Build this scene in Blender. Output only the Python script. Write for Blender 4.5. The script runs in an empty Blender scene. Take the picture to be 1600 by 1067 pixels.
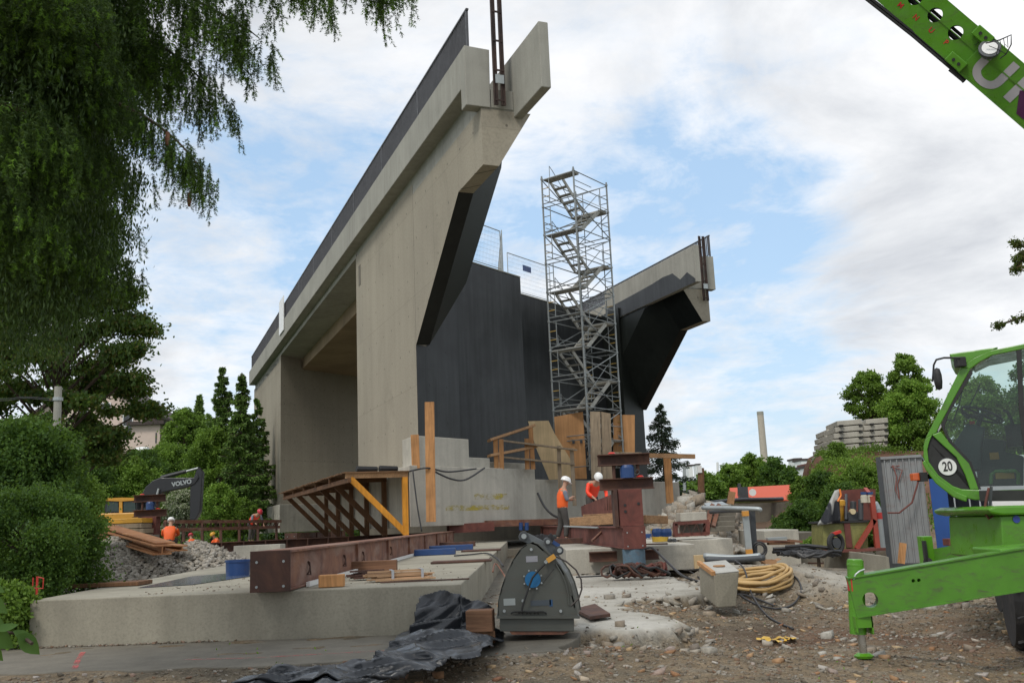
import bpy, bmesh, math, random
import numpy as np
from mathutils import Vector, Matrix, noise
R = math.radians
rnd = random.Random(7)
sc = bpy.context.scene
col = sc.collection

# ------------------------------------------------------------------ camera (metres, z up; eye 1.5 m above the lower yard)
EYE = Vector((0, 0, 1.5))
FPX = 1500.0
PITCH = math.atan(283/1500)
ROLL = R(2.45)
cd = bpy.data.cameras.new('camera')
cam = bpy.data.objects.new('camera', cd)
col.objects.link(cam)
cd.sensor_width = 36; cd.lens = 36*FPX/1600; cd.clip_end = 9000; cd.clip_start = 0.05
fw = Vector((0, math.cos(PITCH), math.sin(PITCH)))
r0 = Vector((1, 0, 0)); u0 = Vector((0, -math.sin(PITCH), math.cos(PITCH)))
rt = r0*math.cos(ROLL) - u0*math.sin(ROLL)
up = u0*math.cos(ROLL) + r0*math.sin(ROLL)
m = Matrix((rt, up, -fw)).transposed().to_4x4(); m.translation = EYE
cam.matrix_world = m
sc.camera = cam

def ray(x, y): return fw + rt*((x-800)/FPX) - up*((y-533.5)/FPX)
def at(x, y, Y):            # survey point seen at (x, y) of the photo, Y metres ahead
    d = ray(x, y); return EYE + d*(Y/d.y)
def atz(x, y, z):           # same, on the level z
    d = ray(x, y); return EYE + d*((z-1.5)/d.z)

# ------------------------------------------------------------------ mesh builder
XF = {}
class MB:
    def __init__(s): s.v = []; s.f = []
    def add(s, vs, fs):
        b = len(s.v); s.v += [tuple(q) for q in vs]; s.f += [tuple(b+i for i in q) for q in fs]; return s
    def boxb(s, x0, x1, y0, y1, z0, z1):
        return s.add([(x0,y0,z0),(x1,y0,z0),(x1,y1,z0),(x0,y1,z0),(x0,y0,z1),(x1,y0,z1),(x1,y1,z1),(x0,y1,z1)],
                     [(0,3,2,1),(4,5,6,7),(0,1,5,4),(1,2,6,5),(2,3,7,6),(3,0,4,7)])
    def box(s, c, d, rz=0, tilt=None):
        M = Matrix.Rotation(rz, 3, 'Z')
        if tilt: M = M @ Matrix.Rotation(tilt[0], 3, 'X') @ Matrix.Rotation(tilt[1], 3, 'Y')
        c = Vector(c); vs = []
        for z in (-.5, .5):
            for x, y in ((-.5,-.5),(.5,-.5),(.5,.5),(-.5,.5)):
                vs.append(c + M @ Vector((x*d[0], y*d[1], z*d[2])))
        return s.add(vs, [(0,3,2,1),(4,5,6,7),(0,1,5,4),(1,2,6,5),(2,3,7,6),(3,0,4,7)])
    def bar(s, a, b, w, h, upv=(0,0,1)):      # rectangular bar a->b, w sideways, h along up
        a = Vector(a); b = Vector(b); d = (b-a).normalized(); U = Vector(upv)
        if abs(d.dot(U)) > .98: U = Vector((0,1,0))
        sd = d.cross(U).normalized(); U = sd.cross(d).normalized(); vs = []
        for p in (a, b):
            for i, j in ((-1,-1),(1,-1),(1,1),(-1,1)): vs.append(p + sd*(i*w/2) + U*(j*h/2))
        return s.add(vs, [(0,1,2,3),(7,6,5,4),(0,4,5,1),(1,5,6,2),(2,6,7,3),(3,7,4,0)])
    def cyl(s, a, b, r, r2=None, n=10):
        a = Vector(a); b = Vector(b); r2 = r if r2 is None else r2
        d = (b-a).normalized(); U = Vector((0,0,1)) if abs(d.z) < .95 else Vector((1,0,0))
        x = d.cross(U).normalized(); y = d.cross(x); vs = []
        for p, q in ((a, r), (b, r2)):
            for i in range(n):
                t = 2*math.pi*i/n; vs.append(p + x*math.cos(t)*q + y*math.sin(t)*q)
        fs = [(i, (i+1) % n, n+(i+1) % n, n+i) for i in range(n)] + [tuple(range(n-1,-1,-1)), tuple(range(n, 2*n))]
        return s.add(vs, fs)
    def tube(s, pts, r, n=6):
        pts = [Vector(p) for p in pts]; vs = []; fs = []; k = len(pts)
        rr = r if isinstance(r, (list, tuple)) else [r]*k
        px = None
        for i, p in enumerate(pts):
            d = (pts[min(i+1, k-1)] - pts[max(i-1, 0)]).normalized()
            if px is None:
                U = Vector((0,0,1)) if abs(d.z) < .9 else Vector((1,0,0)); px = d.cross(U).normalized()
            px = (px - d*px.dot(d))
            px = px.normalized() if px.length > 1e-6 else d.orthogonal().normalized()
            py = d.cross(px)
            for j in range(n):
                t = 2*math.pi*j/n; vs.append(p + px*math.cos(t)*rr[i] + py*math.sin(t)*rr[i])
        for i in range(k-1):
            for j in range(n): fs.append((i*n+j, i*n+(j+1) % n, (i+1)*n+(j+1) % n, (i+1)*n+j))
        fs += [tuple(range(n-1,-1,-1)), tuple(range((k-1)*n, k*n))]
        return s.add(vs, fs)
    def prism(s, pa, pb):                      # two matching rings of points
        n = len(pa)
        return s.add(list(pa)+list(pb), [tuple(range(n-1,-1,-1)), tuple(range(n, 2*n))] + [(i, (i+1) % n, n+(i+1) % n, n+i) for i in range(n)])
    def loft(s, rings, caps=True):
        n = len(rings[0]); vs = [p for r_ in rings for p in r_]; fs = []
        for k in range(len(rings)-1):
            fs += [(k*n+i, k*n+(i+1) % n, (k+1)*n+(i+1) % n, (k+1)*n+i) for i in range(n)]
        if caps: fs += [tuple(range(n-1,-1,-1)), tuple(range((len(rings)-1)*n, len(rings)*n))]
        return s.add(vs, fs)
    def ibeam(s, a, b, w, h, t=.02, upv=(0,0,1)):
        a = Vector(a); b = Vector(b); d = (b-a).normalized(); U = Vector(upv)
        sd = d.cross(U).normalized(); U = sd.cross(d).normalized()
        c = [(-w/2,-h/2),(w/2,-h/2),(w/2,-h/2+t),(t/2,-h/2+t),(t/2,h/2-t),(w/2,h/2-t),(w/2,h/2),(-w/2,h/2),(-w/2,h/2-t),(-t/2,h/2-t),(-t/2,-h/2+t),(-w/2,-h/2+t)]
        return s.prism([a+sd*x+U*y for x, y in c], [b+sd*x+U*y for x, y in c])
    def lathe(s, prof, c=(0,0,0), axis='Z', n=20):   # prof [(r, h)]
        c = Vector(c); rings = []
        for r_, h in prof:
            g = []
            for i in range(n):
                t = 2*math.pi*i/n; x, y = r_*math.cos(t), r_*math.sin(t)
                g.append(c + (Vector((x,y,h)) if axis == 'Z' else Vector((x,h,y)) if axis == 'Y' else Vector((h,x,y))))
            rings.append(g)
        return s.loft(rings)
    def build(s, name, mat, parent=None, bevel=0, smooth=False, world=False, label=None, kind=None):
        me = bpy.data.meshes.new(name)
        vs = s.v
        if world and parent is not None:
            M = XF[parent.name].inverted(); vs = [tuple(M @ Vector(q)) for q in vs]
        me.from_pydata(vs, [], s.f)
        bm = bmesh.new(); bm.from_mesh(me)
        bmesh.ops.recalc_face_normals(bm, faces=bm.faces)
        bm.to_mesh(me); bm.free()
        if smooth: me.shade_smooth()
        mats = mat if isinstance(mat, (list, tuple)) else [mat]
        for q in mats: me.materials.append(q)
        o = bpy.data.objects.new(name, me); col.objects.link(o)
        if parent is not None: o.parent = parent
        if bevel:
            md = o.modifiers.new('bevel', 'BEVEL'); md.width = bevel; md.segments = 2; md.limit_method = 'ANGLE'; md.angle_limit = R(40)
            md.harden_normals = False
        if label: o['label'] = label
        if kind: o['kind'] = kind
        return o

def thing(name, label, cat, loc=(0,0,0), rz=0, group=None):
    o = bpy.data.objects.new(name, None); col.objects.link(o)
    o.empty_display_size = .3
    o.location = loc; o.rotation_euler = (0, 0, rz)
    o['label'] = label; o['category'] = cat
    if group: o['group'] = group
    XF[o.name] = Matrix.Translation(Vector(loc)) @ Matrix.Rotation(rz, 4, 'Z')
    return o
def tag(o, label, cat, group=None):
    o['label'] = label; o['category'] = cat
    if group: o['group'] = group
    return o
def one(name, mb, mat, label, cat, group=None, origin=None, **k):   # single-mesh thing from world coordinates
    if origin is None:
        a = np.array(mb.v); origin = Vector(((a[:,0].min()+a[:,0].max())/2, (a[:,1].min()+a[:,1].max())/2, a[:,2].min()))
    else: origin = Vector(origin)
    mb.v = [tuple(Vector(q)-origin) for q in mb.v]
    o = mb.build(name, mat, None, **k); o.location = origin
    return tag(o, label, cat, group)
def copy_tree(o, parent=None):
    c = o.copy(); col.objects.link(c); c.parent = parent
    for ch in o.children: copy_tree(ch, c)
    return c
def npmesh(name, V, F, mat, parent=None, n=3, smooth=False, kind=None):   # fast mesh, F (k, n)
    me = bpy.data.meshes.new(name)
    V = np.asarray(V, np.float32); F = np.asarray(F, np.int32)
    me.vertices.add(len(V)); me.vertices.foreach_set('co', V.ravel())
    me.loops.add(F.size); me.loops.foreach_set('vertex_index', F.ravel())
    me.polygons.add(len(F)); me.polygons.foreach_set('loop_start', np.arange(0, F.size, n, dtype=np.int32))
    me.update(calc_edges=True)
    if smooth: me.shade_smooth()
    me.materials.append(mat)
    o = bpy.data.objects.new(name, me); col.objects.link(o)
    if parent is not None: o.parent = parent
    if kind: o['kind'] = kind
    return o
def text_mesh(body, size, mat, name, parent, M, extrude=.002, bold=0):   # lettering as thin raised geometry; M places the XY plane
    cu = bpy.data.curves.new('lettering', 'FONT'); cu.body = body; cu.size = size; cu.extrude = extrude
    cu.align_x = 'CENTER'; cu.align_y = 'CENTER'; cu.offset = bold
    o = bpy.data.objects.new('lettering', cu); col.objects.link(o)
    dg = bpy.context.evaluated_depsgraph_get()
    me = bpy.data.meshes.new_from_object(o.evaluated_get(dg))
    bpy.data.objects.remove(o); bpy.data.curves.remove(cu)
    me.transform(M)
    me.materials.clear(); me.materials.append(mat)
    q = bpy.data.objects.new(name, me); col.objects.link(q)
    if parent is not None: q.parent = parent
    return q

# ------------------------------------------------------------------ materials
def newmat(name):
    mt = bpy.data.materials.new(name); mt.use_nodes = True
    nt = mt.node_tree; b = nt.nodes['Principled BSDF']
    return mt, nt, b
def N(nt, t, **k):
    n = nt.nodes.new(t)
    for a, v in k.items(): setattr(n, a, v)
    return n
def noise_(nt, vec, scale, detail=6, rough=.55, dist=0):
    n = N(nt, 'ShaderNodeTexNoise'); n.inputs['Scale'].default_value = scale; n.inputs['Detail'].default_value = detail
    n.inputs['Roughness'].default_value = rough; n.inputs['Distortion'].default_value = dist
    if vec is not None: nt.links.new(vec, n.inputs['Vector'])
    return n
def mapping(nt, vec, scale):
    n = N(nt, 'ShaderNodeMapping'); n.inputs['Scale'].default_value = scale; nt.links.new(vec, n.inputs['Vector']); return n.outputs[0]
def ramp(nt, fac, stops):
    n = N(nt, 'ShaderNodeValToRGB'); e = n.color_ramp.elements
    while len(e) < len(stops): e.new(.5)
    for q, (p, c) in zip(e, stops):
        q.position = p; q.color = (*c, 1) if len(c) == 3 else c
    nt.links.new(fac, n.inputs[0]); return n.outputs[0]
def mixc(nt, fac, a, b, mode='MIX'):
    n = N(nt, 'ShaderNodeMix', data_type='RGBA', blend_type=mode)
    for i, q in ((0, fac), (6, a), (7, b)):
        if hasattr(q, 'links'): nt.links.new(q, n.inputs[i])
        else: n.inputs[i].default_value = (*q, 1) if isinstance(q, tuple) and len(q) == 3 else q
    return n.outputs[2]
def bump(nt, b, h, strength=.3, dist=.01):
    n = N(nt, 'ShaderNodeBump'); n.inputs['Strength'].default_value = strength; n.inputs['Distance'].default_value = dist
    nt.links.new(h, n.inputs['Height']); nt.links.new(n.outputs[0], b.inputs['Normal'])
def g3(c, k): return tuple(min(1, x*k) for x in c)

def concrete(name, c, var=.22, board=1.0, stain=.5, scale=1.0, rough=.85, stainc=None):
    mt, nt, b = newmat(name)
    tc = N(nt, 'ShaderNodeTexCoord').outputs['Object']
    big = noise_(nt, tc, .45*scale, 5, .6, .4)
    c1 = ramp(nt, big.outputs[0], [(.3, g3(c, 1-var)), (.5, c), (.72, g3(c, 1+var*.8))])
    st = noise_(nt, mapping(nt, tc, (2.2*scale, 2.2*scale, .12*scale)), 1.6, 5, .6, .2)
    s1 = ramp(nt, st.outputs[0], [(.35, (1-.3*board,)*3), (.6, (1,1,1)), (.75, (1+.1*board,)*3)])
    c2 = mixc(nt, 1.0, c1, s1, 'MULTIPLY')
    dk = noise_(nt, tc, 1.1*scale, 8, .7, .6)
    d1 = ramp(nt, dk.outputs[0], [(.56, (0,0,0)), (.74, (stain,)*3)])
    c3 = mixc(nt, d1, c2, stainc or g3(c, .45))
    fn = noise_(nt, tc, 38*scale, 4, .7)
    f1 = ramp(nt, fn.outputs[0], [(.32, (.8,)*3), (.5, (1,)*3), (.7, (1.1,)*3)])
    c4 = mixc(nt, .8, c3, f1, 'MULTIPLY')
    nt.links.new(c4, b.inputs['Base Color']); b.inputs['Roughness'].default_value = rough
    b.inputs['Specular IOR Level'].default_value = .3
    bump(nt, b, fn.outputs[0], .25, .006)
    return mt
def paint(name, c, rough=.4, var=.12, metal=0, dirt=.0, dirtc=(.1,.08,.06), scale=1.0, spec=.5):
    mt, nt, b = newmat(name)
    tc = N(nt, 'ShaderNodeTexCoord').outputs['Object']
    n1 = noise_(nt, tc, 2.3*scale, 6, .6)
    cc = ramp(nt, n1.outputs[0], [(.3, g3(c, 1-var)), (.7, g3(c, 1+var))])
    if dirt:
        n2 = noise_(nt, mapping(nt, tc, (3,3,7)), 1.3*scale, 9, .72, .8)
        dm = ramp(nt, n2.outputs[0], [(.52, (0,0,0)), (.7, (dirt,)*3)])
        cc = mixc(nt, dm, cc, dirtc)
    nt.links.new(cc, b.inputs['Base Color'])
    n3 = noise_(nt, tc, 9*scale, 4)
    rr = ramp(nt, n3.outputs[0], [(.3, (max(.05, rough-.1),)*3), (.7, (min(1, rough+.15),)*3)])
    nt.links.new(rr, b.inputs['Roughness'])
    b.inputs['Metallic'].default_value = metal; b.inputs['Specular IOR Level'].default_value = spec
    return mt
def rust(name, c=(.16,.065,.04), c2=(.07,.035,.025), c3=(.27,.13,.07), rough=.8, scale=1.0, fade=None):
    mt, nt, b = newmat(name)
    tc = N(nt, 'ShaderNodeTexCoord').outputs['Object']
    n1 = noise_(nt, tc, 2.2*scale, 9, .68, .7)
    cc = ramp(nt, n1.outputs[0], [(.3, c2), (.48, c), (.68, c3)])
    if fade:
        n2 = noise_(nt, mapping(nt, tc, (1.2,1.2,4)), .9*scale, 6, .6, .5)
        cc = mixc(nt, ramp(nt, n2.outputs[0], [(.48, (0,)*3), (.66, (.75,)*3)]), cc, fade)
    nt.links.new(cc, b.inputs['Base Color']); b.inputs['Roughness'].default_value = rough
    n3 = noise_(nt, tc, 30*scale, 5, .7); bump(nt, b, n3.outputs[0], .3, .004)
    return mt
def wood(name, c, dark=.6, scale=1.0, rough=.75, axis=2):
    mt, nt, b = newmat(name)
    tc = N(nt, 'ShaderNodeTexCoord').outputs['Object']
    s = [22*scale]*3; s[axis] = 1.2*scale
    n1 = noise_(nt, mapping(nt, tc, tuple(s)), 1, 5, .6, .9)
    cc = ramp(nt, n1.outputs[0], [(.3, g3(c, dark)), (.52, c), (.72, g3(c, 1.18))])
    n2 = noise_(nt, tc, 1.7*scale, 5, .6)
    cc = mixc(nt, 1.0, cc, ramp(nt, n2.outputs[0], [(.3, (.75,)*3), (.65, (1.1,)*3)]), 'MULTIPLY')
    oi = N(nt, 'ShaderNodeObjectInfo')
    cc = mixc(nt, .7, cc, ramp(nt, oi.outputs['Random'], [(0, (.78,.74,.7)), (1, (1.12,1.1,1.08))]), 'MULTIPLY')
    nt.links.new(cc, b.inputs['Base Color']); b.inputs['Roughness'].default_value = rough
    b.inputs['Specular IOR Level'].default_value = .25
    bump(nt, b, n1.outputs[0], .15, .003)
    return mt
def leafmat(name, cols, transl=.35, rough=.55, clump=.6):
    mt, nt, b = newmat(name)
    g = N(nt, 'ShaderNodeNewGeometry')
    tc = N(nt, 'ShaderNodeTexCoord').outputs['Object']
    cc = ramp(nt, g.outputs['Random Per Island'], [(i/(len(cols)-1), c) for i, c in enumerate(cols)])
    n1 = noise_(nt, tc, clump, 4, .6)
    cc = mixc(nt, 1.0, cc, ramp(nt, n1.outputs[0], [(.35, (.6,.62,.6)), (.65, (1.3,1.25,1.1))]), 'MULTIPLY')
    nt.links.new(cc, b.inputs['Base Color']); b.inputs['Roughness'].default_value = rough
    b.inputs['Specular IOR Level'].default_value = .25
    tr = N(nt, 'ShaderNodeBsdfTranslucent'); nt.links.new(mixc(nt, .5, cc, (.25,.4,.04), 'MIX'), tr.inputs[0])
    mx = N(nt, 'ShaderNodeMixShader'); mx.inputs[0].default_value = transl
    nt.links.new(b.outputs[0], mx.inputs[1]); nt.links.new(tr.outputs[0], mx.inputs[2])
    nt.links.new(mx.outputs[0], nt.nodes['Material Output'].inputs['Surface'])
    return mt
def glassmat(name, tint=(.75,.85,.82), rough=.02):
    mt, nt, b = newmat(name)
    tr = N(nt, 'ShaderNodeBsdfTransparent'); tr.inputs[0].default_value = (*tint, 1)
    gl = N(nt, 'ShaderNodeBsdfGlossy'); gl.inputs['Roughness'].default_value = rough
    fr = N(nt, 'ShaderNodeFresnel'); fr.inputs[0].default_value = 1.5
    mx = N(nt, 'ShaderNodeMixShader'); nt.links.new(fr.outputs[0], mx.inputs[0])
    nt.links.new(tr.outputs[0], mx.inputs[1]); nt.links.new(gl.outputs[0], mx.inputs[2])
    nt.links.new(mx.outputs[0], nt.nodes['Material Output'].inputs['Surface'])
    return mt

M_CONC = concrete('concrete_wall', (.345,.308,.238), .14, .28, .3, .35)
def formwork(mt, w_, h_, k):
    nt = mt.node_tree; b = nt.nodes['Principled BSDF']; src = b.inputs['Base Color'].links[0].from_socket
    tc = N(nt, 'ShaderNodeTexCoord').outputs['Object']; sp = N(nt, 'ShaderNodeSeparateXYZ'); nt.links.new(tc, sp.inputs[0]); cb = N(nt, 'ShaderNodeCombineXYZ')
    ad = N(nt, 'ShaderNodeMath', operation='ADD'); nt.links.new(sp.outputs[0], ad.inputs[0]); nt.links.new(sp.outputs[1], ad.inputs[1])
    nt.links.new(ad.outputs[0], cb.inputs[0]); nt.links.new(sp.outputs[2], cb.inputs[1])
    br = N(nt, 'ShaderNodeTexBrick'); br.offset = 0; br.inputs['Scale'].default_value = 1; br.inputs['Mortar Size'].default_value = .012; br.inputs['Brick Width'].default_value = w_; br.inputs['Row Height'].default_value = h_
    br.inputs['Color1'].default_value = (1,1,1,1); br.inputs['Color2'].default_value = (.93,.93,.94,1); br.inputs['Mortar'].default_value = (k,k,k,1); nt.links.new(cb.outputs[0], br.inputs['Vector'])
    vo = N(nt, 'ShaderNodeTexVoronoi'); vo.feature = 'F1'; vo.inputs['Randomness'].default_value = 0; vo.inputs['Scale'].default_value = .8; nt.links.new(cb.outputs[0], vo.inputs['Vector'])
    hole = ramp(nt, vo.outputs['Distance'], [(.028, (.35,)*3), (.036, (1,1,1))])
    c = mixc(nt, 1.0, src, br.outputs[0], 'MULTIPLY'); c = mixc(nt, .8, c, hole, 'MULTIPLY'); nt.links.new(c, b.inputs['Base Color'])
formwork(M_CONC, 2.7, 3.1, .8)
M_CONC_P = concrete('concrete_parapet', (.34,.33,.285), .14, .45, .35)
M_CONC_F = concrete('concrete_foundation', (.46,.435,.37), .25, .5, .5)
M_CONC_S = concrete('concrete_slab', (.33,.305,.24), .28, .5, .8)
M_CONC_T = concrete('concrete_pale', (.46,.45,.41), .2, .2, .5)
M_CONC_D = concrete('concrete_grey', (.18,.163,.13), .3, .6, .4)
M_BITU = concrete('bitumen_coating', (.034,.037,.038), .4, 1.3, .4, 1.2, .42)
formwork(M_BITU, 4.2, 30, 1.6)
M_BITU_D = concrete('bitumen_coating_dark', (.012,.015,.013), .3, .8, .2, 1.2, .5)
M_STEEL = paint('galvanised_steel', (.38,.41,.41), .5, .15, .55)
M_STEELD = paint('dark_steel', (.07,.075,.08), .5, .2, .4)
M_MAST = rust('mast_dark', (.05,.032,.027), (.025,.018,.016), (.085,.05,.038))
M_RAIL = paint('railing_paint', (.085,.085,.09), .5, .15, .2)
M_RUST = rust('rusty_beam', fade=(.26,.17,.13))
M_RUSTD = rust('rusty_dark', (.075,.035,.025), (.035,.022,.018), (.13,.06,.035))
M_REDOX = rust('red_oxide', (.135,.042,.032), (.07,.028,.022), (.2,.07,.05))
M_WOOD = wood('timber_orange', (.5,.26,.11), .65)
M_WOODG = wood('timber_grey', (.34,.27,.19), .6)
M_WOODD = wood('timber_dark', (.16,.085,.045), .6)
M_PLY = wood('plywood_orange', (.5,.27,.12), .8, .4)
M_PLYP = wood('plywood_pale', (.62,.47,.27), .85, .4)
M_WOODX = wood('timber_lengthwise', (.42,.25,.13), .6, axis=1)
M_ORANGEW = wood('timber_painted', (.62,.27,.035), .8)
M_BLACK = paint('black_rubber', (.02,.02,.02), .6, .2)
M_HOSEB = paint('black_hose', (.03,.03,.032), .5, .2)
M_WHITE = paint('white_plastic', (.75,.75,.73), .35, .05)
M_BLUE = paint('blue_paint', (.018,.055,.17), .4, .15, 0, .35)
M_GREEN = paint('green_paint', (.085,.265,.012), .33, .1, 0, .5, (.09,.085,.05), spec=.6)
M_GREEND = paint('green_paint_dirty', (.07,.215,.014), .45, .15, 0, .9, (.075,.075,.045), 2.0)
M_ORNG = paint('orange_plastic', (.8,.2,.02), .4, .05)
M_YEL = paint('yellow_paint', (.65,.33,.03), .4, .1, 0, .4)
M_RED = paint('red_paint', (.5,.03,.02), .45, .15)
M_GLASS = glassmat('cab_glass')
# ------------------------------------------------------------------ sky and sun
SUN_EL, SUN_AZ = R(50), R(-150)      # soft sun behind cloud, from behind and left
w = bpy.data.worlds.new('World'); sc.world = w; w.use_nodes = True
nt = w.node_tree; bg = nt.nodes['Background']
sky = N(nt, 'ShaderNodeTexSky', sky_type='NISHITA'); sky.sun_disc = False
sky.sun_elevation = SUN_EL; sky.sun_rotation = SUN_AZ; sky.air_density = 1.2; sky.dust_density = 1.5
tc = N(nt, 'ShaderNodeTexCoord').outputs['Generated']
sep = N(nt, 'ShaderNodeSeparateXYZ'); nt.links.new(tc, sep.inputs[0])
def mth(op, a, b=None, c=None):
    n = N(nt, 'ShaderNodeMath', operation=op)
    for i, q in enumerate((a, b, c)):
        if q is None: continue
        if hasattr(q, 'links'): nt.links.new(q, n.inputs[i])
        else: n.inputs[i].default_value = q
    return n.outputs[0]
zc = mth('ADD', mth('MAXIMUM', sep.outputs[2], 0.0), .22)
cx_ = mth('DIVIDE', sep.outputs[0], zc); cy_ = mth('DIVIDE', sep.outputs[1], zc)
cmb = N(nt, 'ShaderNodeCombineXYZ'); nt.links.new(cx_, cmb.inputs[0]); nt.links.new(cy_, cmb.inputs[1]); nt.links.new(mth('MULTIPLY', sep.outputs[2], 1.5), cmb.inputs[2])
n1 = noise_(nt, cmb.outputs[0], 1.5, 12, .66, .5)
n2 = noise_(nt, cmb.outputs[0], 6.5, 9, .62, .3)
n3 = noise_(nt, cmb.outputs[0], 1.7, 8, .58, .4)
dens = mth('ADD', mth('MULTIPLY', n1.outputs[0], .66), mth('MULTIPLY', n2.outputs[0], .34))
# thinner cloud in a few wide patches of the sky
for (x, y), rad, amt in (((400, 360), .17, .16), ((1170, 235), .13, .18), ((1250, 450), .13, .15), ((800,300), .2, .06), ((1180,620), .07, .08), ((520,230),.12,.07), ((640,60),.16,-.1), ((1400,90),.28,-.06), ((1420,250),.15,-.12), ((1050,60),.2,-.05), ((300,500),.12,-.05), ((1500,350),.2,-.05)):
    d = ray(x, y).normalized()
    dt = N(nt, 'ShaderNodeVectorMath', operation='DISTANCE'); nt.links.new(tc, dt.inputs[0]); dt.inputs[1].default_value = d
    q = mth('DIVIDE', dt.outputs['Value'], rad)
    fall = mth('EXPONENT', mth('MULTIPLY', mth('MULTIPLY', q, q), -1.0))
    dens = mth('SUBTRACT', dens, mth('MULTIPLY', fall, amt))
mask = ramp(nt, dens, [(.35, (.05,)*3), (.43, (.5,)*3), (.50, (.86,)*3), (.57, (1,)*3)])
shade = ramp(nt, mth('ADD', mth('MULTIPLY', n3.outputs[0], .68), mth('MULTIPLY', n1.outputs[0], .32)), [(.36, (10.2,10.2,10.3)), (.47, (8.9,9.0,9.2)), (.54, (7.6,7.8,8.1)), (.64, (5.8,6.05,6.5))])
hz = mth('POWER', mth('SUBTRACT', 1.0, mth('MAXIMUM', sep.outputs[2], 0.0)), 9.0)
skyc = mixc(nt, 1.0, sky.outputs[0], (1.25,1.3,1.35), 'MULTIPLY')
skyc = mixc(nt, .62, skyc, (4.6,6.9,9.6))
c = mixc(nt, mask, skyc, shade)
c = mixc(nt, mth('MULTIPLY', hz, .55), c, (7.8,8.3,8.8))
nt.links.new(c, bg.inputs[0]); bg.inputs[1].default_value = .1
sl = bpy.data.lights.new('sun', 'SUN'); sl.energy = 1.6; sl.angle = R(14); sl.color = (1, .95, .87)
so = bpy.data.objects.new('sun', sl); col.objects.link(so)
so.rotation_euler = (math.pi/2 - SUN_EL, 0, -SUN_AZ + math.pi)
sd = Vector((math.sin(SUN_AZ)*math.cos(SUN_EL), math.cos(SUN_AZ)*math.cos(SUN_EL), math.sin(SUN_EL)))
so.rotation_euler = sd.to_track_quat('Z', 'Y').to_euler(); so.location = sd*50
sc.view_settings.view_transform = 'Standard'; sc.view_settings.look = 'None'; sc.view_settings.exposure = .15; sc.view_settings.gamma = 1
sc.render.engine = 'CYCLES'
sc.cycles.max_bounces = 6; sc.cycles.transparent_max_bounces = 12
# ------------------------------------------------------------------ the bridge (local: x = n across, y = s along, z up)
sc.cycles.use_denoising = True
BO = Vector((-0.99, 25.0, 0)); BR = R(21.3)
bridge = thing('railway_bridge', 'large new grey concrete bridge with black coated abutment standing raised on sliding beams', 'bridge', BO, BR)
NW = 19.5; SOFF = 17.8; K = .654
def mir(p): return (NW - p[0], p[1] + SOFF, p[2])
def wing_rings():
    rings = []
    for s, zb in ((.05, 11.27), (2.3, 11.25), (3.5, 10.38), (5.0, 9.3), (7.4, 7.58)):
        h = min(12.93-zb, 2.25)
        n1_ = .92 + .62*h
        rings.append([(.45,s,zb), (.92,s,zb), (n1_,s,zb+h), (n1_,s,12.93) if zb+h < 12.9 else (n1_,s,12.935), (.45,s,12.935)])
    return rings
# left wing: concrete outside and end, bitumen inside (two meshes meeting edge to edge)
W = wing_rings()
def wing_side(f, tagname):
    b = MB()
    for k in range(len(W)-1):           # outer face + end cap
        b.add([f(W[k][0]), f(W[k+1][0]), f(W[k+1][4]), f(W[k][4])], [(0,1,2,3)])
    b.add([f(p) for p in W[0]], [(0,1,2,3,4)])
    b.add([f(W[0][0]), f(W[0][1]), f(W[1][1]), f(W[1][0])], [(0,1,2,3)])
    b.build('wing_wall', M_CONC, bridge)
    d = MB()
    for k in range(len(W)-1):
        for i in ((0,1) if k else ()) , (1,2), (2,3):
            if i: d.add([f(W[k][i[0]]), f(W[k][i[1]]), f(W[k+1][i[1]]), f(W[k+1][i[0]])], [(0,1,2,3)])
    return d
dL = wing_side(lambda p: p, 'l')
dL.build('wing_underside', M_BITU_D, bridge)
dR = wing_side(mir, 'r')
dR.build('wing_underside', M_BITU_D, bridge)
# piers / side walls behind the wings: outer concrete leaf, black coated end
def plan(poly, z0, z1, mb): 
    return mb.prism([(n, s, z0) for n, s in poly], [(n, s, z1) for n, s in poly])
b = MB(); plan([(.45,7.42),(.452,17.0),(2.0,18.0),(2.0,8.6)], 3.43, 13.3, b); b.build('side_wall', M_CONC, bridge)
e = MB(); e.add([(.45,7.40,3.43),(2.32,8.62,3.43),(2.32,8.62,9.83),(.92,7.7,7.58),(.45,7.40,7.58)], [(0,1,2,3,4)])
e.add([(2.32,8.62,3.43),(2.32,14.6,3.43),(2.32,14.6,12.9),(2.32,8.62,12.9)], [(0,1,2,3)])
e.add([(.92,7.42,7.58),(2.32,8.62,9.83),(2.315,7.4,9.83)], [(0,1,2)])
e.build('coated_wall_end', M_BITU, bridge)
# thicker block of the abutment and the recessed length beyond it
def sline(s0, n): return s0 + K*(n-.45)
b = MB(); plan([(2.0,sline(13,2.0)),(8.85,sline(13,8.85)),(8.85,sline(17,8.85)),(2.0,sline(17,2.0))], 3.3, 13.22, b)
b.build('abutment', M_BITU, bridge, bevel=.03)
b = MB(); plan([(8.85,sline(15.35,8.85)),(17.0,sline(15.35,17.0)),(17.0,sline(18.5,17.0)),(8.85,sline(18.5,8.85))], 3.3, 13.2, b)
b.build('abutment', M_BITU, bridge, bevel=.03)
b = MB()   # pale screed strip along the top of both lengths
b.add([], []); 
for n0, n1_, s0, z in ((2.0,8.85,13,13.224),(8.85,17.0,15.35,13.204)):
    plan([(n0,sline(s0-.02,n0)),(n1_,sline(s0-.02,n1_)),(n1_,sline(s0+.9,n1_)),(n0,sline(s0+.9,n0))], z, z+.05, b)
b.build('screed_strip', M_CONC_P, bridge)
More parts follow.
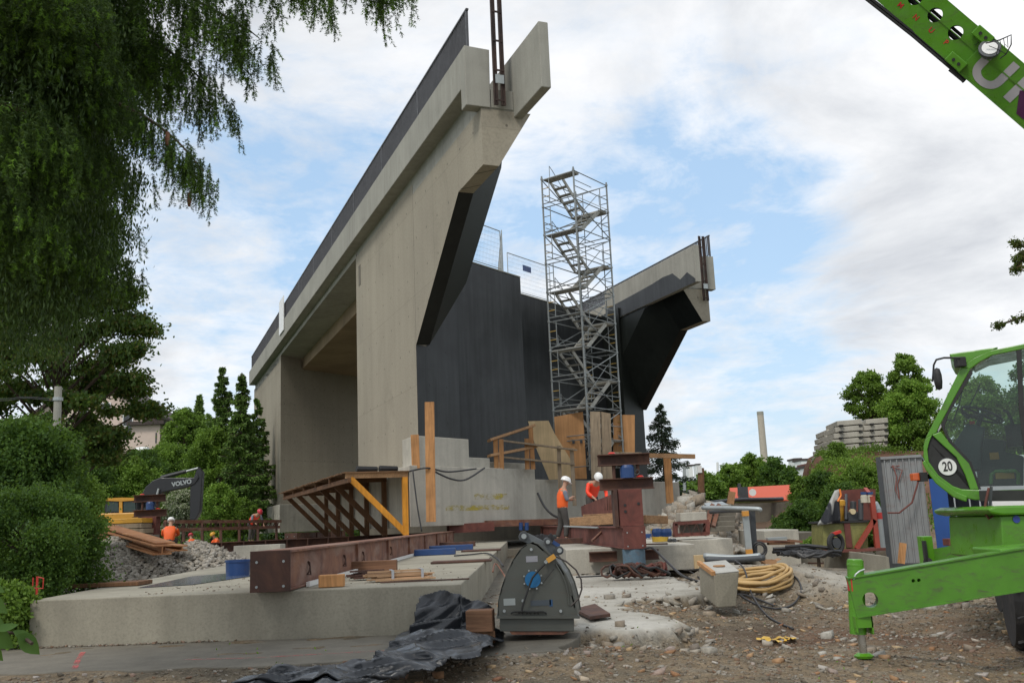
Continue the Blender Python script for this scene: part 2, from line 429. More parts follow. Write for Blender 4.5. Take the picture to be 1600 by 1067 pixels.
# right side wall with its coated end
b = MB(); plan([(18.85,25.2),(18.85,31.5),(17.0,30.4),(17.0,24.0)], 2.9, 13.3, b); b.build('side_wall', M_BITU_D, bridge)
# deck: edge soffit, deeper main slab
b = MB(); b.boxb(.46, 2.05, 17.0, 42.6, 13.285, 13.49); b.boxb(17.2, 18.85, 31.4, 58, 13.3, 13.49)
b.boxb(.46, 1.8, .06, 16.99, 12.945, 13.287)
b.boxb(NW-2.3, NW-.45, SOFF+.06, 31.4, 12.94, 13.3)
b.boxb(.45, 1.8, 42.6, 57.9, 13.0, 13.3)
b.build('edge_slab', M_CONC_P, bridge)
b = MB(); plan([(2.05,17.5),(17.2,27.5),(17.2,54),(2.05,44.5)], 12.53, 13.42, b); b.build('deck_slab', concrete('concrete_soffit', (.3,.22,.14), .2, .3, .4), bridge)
# parapets (edge beams) and the upstand walls that keep the ballast
def parapet(f, s1):
    b = MB()
    pr = [(0,13.6),(.5,13.6),(.5,13.3),(.75,13.3),(.75,14.72),(0,14.75)]
    b.prism([f((n, .42, z)) for n, z in pr], [f((n, s1, z)) for n, z in pr])
    b.prism([f((n, .0, z)) for n, z in ((0,12.96),(.72,12.96),(.75,14.72),(0,14.75))], [f((n, .42, z)) for n, z in ((0,12.96),(.72,12.96),(.75,14.72),(0,14.75))])
    b.build('parapet', M_CONC_P, bridge, bevel=.02)
parapet(lambda p: p, 57.7)
parapet(lambda p: (NW-p[0], p[1]+SOFF, p[2]), 42)
for f, s1, w0 in ((lambda p: p, 14.0, 1.43), (lambda p: (NW-p[0], p[1]+SOFF, p[2]), 8, 2.12)):
    b = MB(); w1 = w0+.28
    b.prism([f(p) for p in ((w0,-2,12.76),(w1,-2,12.76),(w1,-2,14.65),(w0,-2,14.65))], [f(p) for p in ((w0,s1,12.76),(w1,s1,12.76),(w1,s1,14.65),(w0,s1,14.65))])
    b.prism([f(p) for p in ((.75,.03,12.97),(w0,.03,12.97),(w0,.03,13.55),(.75,.03,13.55))], [f(p) for p in ((.75,s1,12.97),(w0,s1,12.97),(w0,s1,13.55),(.75,s1,13.55))])
    b.build('ballast_wall', M_CONC_P, bridge, bevel=.025)
# bitumen band on the inner side of the right upstand
b = MB()
prof = [(-1.9,12.775,12.95),(-1.2,12.775,13.45),(-.5,12.775,13.25),(.2,12.775,13.75),(1.2,12.775,13.8),(2.4,12.775,13.72),(4.5,12.775,13.66),(7.9,12.775,13.6)]
xx = NW-2.4-.004
for k in range(len(prof)-1):
    a, c_ = prof[k], prof[k+1]
    b.add([(xx,a[0]+SOFF,a[1]),(xx,c_[0]+SOFF,c_[1]),(xx,c_[0]+SOFF,c_[2]),(xx,a[0]+SOFF,a[2])], [(0,1,2,3)])
b.build('bitumen_band', M_BITU, bridge)
# far abutment, side wall and wing
FS = 41.6
b = MB(); b.prism([(.45,s,z) for s,z in ((FS,3.2),(50.5,3.2),(50.9,8.2),(55.6,11.0),(58,11.6),(58,13.3),(FS,13.3))],
                  [(2.0,s,z) for s,z in ((FS+1,3.2),(51.5,3.2),(51.9,8.2),(56.6,11.0),(58,11.6),(58,13.3),(FS+1,13.3))]); b.build('side_wall', M_CONC, bridge)
b = MB(); plan([(2.0,FS+1.0),(17.2,FS+1+K*15.2),(17.2,FS+4+K*15.2),(2.0,FS+4.0)], 3.2, 12.6, b); b.build('abutment', M_CONC, bridge)
# foundations
def fs_(n, o=6.35): return o + K*(n+.17)
b = MB(); plan([(-.17,fs_(-.17)),(5.75,fs_(5.75)),(5.75,fs_(5.75)+9),(-.17,19)], 1.5, 3.45, b); b.build('foundation', M_CONC_F, bridge, bevel=.02)
b = MB(); plan([(5.75,fs_(5.75)+.35),(16.1,fs_(16.1)+.2),(16.1,27),(5.75,19.5)], 1.51, 3.1, b); b.build('foundation', M_CONC_F, bridge, bevel=.02)
b = MB(); plan([(.1,fs_(.1)+.06),(2.45,fs_(2.45)+.06),(2.45,fs_(2.45)+2.4),(.1,8.2)], 3.45, 4.42, b)
plan([(2.45,fs_(2.45)+.3),(3.55,fs_(3.55)+.3),(3.55,fs_(3.55)+4),(2.45,fs_(2.45)+4)], 3.45, 3.82, b)
plan([(3.55,fs_(3.55)+.6),(5.7,fs_(5.7)+.6),(5.7,fs_(5.7)+4),(3.55,fs_(3.55)+4)], 3.45, 3.72, b)
b.build('plinth', M_CONC_F, bridge, bevel=.02)
b = MB(); plan([(-.17,37.2),(12,37.2+K*12.17),(12,50),(-.17,52)], 1.52, 3.22, b); b.build('foundation', M_CONC_F, bridge, bevel=.02)
# yellow spray band on the foundation face (own surface, 4 mm proud)
mt, nt, bs = newmat('yellow_spray')
tcq = N(nt, 'ShaderNodeTexCoord').outputs['Object']
nn = noise_(nt, mapping(nt, tcq, (1.2,1.2,2.2)), 1.6, 10, .8, .3)
bs.inputs['Base Color'].default_value = (.5,.4,.03,1)
nt.links.new(ramp(nt, nn.outputs[0], [(.44,(0,)*3),(.62,(.8,)*3)]), bs.inputs['Alpha'])
b = MB()
for n0, n1_, z0, z1 in ((1.3,4.3,1.98,2.16),(2.6,4.2,2.35,2.55)):
    b.add([(n0,fs_(n0)-.008,z0),(n1_,fs_(n1_)-.008,z0),(n1_,fs_(n1_)-.008,z1),(n0,fs_(n0)-.008,z1)], [(0,1,2,3)])
b.build('yellow_marking', mt, bridge)
# inset plate high on the wall
b = MB(); b.boxb(.44,.5, 16.05,16.45, 11.85,12.75); b.build('wall_plate', M_CONC_D, bridge)

# ------------------------------------------------------------------ railings
def railing(f, s1, label, bay):
    t = thing('bridge_railing', label, 'railing', BO, BR, 'railings on the bridge edges')
    s = .08; bars_every = .13
    b = MB(); b.bar(f((.13,.0,15.88)), f((.13,s1,15.88)), .08, .05); b.build('hand_rail', M_RAIL, t)
    k = 0
    while s < s1:
        b = MB(); b.box(f((.13, s, 15.3)), (.07,.07,1.15)); b.build('post', M_RAIL if k != 1 else M_RAIL, t)
        e_ = min(s+bay, s1); b = MB(); b.bar(f((.13,s,14.86)), f((.13,e_,14.86)), .04, .03)
        q = s + bars_every
        while q < e_-.02:
            b.box(f((.13, q, 15.36)), (.055,.014,1.0)); q += bars_every
        b.build('bar_panel', M_RAIL, t); s = e_ if e_ < s1 else s1+1; k += 1
    return t
railing(lambda p: p, 57.0, 'long dark bar railing along the near left bridge parapet', 5.2)
railing(lambda p: (NW-p[0], p[1]+SOFF, p[2]), 38, 'short visible length of dark railing behind the scaffold tower on the right wing', 5.2)
# ------------------------------------------------------------------ catenary masts fixed to the parapet ends
def mast(p, z0, z1, label):
    t = thing('catenary_mast', label, 'mast', p, BR, 'lattice masts at the bridge ends')
    for dx in (-.11, .11):
        b = MB()
        b.box((dx, 0, (z0+z1)/2), (.12,.03,z1-z0)); b.box((dx-.05, -.03, (z0+z1)/2), (.015,.06,z1-z0)); b.box((dx+.05, -.03, (z0+z1)/2), (.015,.06,z1-z0))
        b.build('upright', M_MAST, t)
    b = MB(); z = z0+.15
    while z < z1:
        b.box((0,-.02,z), (.3,.03,.05)); z += .9
    b.build('batten', M_MAST, t)
    b = MB(); b.box((0,-.09,z0+.75), (.26,.02,.26)); b.build('plate', M_STEEL, t)
    return t
def BW(n, s, z): 
    v = Matrix.Rotation(BR, 3, 'Z') @ Vector((n, s, z)); return v + BO
mast(BW(.95, -.12, 0), 13.0, 21.0, 'tall rusty twin channel mast on the near parapet end')
mast(BW(NW-.75, SOFF-.14, 0), 12.3, 15.75, 'short rusty twin channel mast on the right wing end')
one('banner', MB().box(tuple(BW(-.05, 37.5, 15.1)), (.05, 2.0, 2.2), BR), M_WHITE, 'white board leaning on the dark railing far along the bridge', 'board')
one('wall_box', MB().box(tuple(BW(NW-.1, SOFF-.45, 13.75)), (1.1,.45,1.6), BR), M_CONC_P, 'pale concrete upstand end beyond the right mast', 'block', bevel=.02) if False else None
# small cross drill rod and cable on wing face omitted; site fence panels on the abutment top
M_MESH = M_STEEL
def fence_panel(a, b_, h, label):
    a = Vector(a); b_ = Vector(b_)
    t = thing('mesh_fence', label, 'fence panel', a, 0, 'site fence panels on the abutment')
    q = MB()
    for p in (a, b_): q.cyl(p, p+Vector((0,0,h)), .025, n=6)
    q.cyl(a+Vector((0,0,h)), b_+Vector((0,0,h)), .025, n=6); q.cyl(a+Vector((0,0,.12)), b_+Vector((0,0,.12)), .02, n=6)
    q.build('frame', M_STEEL, t, world=True)
    q = MB(); L = (b_-a).length; k = int(L/.11)
    for i in range(1, k):
        p = a.lerp(b_, i/k); q.bar(p+Vector((0,0,.12)), p+Vector((0,0,h)), .006, .006)
    for j in range(1, 9):
        q.bar(a+Vector((0,0,h*j/9)), b_+Vector((0,0,h*j/9)), .006, .006)
    q.build('wire_mesh', M_STEEL, t, world=True)
    if 'blue' in label:
        q = MB(); p = a.lerp(b_, .35); d = (b_-a).normalized(); q.bar(p+Vector((0,-.03,h-.55)), p+d*.75+Vector((0,-.03,h-.55)), .02, .32); q.build('sign_plate', M_BLUE, t, world=True)
fence_panel(BW(4.6, sline(13.1,4.6), 13.27), BW(7.6, sline(13.1,7.6), 13.27), 2.0, 'wire mesh fence panel on the abutment nearest the black wing')
fence_panel(BW(7.75, sline(13.15,7.75), 13.27), BW(10.1, sline(16.5,10.1)+2, 13.25), 2.1, 'wire mesh fence panel set askew in the middle of the abutment top')
fence_panel(BW(9.3, sline(15.5,9.3), 13.25), BW(12.6, sline(15.5,12.6), 13.25), 2.05, 'wire mesh fence panel carrying a small blue plate beside the scaffold tower')
# ------------------------------------------------------------------ terrain
rs = np.random.RandomState(11)
LAT = rs.rand(256, 256).astype(np.float32)
def vnoise(x, y, s):
    x = np.asarray(x, float)/s + 1000.3; y = np.asarray(y, float)/s + 1000.7
    i = np.floor(x).astype(int); j = np.floor(y).astype(int); fx = x-i; fy = y-j
    fx = fx*fx*(3-2*fx); fy = fy*fy*(3-2*fy)
    g = lambda a, b: LAT[a % 256, b % 256]
    return (g(i,j)*(1-fx)+g(i+1,j)*fx)*(1-fy) + (g(i,j+1)*(1-fx)+g(i+1,j+1)*fx)*fy
def fbm(x, y, s, o=4):
    t = 0; a = .5
    for k in range(o): t = t + a*vnoise(x+k*17.1, y-k*9.3, s); s = s/2.03; a *= .5
    return t/(1-.5**o) - .5
def sst(a, b, x):
    t = np.clip((np.asarray(x, float)-a)/(b-a), 0, 1); return t*t*(3-2*t)
BED1 = [(.3,9.6),(.9,9.6),(1.45,10.3),(1.75,10.9),(1.3,11.8),(1.5,12.6),(2.2,13.4),(2.9,15),(2.6,17.5),(1.5,19.4),(.2,19.4)]
BED2 = [(3.6,15.4),(4.3,13.9),(5.6,13.6),(6.6,14.6),(7.4,17.5),(6.5,20.0),(4.4,20.0),(3.1,17.5)]
def pdist(x, y, poly):      # signed distance, positive inside
    d = np.full(np.shape(x), 1e9); ins = np.zeros(np.shape(x), bool); n = len(poly)
    for i in range(n):
        (ax, ay), (bx, by) = poly[i], poly[(i+1) % n]; ex, ey = bx-ax, by-ay
        t = np.clip(((x-ax)*ex+(y-ay)*ey)/(ex*ex+ey*ey), 0, 1); d = np.minimum(d, np.hypot(x-ax-t*ex, y-ay-t*ey))
        c = ((ay > y) != (by > y)) & (x < ex*(y-ay)/(ey if ey else 1e-9)+ax); ins ^= c
    return np.where(ins, d, -d)
def gz(x, y):
    x = np.asarray(x, float); y = np.asarray(y, float)
    z = .40 - .28*sst(.8, 5.5, x)*(1-sst(16, 30, y)*.2) 
    z = z - .08*sst(8.6, 7.6, y)*(x < 6)
    z = z + fbm(x, y, 1.6, 5)*.27*sst(-.5, 1.2, x)*(1-sst(14, 20, y))*.7 + fbm(x, y, .35, 3)*.045*sst(60, 25, y)
    z = z + .2*np.exp(-((x-3.9)/1.3)**2-((y-16.2)/1.6)**2)*1.2      # swell under the hose coil
    # remains of the lean concrete bed: raised, broken off at the edges
    jx = x + fbm(x, y, .9, 4)*.9; jy = y + fbm(x+50, y, .9, 4)*.9
    z = z - .15*np.exp(-((x-2.6)/1.9)**2-((y-10.6)/2.6)**2)*(x > .2)*sst(8.2, 9.2, y)
    b1 = np.clip(.5+pdist(jx, jy, BED1)/.1, 0, 1); b2 = np.clip(.5+pdist(jx, jy, BED2)/.45, 0, 1)
    z = z*(1-b1)+b1*(.44+.012*fbm(x, y, .3, 2)); z = z + b2*(.24+.16*fbm(x, y, .7, 4))
    z = z - .1*np.exp(-((x-2.6)/.8)**2-((y-11.0)/.8)**2) - .12*np.exp(-((x-2.0)/.9)**2-((y-9.4)/.8)**2)
    for c_ in (4.1, 5.6): z = z - .05*np.exp(-((x-c_-.12*(y-9)-.3*np.sin(y*.7))/.2)**2)*sst(7, 8, y)*(1-sst(12, 14, y))
    # embankment right
    r1_ = x/np.maximum(y, 1) + .045*fbm(x, y, 4, 3)
    e = sst(.258, .335, r1_)*sst(27.5, 35, y + 2*fbm(x+9, y, 4, 3))*(1-sst(52, 66, y))*(y > 5)
    z = z + e*(2.75 + .8*fbm(x, y, 6, 4))
    pb_ = sst(.288, .315, r1_)*sst(38.5, 41.6, y)*(1-sst(50, 56, y)); z = z + pb_*np.maximum(0, 3.78+.25*fbm(x, y, 2, 3)-z)
    z = z + .9*sst(38, 60, y)*sst(6, 10, x)*(1-sst(90, 130, y))
    # hillside left
    h = sst(58, 125, y + .25*x)*sst(-6, -26, x + 2*fbm(x, y, 20, 2))*(1-sst(500, 1500, y))
    z = z + h*(13 + 6*fbm(x, y, 40, 3))
    # valley and far hills
    z = z - 5*sst(90, 260, y)*sst(-5, 30, x)
    r_ = x/np.maximum(y, 1)
    z = z + sst(700, 2100, y)*(62 + 40*fbm(x, y, 900, 3) + 34*np.exp(-((r_-.235)/.05)**2)*1.0 + 26*np.exp(-((r_-.34)/.06)**2) + 12*fbm(x, y, 90, 3))
    return z
def gaxis(lo, a, b, hi, step, growth):
    m_ = list(np.arange(a, b, step)); d = step; q = b
    out = []
    while q < hi: out.append(q); d *= growth; q += d
    out.append(hi); d = step; q = a; pre = []
    while q > lo: d *= growth; q -= d; pre.append(q)
    return np.array(pre[::-1] + m_ + out)
gx = gaxis(-3500, -2, 8.5, 3500, .045, 1.04); gy = gaxis(-60, 6.9, 16.5, 4800, .045, 1.033)
X, Y = np.meshgrid(gx, gy)
Z = gz(X, Y)
Vg = np.stack([X.ravel(), Y.ravel(), Z.ravel()], 1); nx = len(gx); ny = len(gy)
ii = (np.arange(ny-1)[:,None]*nx + np.arange(nx-1)[None,:]).ravel()
Fg = np.stack([ii, ii+1, ii+nx+1, ii+nx], 1)
mt, nt, bs = newmat('ground_surface')
tcg = N(nt, 'ShaderNodeTexCoord').outputs['Object']
a1 = noise_(nt, tcg, .55, 8, .65, .4); a2 = noise_(nt, tcg, 9, 6, .7); a3 = noise_(nt, tcg, 45, 4, .75)
soil = ramp(nt, a1.outputs[0], [(.34, (.075,.062,.045)), (.44, (.145,.12,.085)), (.52, (.2,.15,.095)), (.6, (.2,.178,.14)), (.72, (.28,.255,.21))])
soil = mixc(nt, 1.0, soil, ramp(nt, a2.outputs[0], [(.3, (.6,)*3), (.5, (1,)*3), (.7, (1.3,)*3)]), 'MULTIPLY')
soil = mixc(nt, .9, soil, ramp(nt, a3.outputs[0], [(.3, (.5,)*3), (.5, (1,)*3), (.68, (1.5,)*3)]), 'MULTIPLY')
at_ = N(nt, 'ShaderNodeAttribute', attribute_name='veg')
g1 = noise_(nt, tcg, .02, 8, .7); g2 = noise_(nt, tcg, .8, 6, .7)
grs = ramp(nt, g1.outputs[0], [(.35, (.03,.055,.03)), (.5, (.05,.09,.035)), (.62, (.1,.15,.05)), (.7, (.05,.08,.045))])
grs = mixc(nt, .6, grs, ramp(nt, g2.outputs[0], [(.3,(.5,)*3),(.7,(1.3,)*3)]), 'MULTIPLY')
vg = mth_ = N(nt, 'ShaderNodeMath', operation='ADD'); nt.links.new(at_.outputs['Fac'], vg.inputs[0])
e1 = noise_(nt, tcg, .9, 6, .7)
e2 = N(nt, 'ShaderNodeMath', operation='MULTIPLY_ADD'); nt.links.new(e1.outputs[0], e2.inputs[0]); e2.inputs[1].default_value = .9; e2.inputs[2].default_value = -.45
nt.links.new(e2.outputs[0], vg.inputs[1])
vm = ramp(nt, vg.outputs[0], [(.4, (0,)*3), (.6, (1,)*3)])
br_ = N(nt, 'ShaderNodeAttribute', attribute_name='earth')
ear = ramp(nt, g2.outputs[0], [(.3, (.07,.035,.022)), (.5, (.13,.07,.045)), (.7, (.2,.12,.08))])
soil = mixc(nt, br_.outputs['Fac'], soil, ear)
pl_ = N(nt, 'ShaderNodeAttribute', attribute_name='pale')
pc = ramp(nt, a1.outputs[0], [(.35,(.27,.25,.21)),(.5,(.4,.38,.33)),(.65,(.5,.48,.43))])
pc = mixc(nt, .8, pc, ramp(nt, a2.outputs[0], [(.3,(.65,)*3),(.45,(1,)*3),(.7,(1.12,)*3)]), 'MULTIPLY')
soil = mixc(nt, pl_.outputs['Fac'], soil, pc)
nt.links.new(mixc(nt, vm, soil, grs), bs.inputs['Base Color']); bs.inputs['Roughness'].default_value = .95
bs.inputs['Specular IOR Level'].default_value = .15
bump(nt, bs, a3.outputs[0], .5, .02)
GM = mt
ground = npmesh('ground', Vg, Fg, mt, n=4, smooth=True); ground['kind'] = 'structure'
veg = sst(62, 90, Y)*1.0 + sst(-7.5, -9, X)*sst(24, 12, Y) + sst(-14,-18,X)*sst(20,26,Y)
veg = np.clip(veg, 0, 1)
emb = sst(.25, .31, X/np.maximum(Y, 1))*sst(27, 34, Y)*(1-sst(60, 75, Y))
veg = np.clip(veg + emb*.35 + sst(20,24,X), 0, 1)
ear_ = np.clip(emb*1.2 + .6*sst(34, 40, Y)*sst(5,9,X)*(1-sst(70,85,Y)), 0, 1)
patch = np.clip(1.2*np.exp(-((X-4.6)/2.4)**2-((Y-11)/1.7)**2) - .2, 0, .75)*(.5+np.clip(fbm(X, Y, 1.2, 3)*3, -.5, .5))
_jx = X + fbm(X, Y, .9, 4)*.9; _jy = Y + fbm(X+50, Y, .9, 4)*.9
pale = np.clip(np.clip(pdist(_jx, _jy, BED1)/.07+.1, 0, 1)*.95 + np.clip(.4+pdist(_jx, _jy, BED2)/.6, 0, 1)*(.55+.9*fbm(X, Y, .5, 3)), 0, 1)
for nm, dat in (('pale', pale), ('veg', veg), ('earth', np.clip(ear_+patch, 0, 1))):
    at2 = ground.data.attributes.new(nm, 'FLOAT', 'POINT'); at2.data.foreach_set('value', dat.ravel().astype(np.float32))
def gp(x, y): return float(gz(x, y))

# loose stones lying on the yard
def stones(n, xs, ys, smin, smax, seed, zf=None, name='gravel', mat=None, power=3.0, keep=None):
    r_ = np.random.RandomState(seed)
    x = r_.uniform(xs[0], xs[1], n); y = r_.uniform(ys[0], ys[1], n)
    if keep is not None:
        k = keep(x, y); x, y = x[k], y[k]; n = len(x)
    s = smin + (smax-smin)*r_.rand(n)**power
    cube = np.array([(-1,-1,-1),(1,-1,-1),(1,1,-1),(-1,1,-1),(-1,-1,1),(1,-1,1),(1,1,1),(-1,1,1)], float)*.5
    V = cube[None]*(.75+.5*r_.rand(n, 8, 3))
    V = V*np.stack([s*(.7+.9*r_.rand(n)), s*(.7+.6*r_.rand(n)), s*(.35+.5*r_.rand(n))], 1)[:,None,:]
    a = r_.uniform(0, 6.28, n); ca, sa = np.cos(a), np.sin(a)
    vx = V[:,:,0]*ca[:,None] - V[:,:,1]*sa[:,None]; vy = V[:,:,0]*sa[:,None] + V[:,:,1]*ca[:,None]
    tl = r_.uniform(-.5, .5, n)[:,None]
    z = (zf or gz)(x, y)
    P = np.stack([vx + x[:,None], vy + y[:,None], V[:,:,2] + tl*vx + z[:,None] + s[:,None]*.12], 2).reshape(-1, 3)
    fq = np.array([(0,3,2,1),(4,5,6,7),(0,1,5,4),(1,2,6,5),(2,3,7,6),(3,0,4,7)])
    F = (fq[None] + (np.arange(n)*8)[:,None,None]).reshape(-1, 4)
    o = npmesh(name, P, F, mat, n=4); o['kind'] = 'stuff'; return o
def stonemat(name, cols):
    mt, nt, b = newmat(name); g = N(nt, 'ShaderNodeNewGeometry')
    cc = ramp(nt, g.outputs['Random Per Island'], [(i/(len(cols)-1), c) for i, c in enumerate(cols)])
    tc = N(nt, 'ShaderNodeTexCoord').outputs['Object']; n_ = noise_(nt, tc, 25, 4)
    nt.links.new(mixc(nt, .8, cc, ramp(nt, n_.outputs[0], [(.3,(.7,)*3),(.7,(1.25,)*3)]), 'MULTIPLY'), b.inputs['Base Color'])
    b.inputs['Roughness'].default_value = .9; return mt
M_STONE = stonemat('stone_chips', [(.1,.082,.058),(.17,.142,.105),(.24,.205,.155),(.135,.1,.066),(.22,.13,.08),(.32,.295,.25),(.16,.135,.1)])
M_RUB = stonemat('concrete_rubble', [(.36,.34,.29),(.27,.24,.2),(.44,.42,.37),(.32,.26,.19),(.2,.17,.14)])
M_GRAV = stonemat('crushed_stone', [(.24,.22,.18),(.33,.3,.25),(.42,.39,.34),(.29,.255,.205),(.19,.17,.14)])
on_yard = lambda x, y: ~((x < -.9) & (y > 8.45) & (y < 30)) & (np.random.RandomState(1).rand(len(x)) > .96*(pdist(x+fbm(x, y, .9, 4)*.9, y+fbm(x+50, y, .9, 4)*.9, BED1) > -.02)) & (np.random.RandomState(2).rand(len(x)) > .85*(pdist(x, y, BED2) > .1))
o = stones(75000, (-5.5, 8), (6.9, 17), .006, .034, 3, name='gravel', mat=M_STONE, power=5, keep=on_yard); o['label'] = 'brown and grey gravel and chips strewn over the yard'
o = stones(260, (.8, 8), (8.3, 14.8), .03, .13, 5, name='rubble', mat=M_RUB, power=4); o['label'] = 'broken concrete pieces scattered on the yard'
edge1 = lambda x, y: np.abs(pdist(x + fbm(x, y, .9, 4)*.9, y + fbm(x+50, y, .9, 4)*.9, BED1)+.12) < .16
o = stones(6000, (.2, 3.4), (8.9, 19.8), .015, .11, 15, name='rubble', mat=M_RUB, power=4, keep=lambda x, y: edge1(x, y) & (x > .6)); o['label'] = 'broken lumps along the jagged edge of the pale concrete patch'
o = stones(2200, (2.8, 8), (12.5, 20), .015, .1, 16, name='rubble', mat=M_RUB, power=3.5, keep=lambda x, y: np.abs(pdist(x, y, BED2)+.2) < .5); o['label'] = 'loose lumps around the pale patch under the hose'
M_CHIP = stonemat('wood_chips', [(.4,.25,.14),(.3,.16,.08),(.5,.36,.2),(.45,.42,.38),(.22,.1,.05)])
o = stones(700, (-5.5, 7), (7.2, 14), .02, .07, 8, name='debris', mat=M_CHIP, power=2, keep=on_yard); o['label'] = 'splinters and litter among the gravel'

# ------------------------------------------------------------------ concrete works: lean concrete, track slabs
def slabpoly(pts, z0, z1, name, mat, label, cat='slab', bevel=.012, kind=None, rough=0, seed=0):
    pts = [Vector((p[0], p[1], 0)) for p in pts]
    if rough:
        r_ = random.Random(seed); q = []
        for i, p in enumerate(pts):
            n2 = pts[(i+1) % len(pts)]; L = (n2-p).length; k = max(1, int(L/.14))
            for j in range(k):
                t = p.lerp(n2, j/k); w_ = noise.noise(Vector((t.x*2.1, t.y*2.1, seed)))*rough*1.3 + noise.noise(Vector((t.x*7, t.y*7, seed)))*rough*.6
                q.append(t + Vector((w_, noise.noise(Vector((t.x*2.3, t.y*2.3, seed+5)))*rough, 0)))
        pts = q
    top = [(p.x, p.y, z1) for p in pts]
    if rough:
        bot = [(p.x+noise.noise(p*5)*rough*.5, p.y-abs(noise.noise(p*4+Vector((3,1,0))))*rough*.7, z0) for p in pts]
    else: bot = [(p.x, p.y, z0) for p in pts]
    b = MB().prism(bot, top)
    o = one(name, b, mat, label, cat, bevel=bevel)
    return o
FL = atz(47, 938, .9); FR = atz(720, 912, .9)
SLX = FR.x
s1 = [(FL.x, FL.y), (FR.x, FR.y), (FR.x+.010*20, 33), (-5.2, 33), (-6.1, 20.5)]
slabpoly(s1, .40, .9, 'track_slab', M_CONC_S, 'large grey concrete slab in the left foreground carrying the rusty beam', 'concrete slab')
o = slabpoly([(-7.2, 8.75), (-3.6,8.55), (-1.0, 8.35), (.2,8.6), (.5, 9.5), (.7, 14), (.7, 31), (-7.6, 31), (-7.8, 14)], .2, .41, 'lean_concrete', M_CONC_D, 'thin rough grey concrete bed under the left slab', 'concrete bed', rough=.14, seed=2)
# second track slab at 20 m
p0 = at(884, 857.5, 20); p1 = at(1087, 850, 20)
slabpoly([(p0.x, 20), (p1.x, 20.1), (p1.x+.3, 34), (p0.x+.1, 34)], .42, .92, 'track_slab', M_CONC_F, 'grey concrete slab under the dark red beam in the middle', 'concrete slab')
slabpoly([(p1.x+.1, 22.2), (p1.x+1.25, 22.3), (p1.x+1.3, 30), (p1.x+.2, 30)], .35, .95, 'concrete_block', M_CONC_F, 'tall pale concrete block right of the middle slab', 'concrete block')
slabpoly([(-14.5, 36), (-4.0, 35), (-4.0, 52), (-17, 52)], .3, 1.02, 'track_slab', M_CONC_F, 'pale concrete slab edge behind the timber platform on the left', 'concrete slab')
# bed under the bridge
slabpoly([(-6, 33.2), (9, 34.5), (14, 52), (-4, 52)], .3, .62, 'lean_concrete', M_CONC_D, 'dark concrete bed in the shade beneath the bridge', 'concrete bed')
# pink spray lines on the bed in front of the left slab (4 mm proud)
mt, nt, bs = newmat('pink_spray'); bs.inputs['Base Color'].default_value = (.75,.1,.1,1)
tq = N(nt, 'ShaderNodeTexCoord').outputs['Object']; nq = noise_(nt, tq, 6, 8, .75)
nt.links.new(ramp(nt, nq.outputs[0], [(.42,(0,)*3),(.6,(.65,)*3)]), bs.inputs['Alpha']); M_PINK = mt
def mark(pts, w_, label):
    b = MB()
    for a, c_ in zip(pts[:-1], pts[1:]):
        a = Vector((*a, .4145)); c_ = Vector((*c_, .4145)); d = (c_-a).normalized(); s_ = Vector((-d.y, d.x, 0))*w_/2
        b.add([a-s_, a+s_, c_+s_, c_-s_], [(0,1,2,3)])
    o = one('spray_mark', b, M_PINK, label, 'paint mark', 'pink spray marks'); return o
q = [atz(x, y, .414) for x, y in ((130,1018),(122,1030),(116,1045))]; mark([(p.x,p.y) for p in q], .05, 'short pink spray stroke at the far left of the concrete bed')
q = [atz(x, y, .414) for x, y in ((285,1030),(400,1027),(520,1020),(600,1016))]; mark([(p.x,p.y) for p in q], .035, 'long pink spray line on the concrete bed before the slab')
o = stones(2600, (FL.x, FR.x), (FL.y-.16, FL.y+.25), .006, .03, 61, zf=lambda x, y: .415+0*x, name='dirt', mat=M_STONE, power=2, keep=lambda x, y: np.abs(y-(FL.y+(FR.y-FL.y)*(x-FL.x)/(FR.x-FL.x))+.03) < .02+.07*np.abs(fbm(x, y, .8, 3))*3); o['label'] = 'crumbs of dirt along the foot of the near slab'
o = stones(900, (FL.x+1, SLX), (FL.y+.1, 16), .004, .02, 62, zf=lambda x, y: .902+0*x, name='dirt', mat=M_STONE, power=3, keep=lambda x, y: fbm(x, y, 1.1, 3) > .03); o['label'] = 'grit lying on top of the near slab'
# crushed stone heap left
HC = (-9.3, 23.0)
def heap(x, y):
    r_ = np.sqrt(((x-HC[0])/2.9)**2+((y-HC[1])/2.6)**2); r2 = np.sqrt(((x-HC[0]-1.6)/2.1)**2+((y-HC[1]-.2)/2.2)**2)
    return .42 + np.maximum(1.2*np.clip(1-r_, 0, 1)**.9, 1.0*np.clip(1-r2, 0, 1)) + fbm(x, y, .6, 3)*.12
hx, hy = np.meshgrid(np.linspace(HC[0]-3, HC[0]+4, 90), np.linspace(HC[1]-2.7, HC[1]+2.7, 70)); hz = heap(hx, hy)-.06
ii = (np.arange(69)[:,None]*90 + np.arange(89)[None,:]).ravel()
hp = npmesh('stone_heap', np.stack([hx.ravel(), hy.ravel(), hz.ravel()], 1), np.stack([ii, ii+1, ii+91, ii+90], 1), GM, n=4, smooth=True)
hp['kind'] = 'stuff'; hp['label'] = 'heap of crushed stone behind the left slab'; hp['category'] = 'gravel heap'
o = stones(16000, (HC[0]-2.9, HC[0]+3.8), (HC[1]-2.6, HC[1]+2.6), .03, .11, 21, zf=heap, name='crushed_stone', mat=M_GRAV, power=1.5); o['label'] = 'crushed stone on the heap'
slabpoly([(-9, 55), (20, 55), (20, 56), (-9, 56)], .3, 2.0, 'shade_wall', M_CONC_D, 'low dark wall added beyond the bridge foundations to stand in for the shade', 'wall')  # added dark wall closes the gap, stands in for shade under the foundations
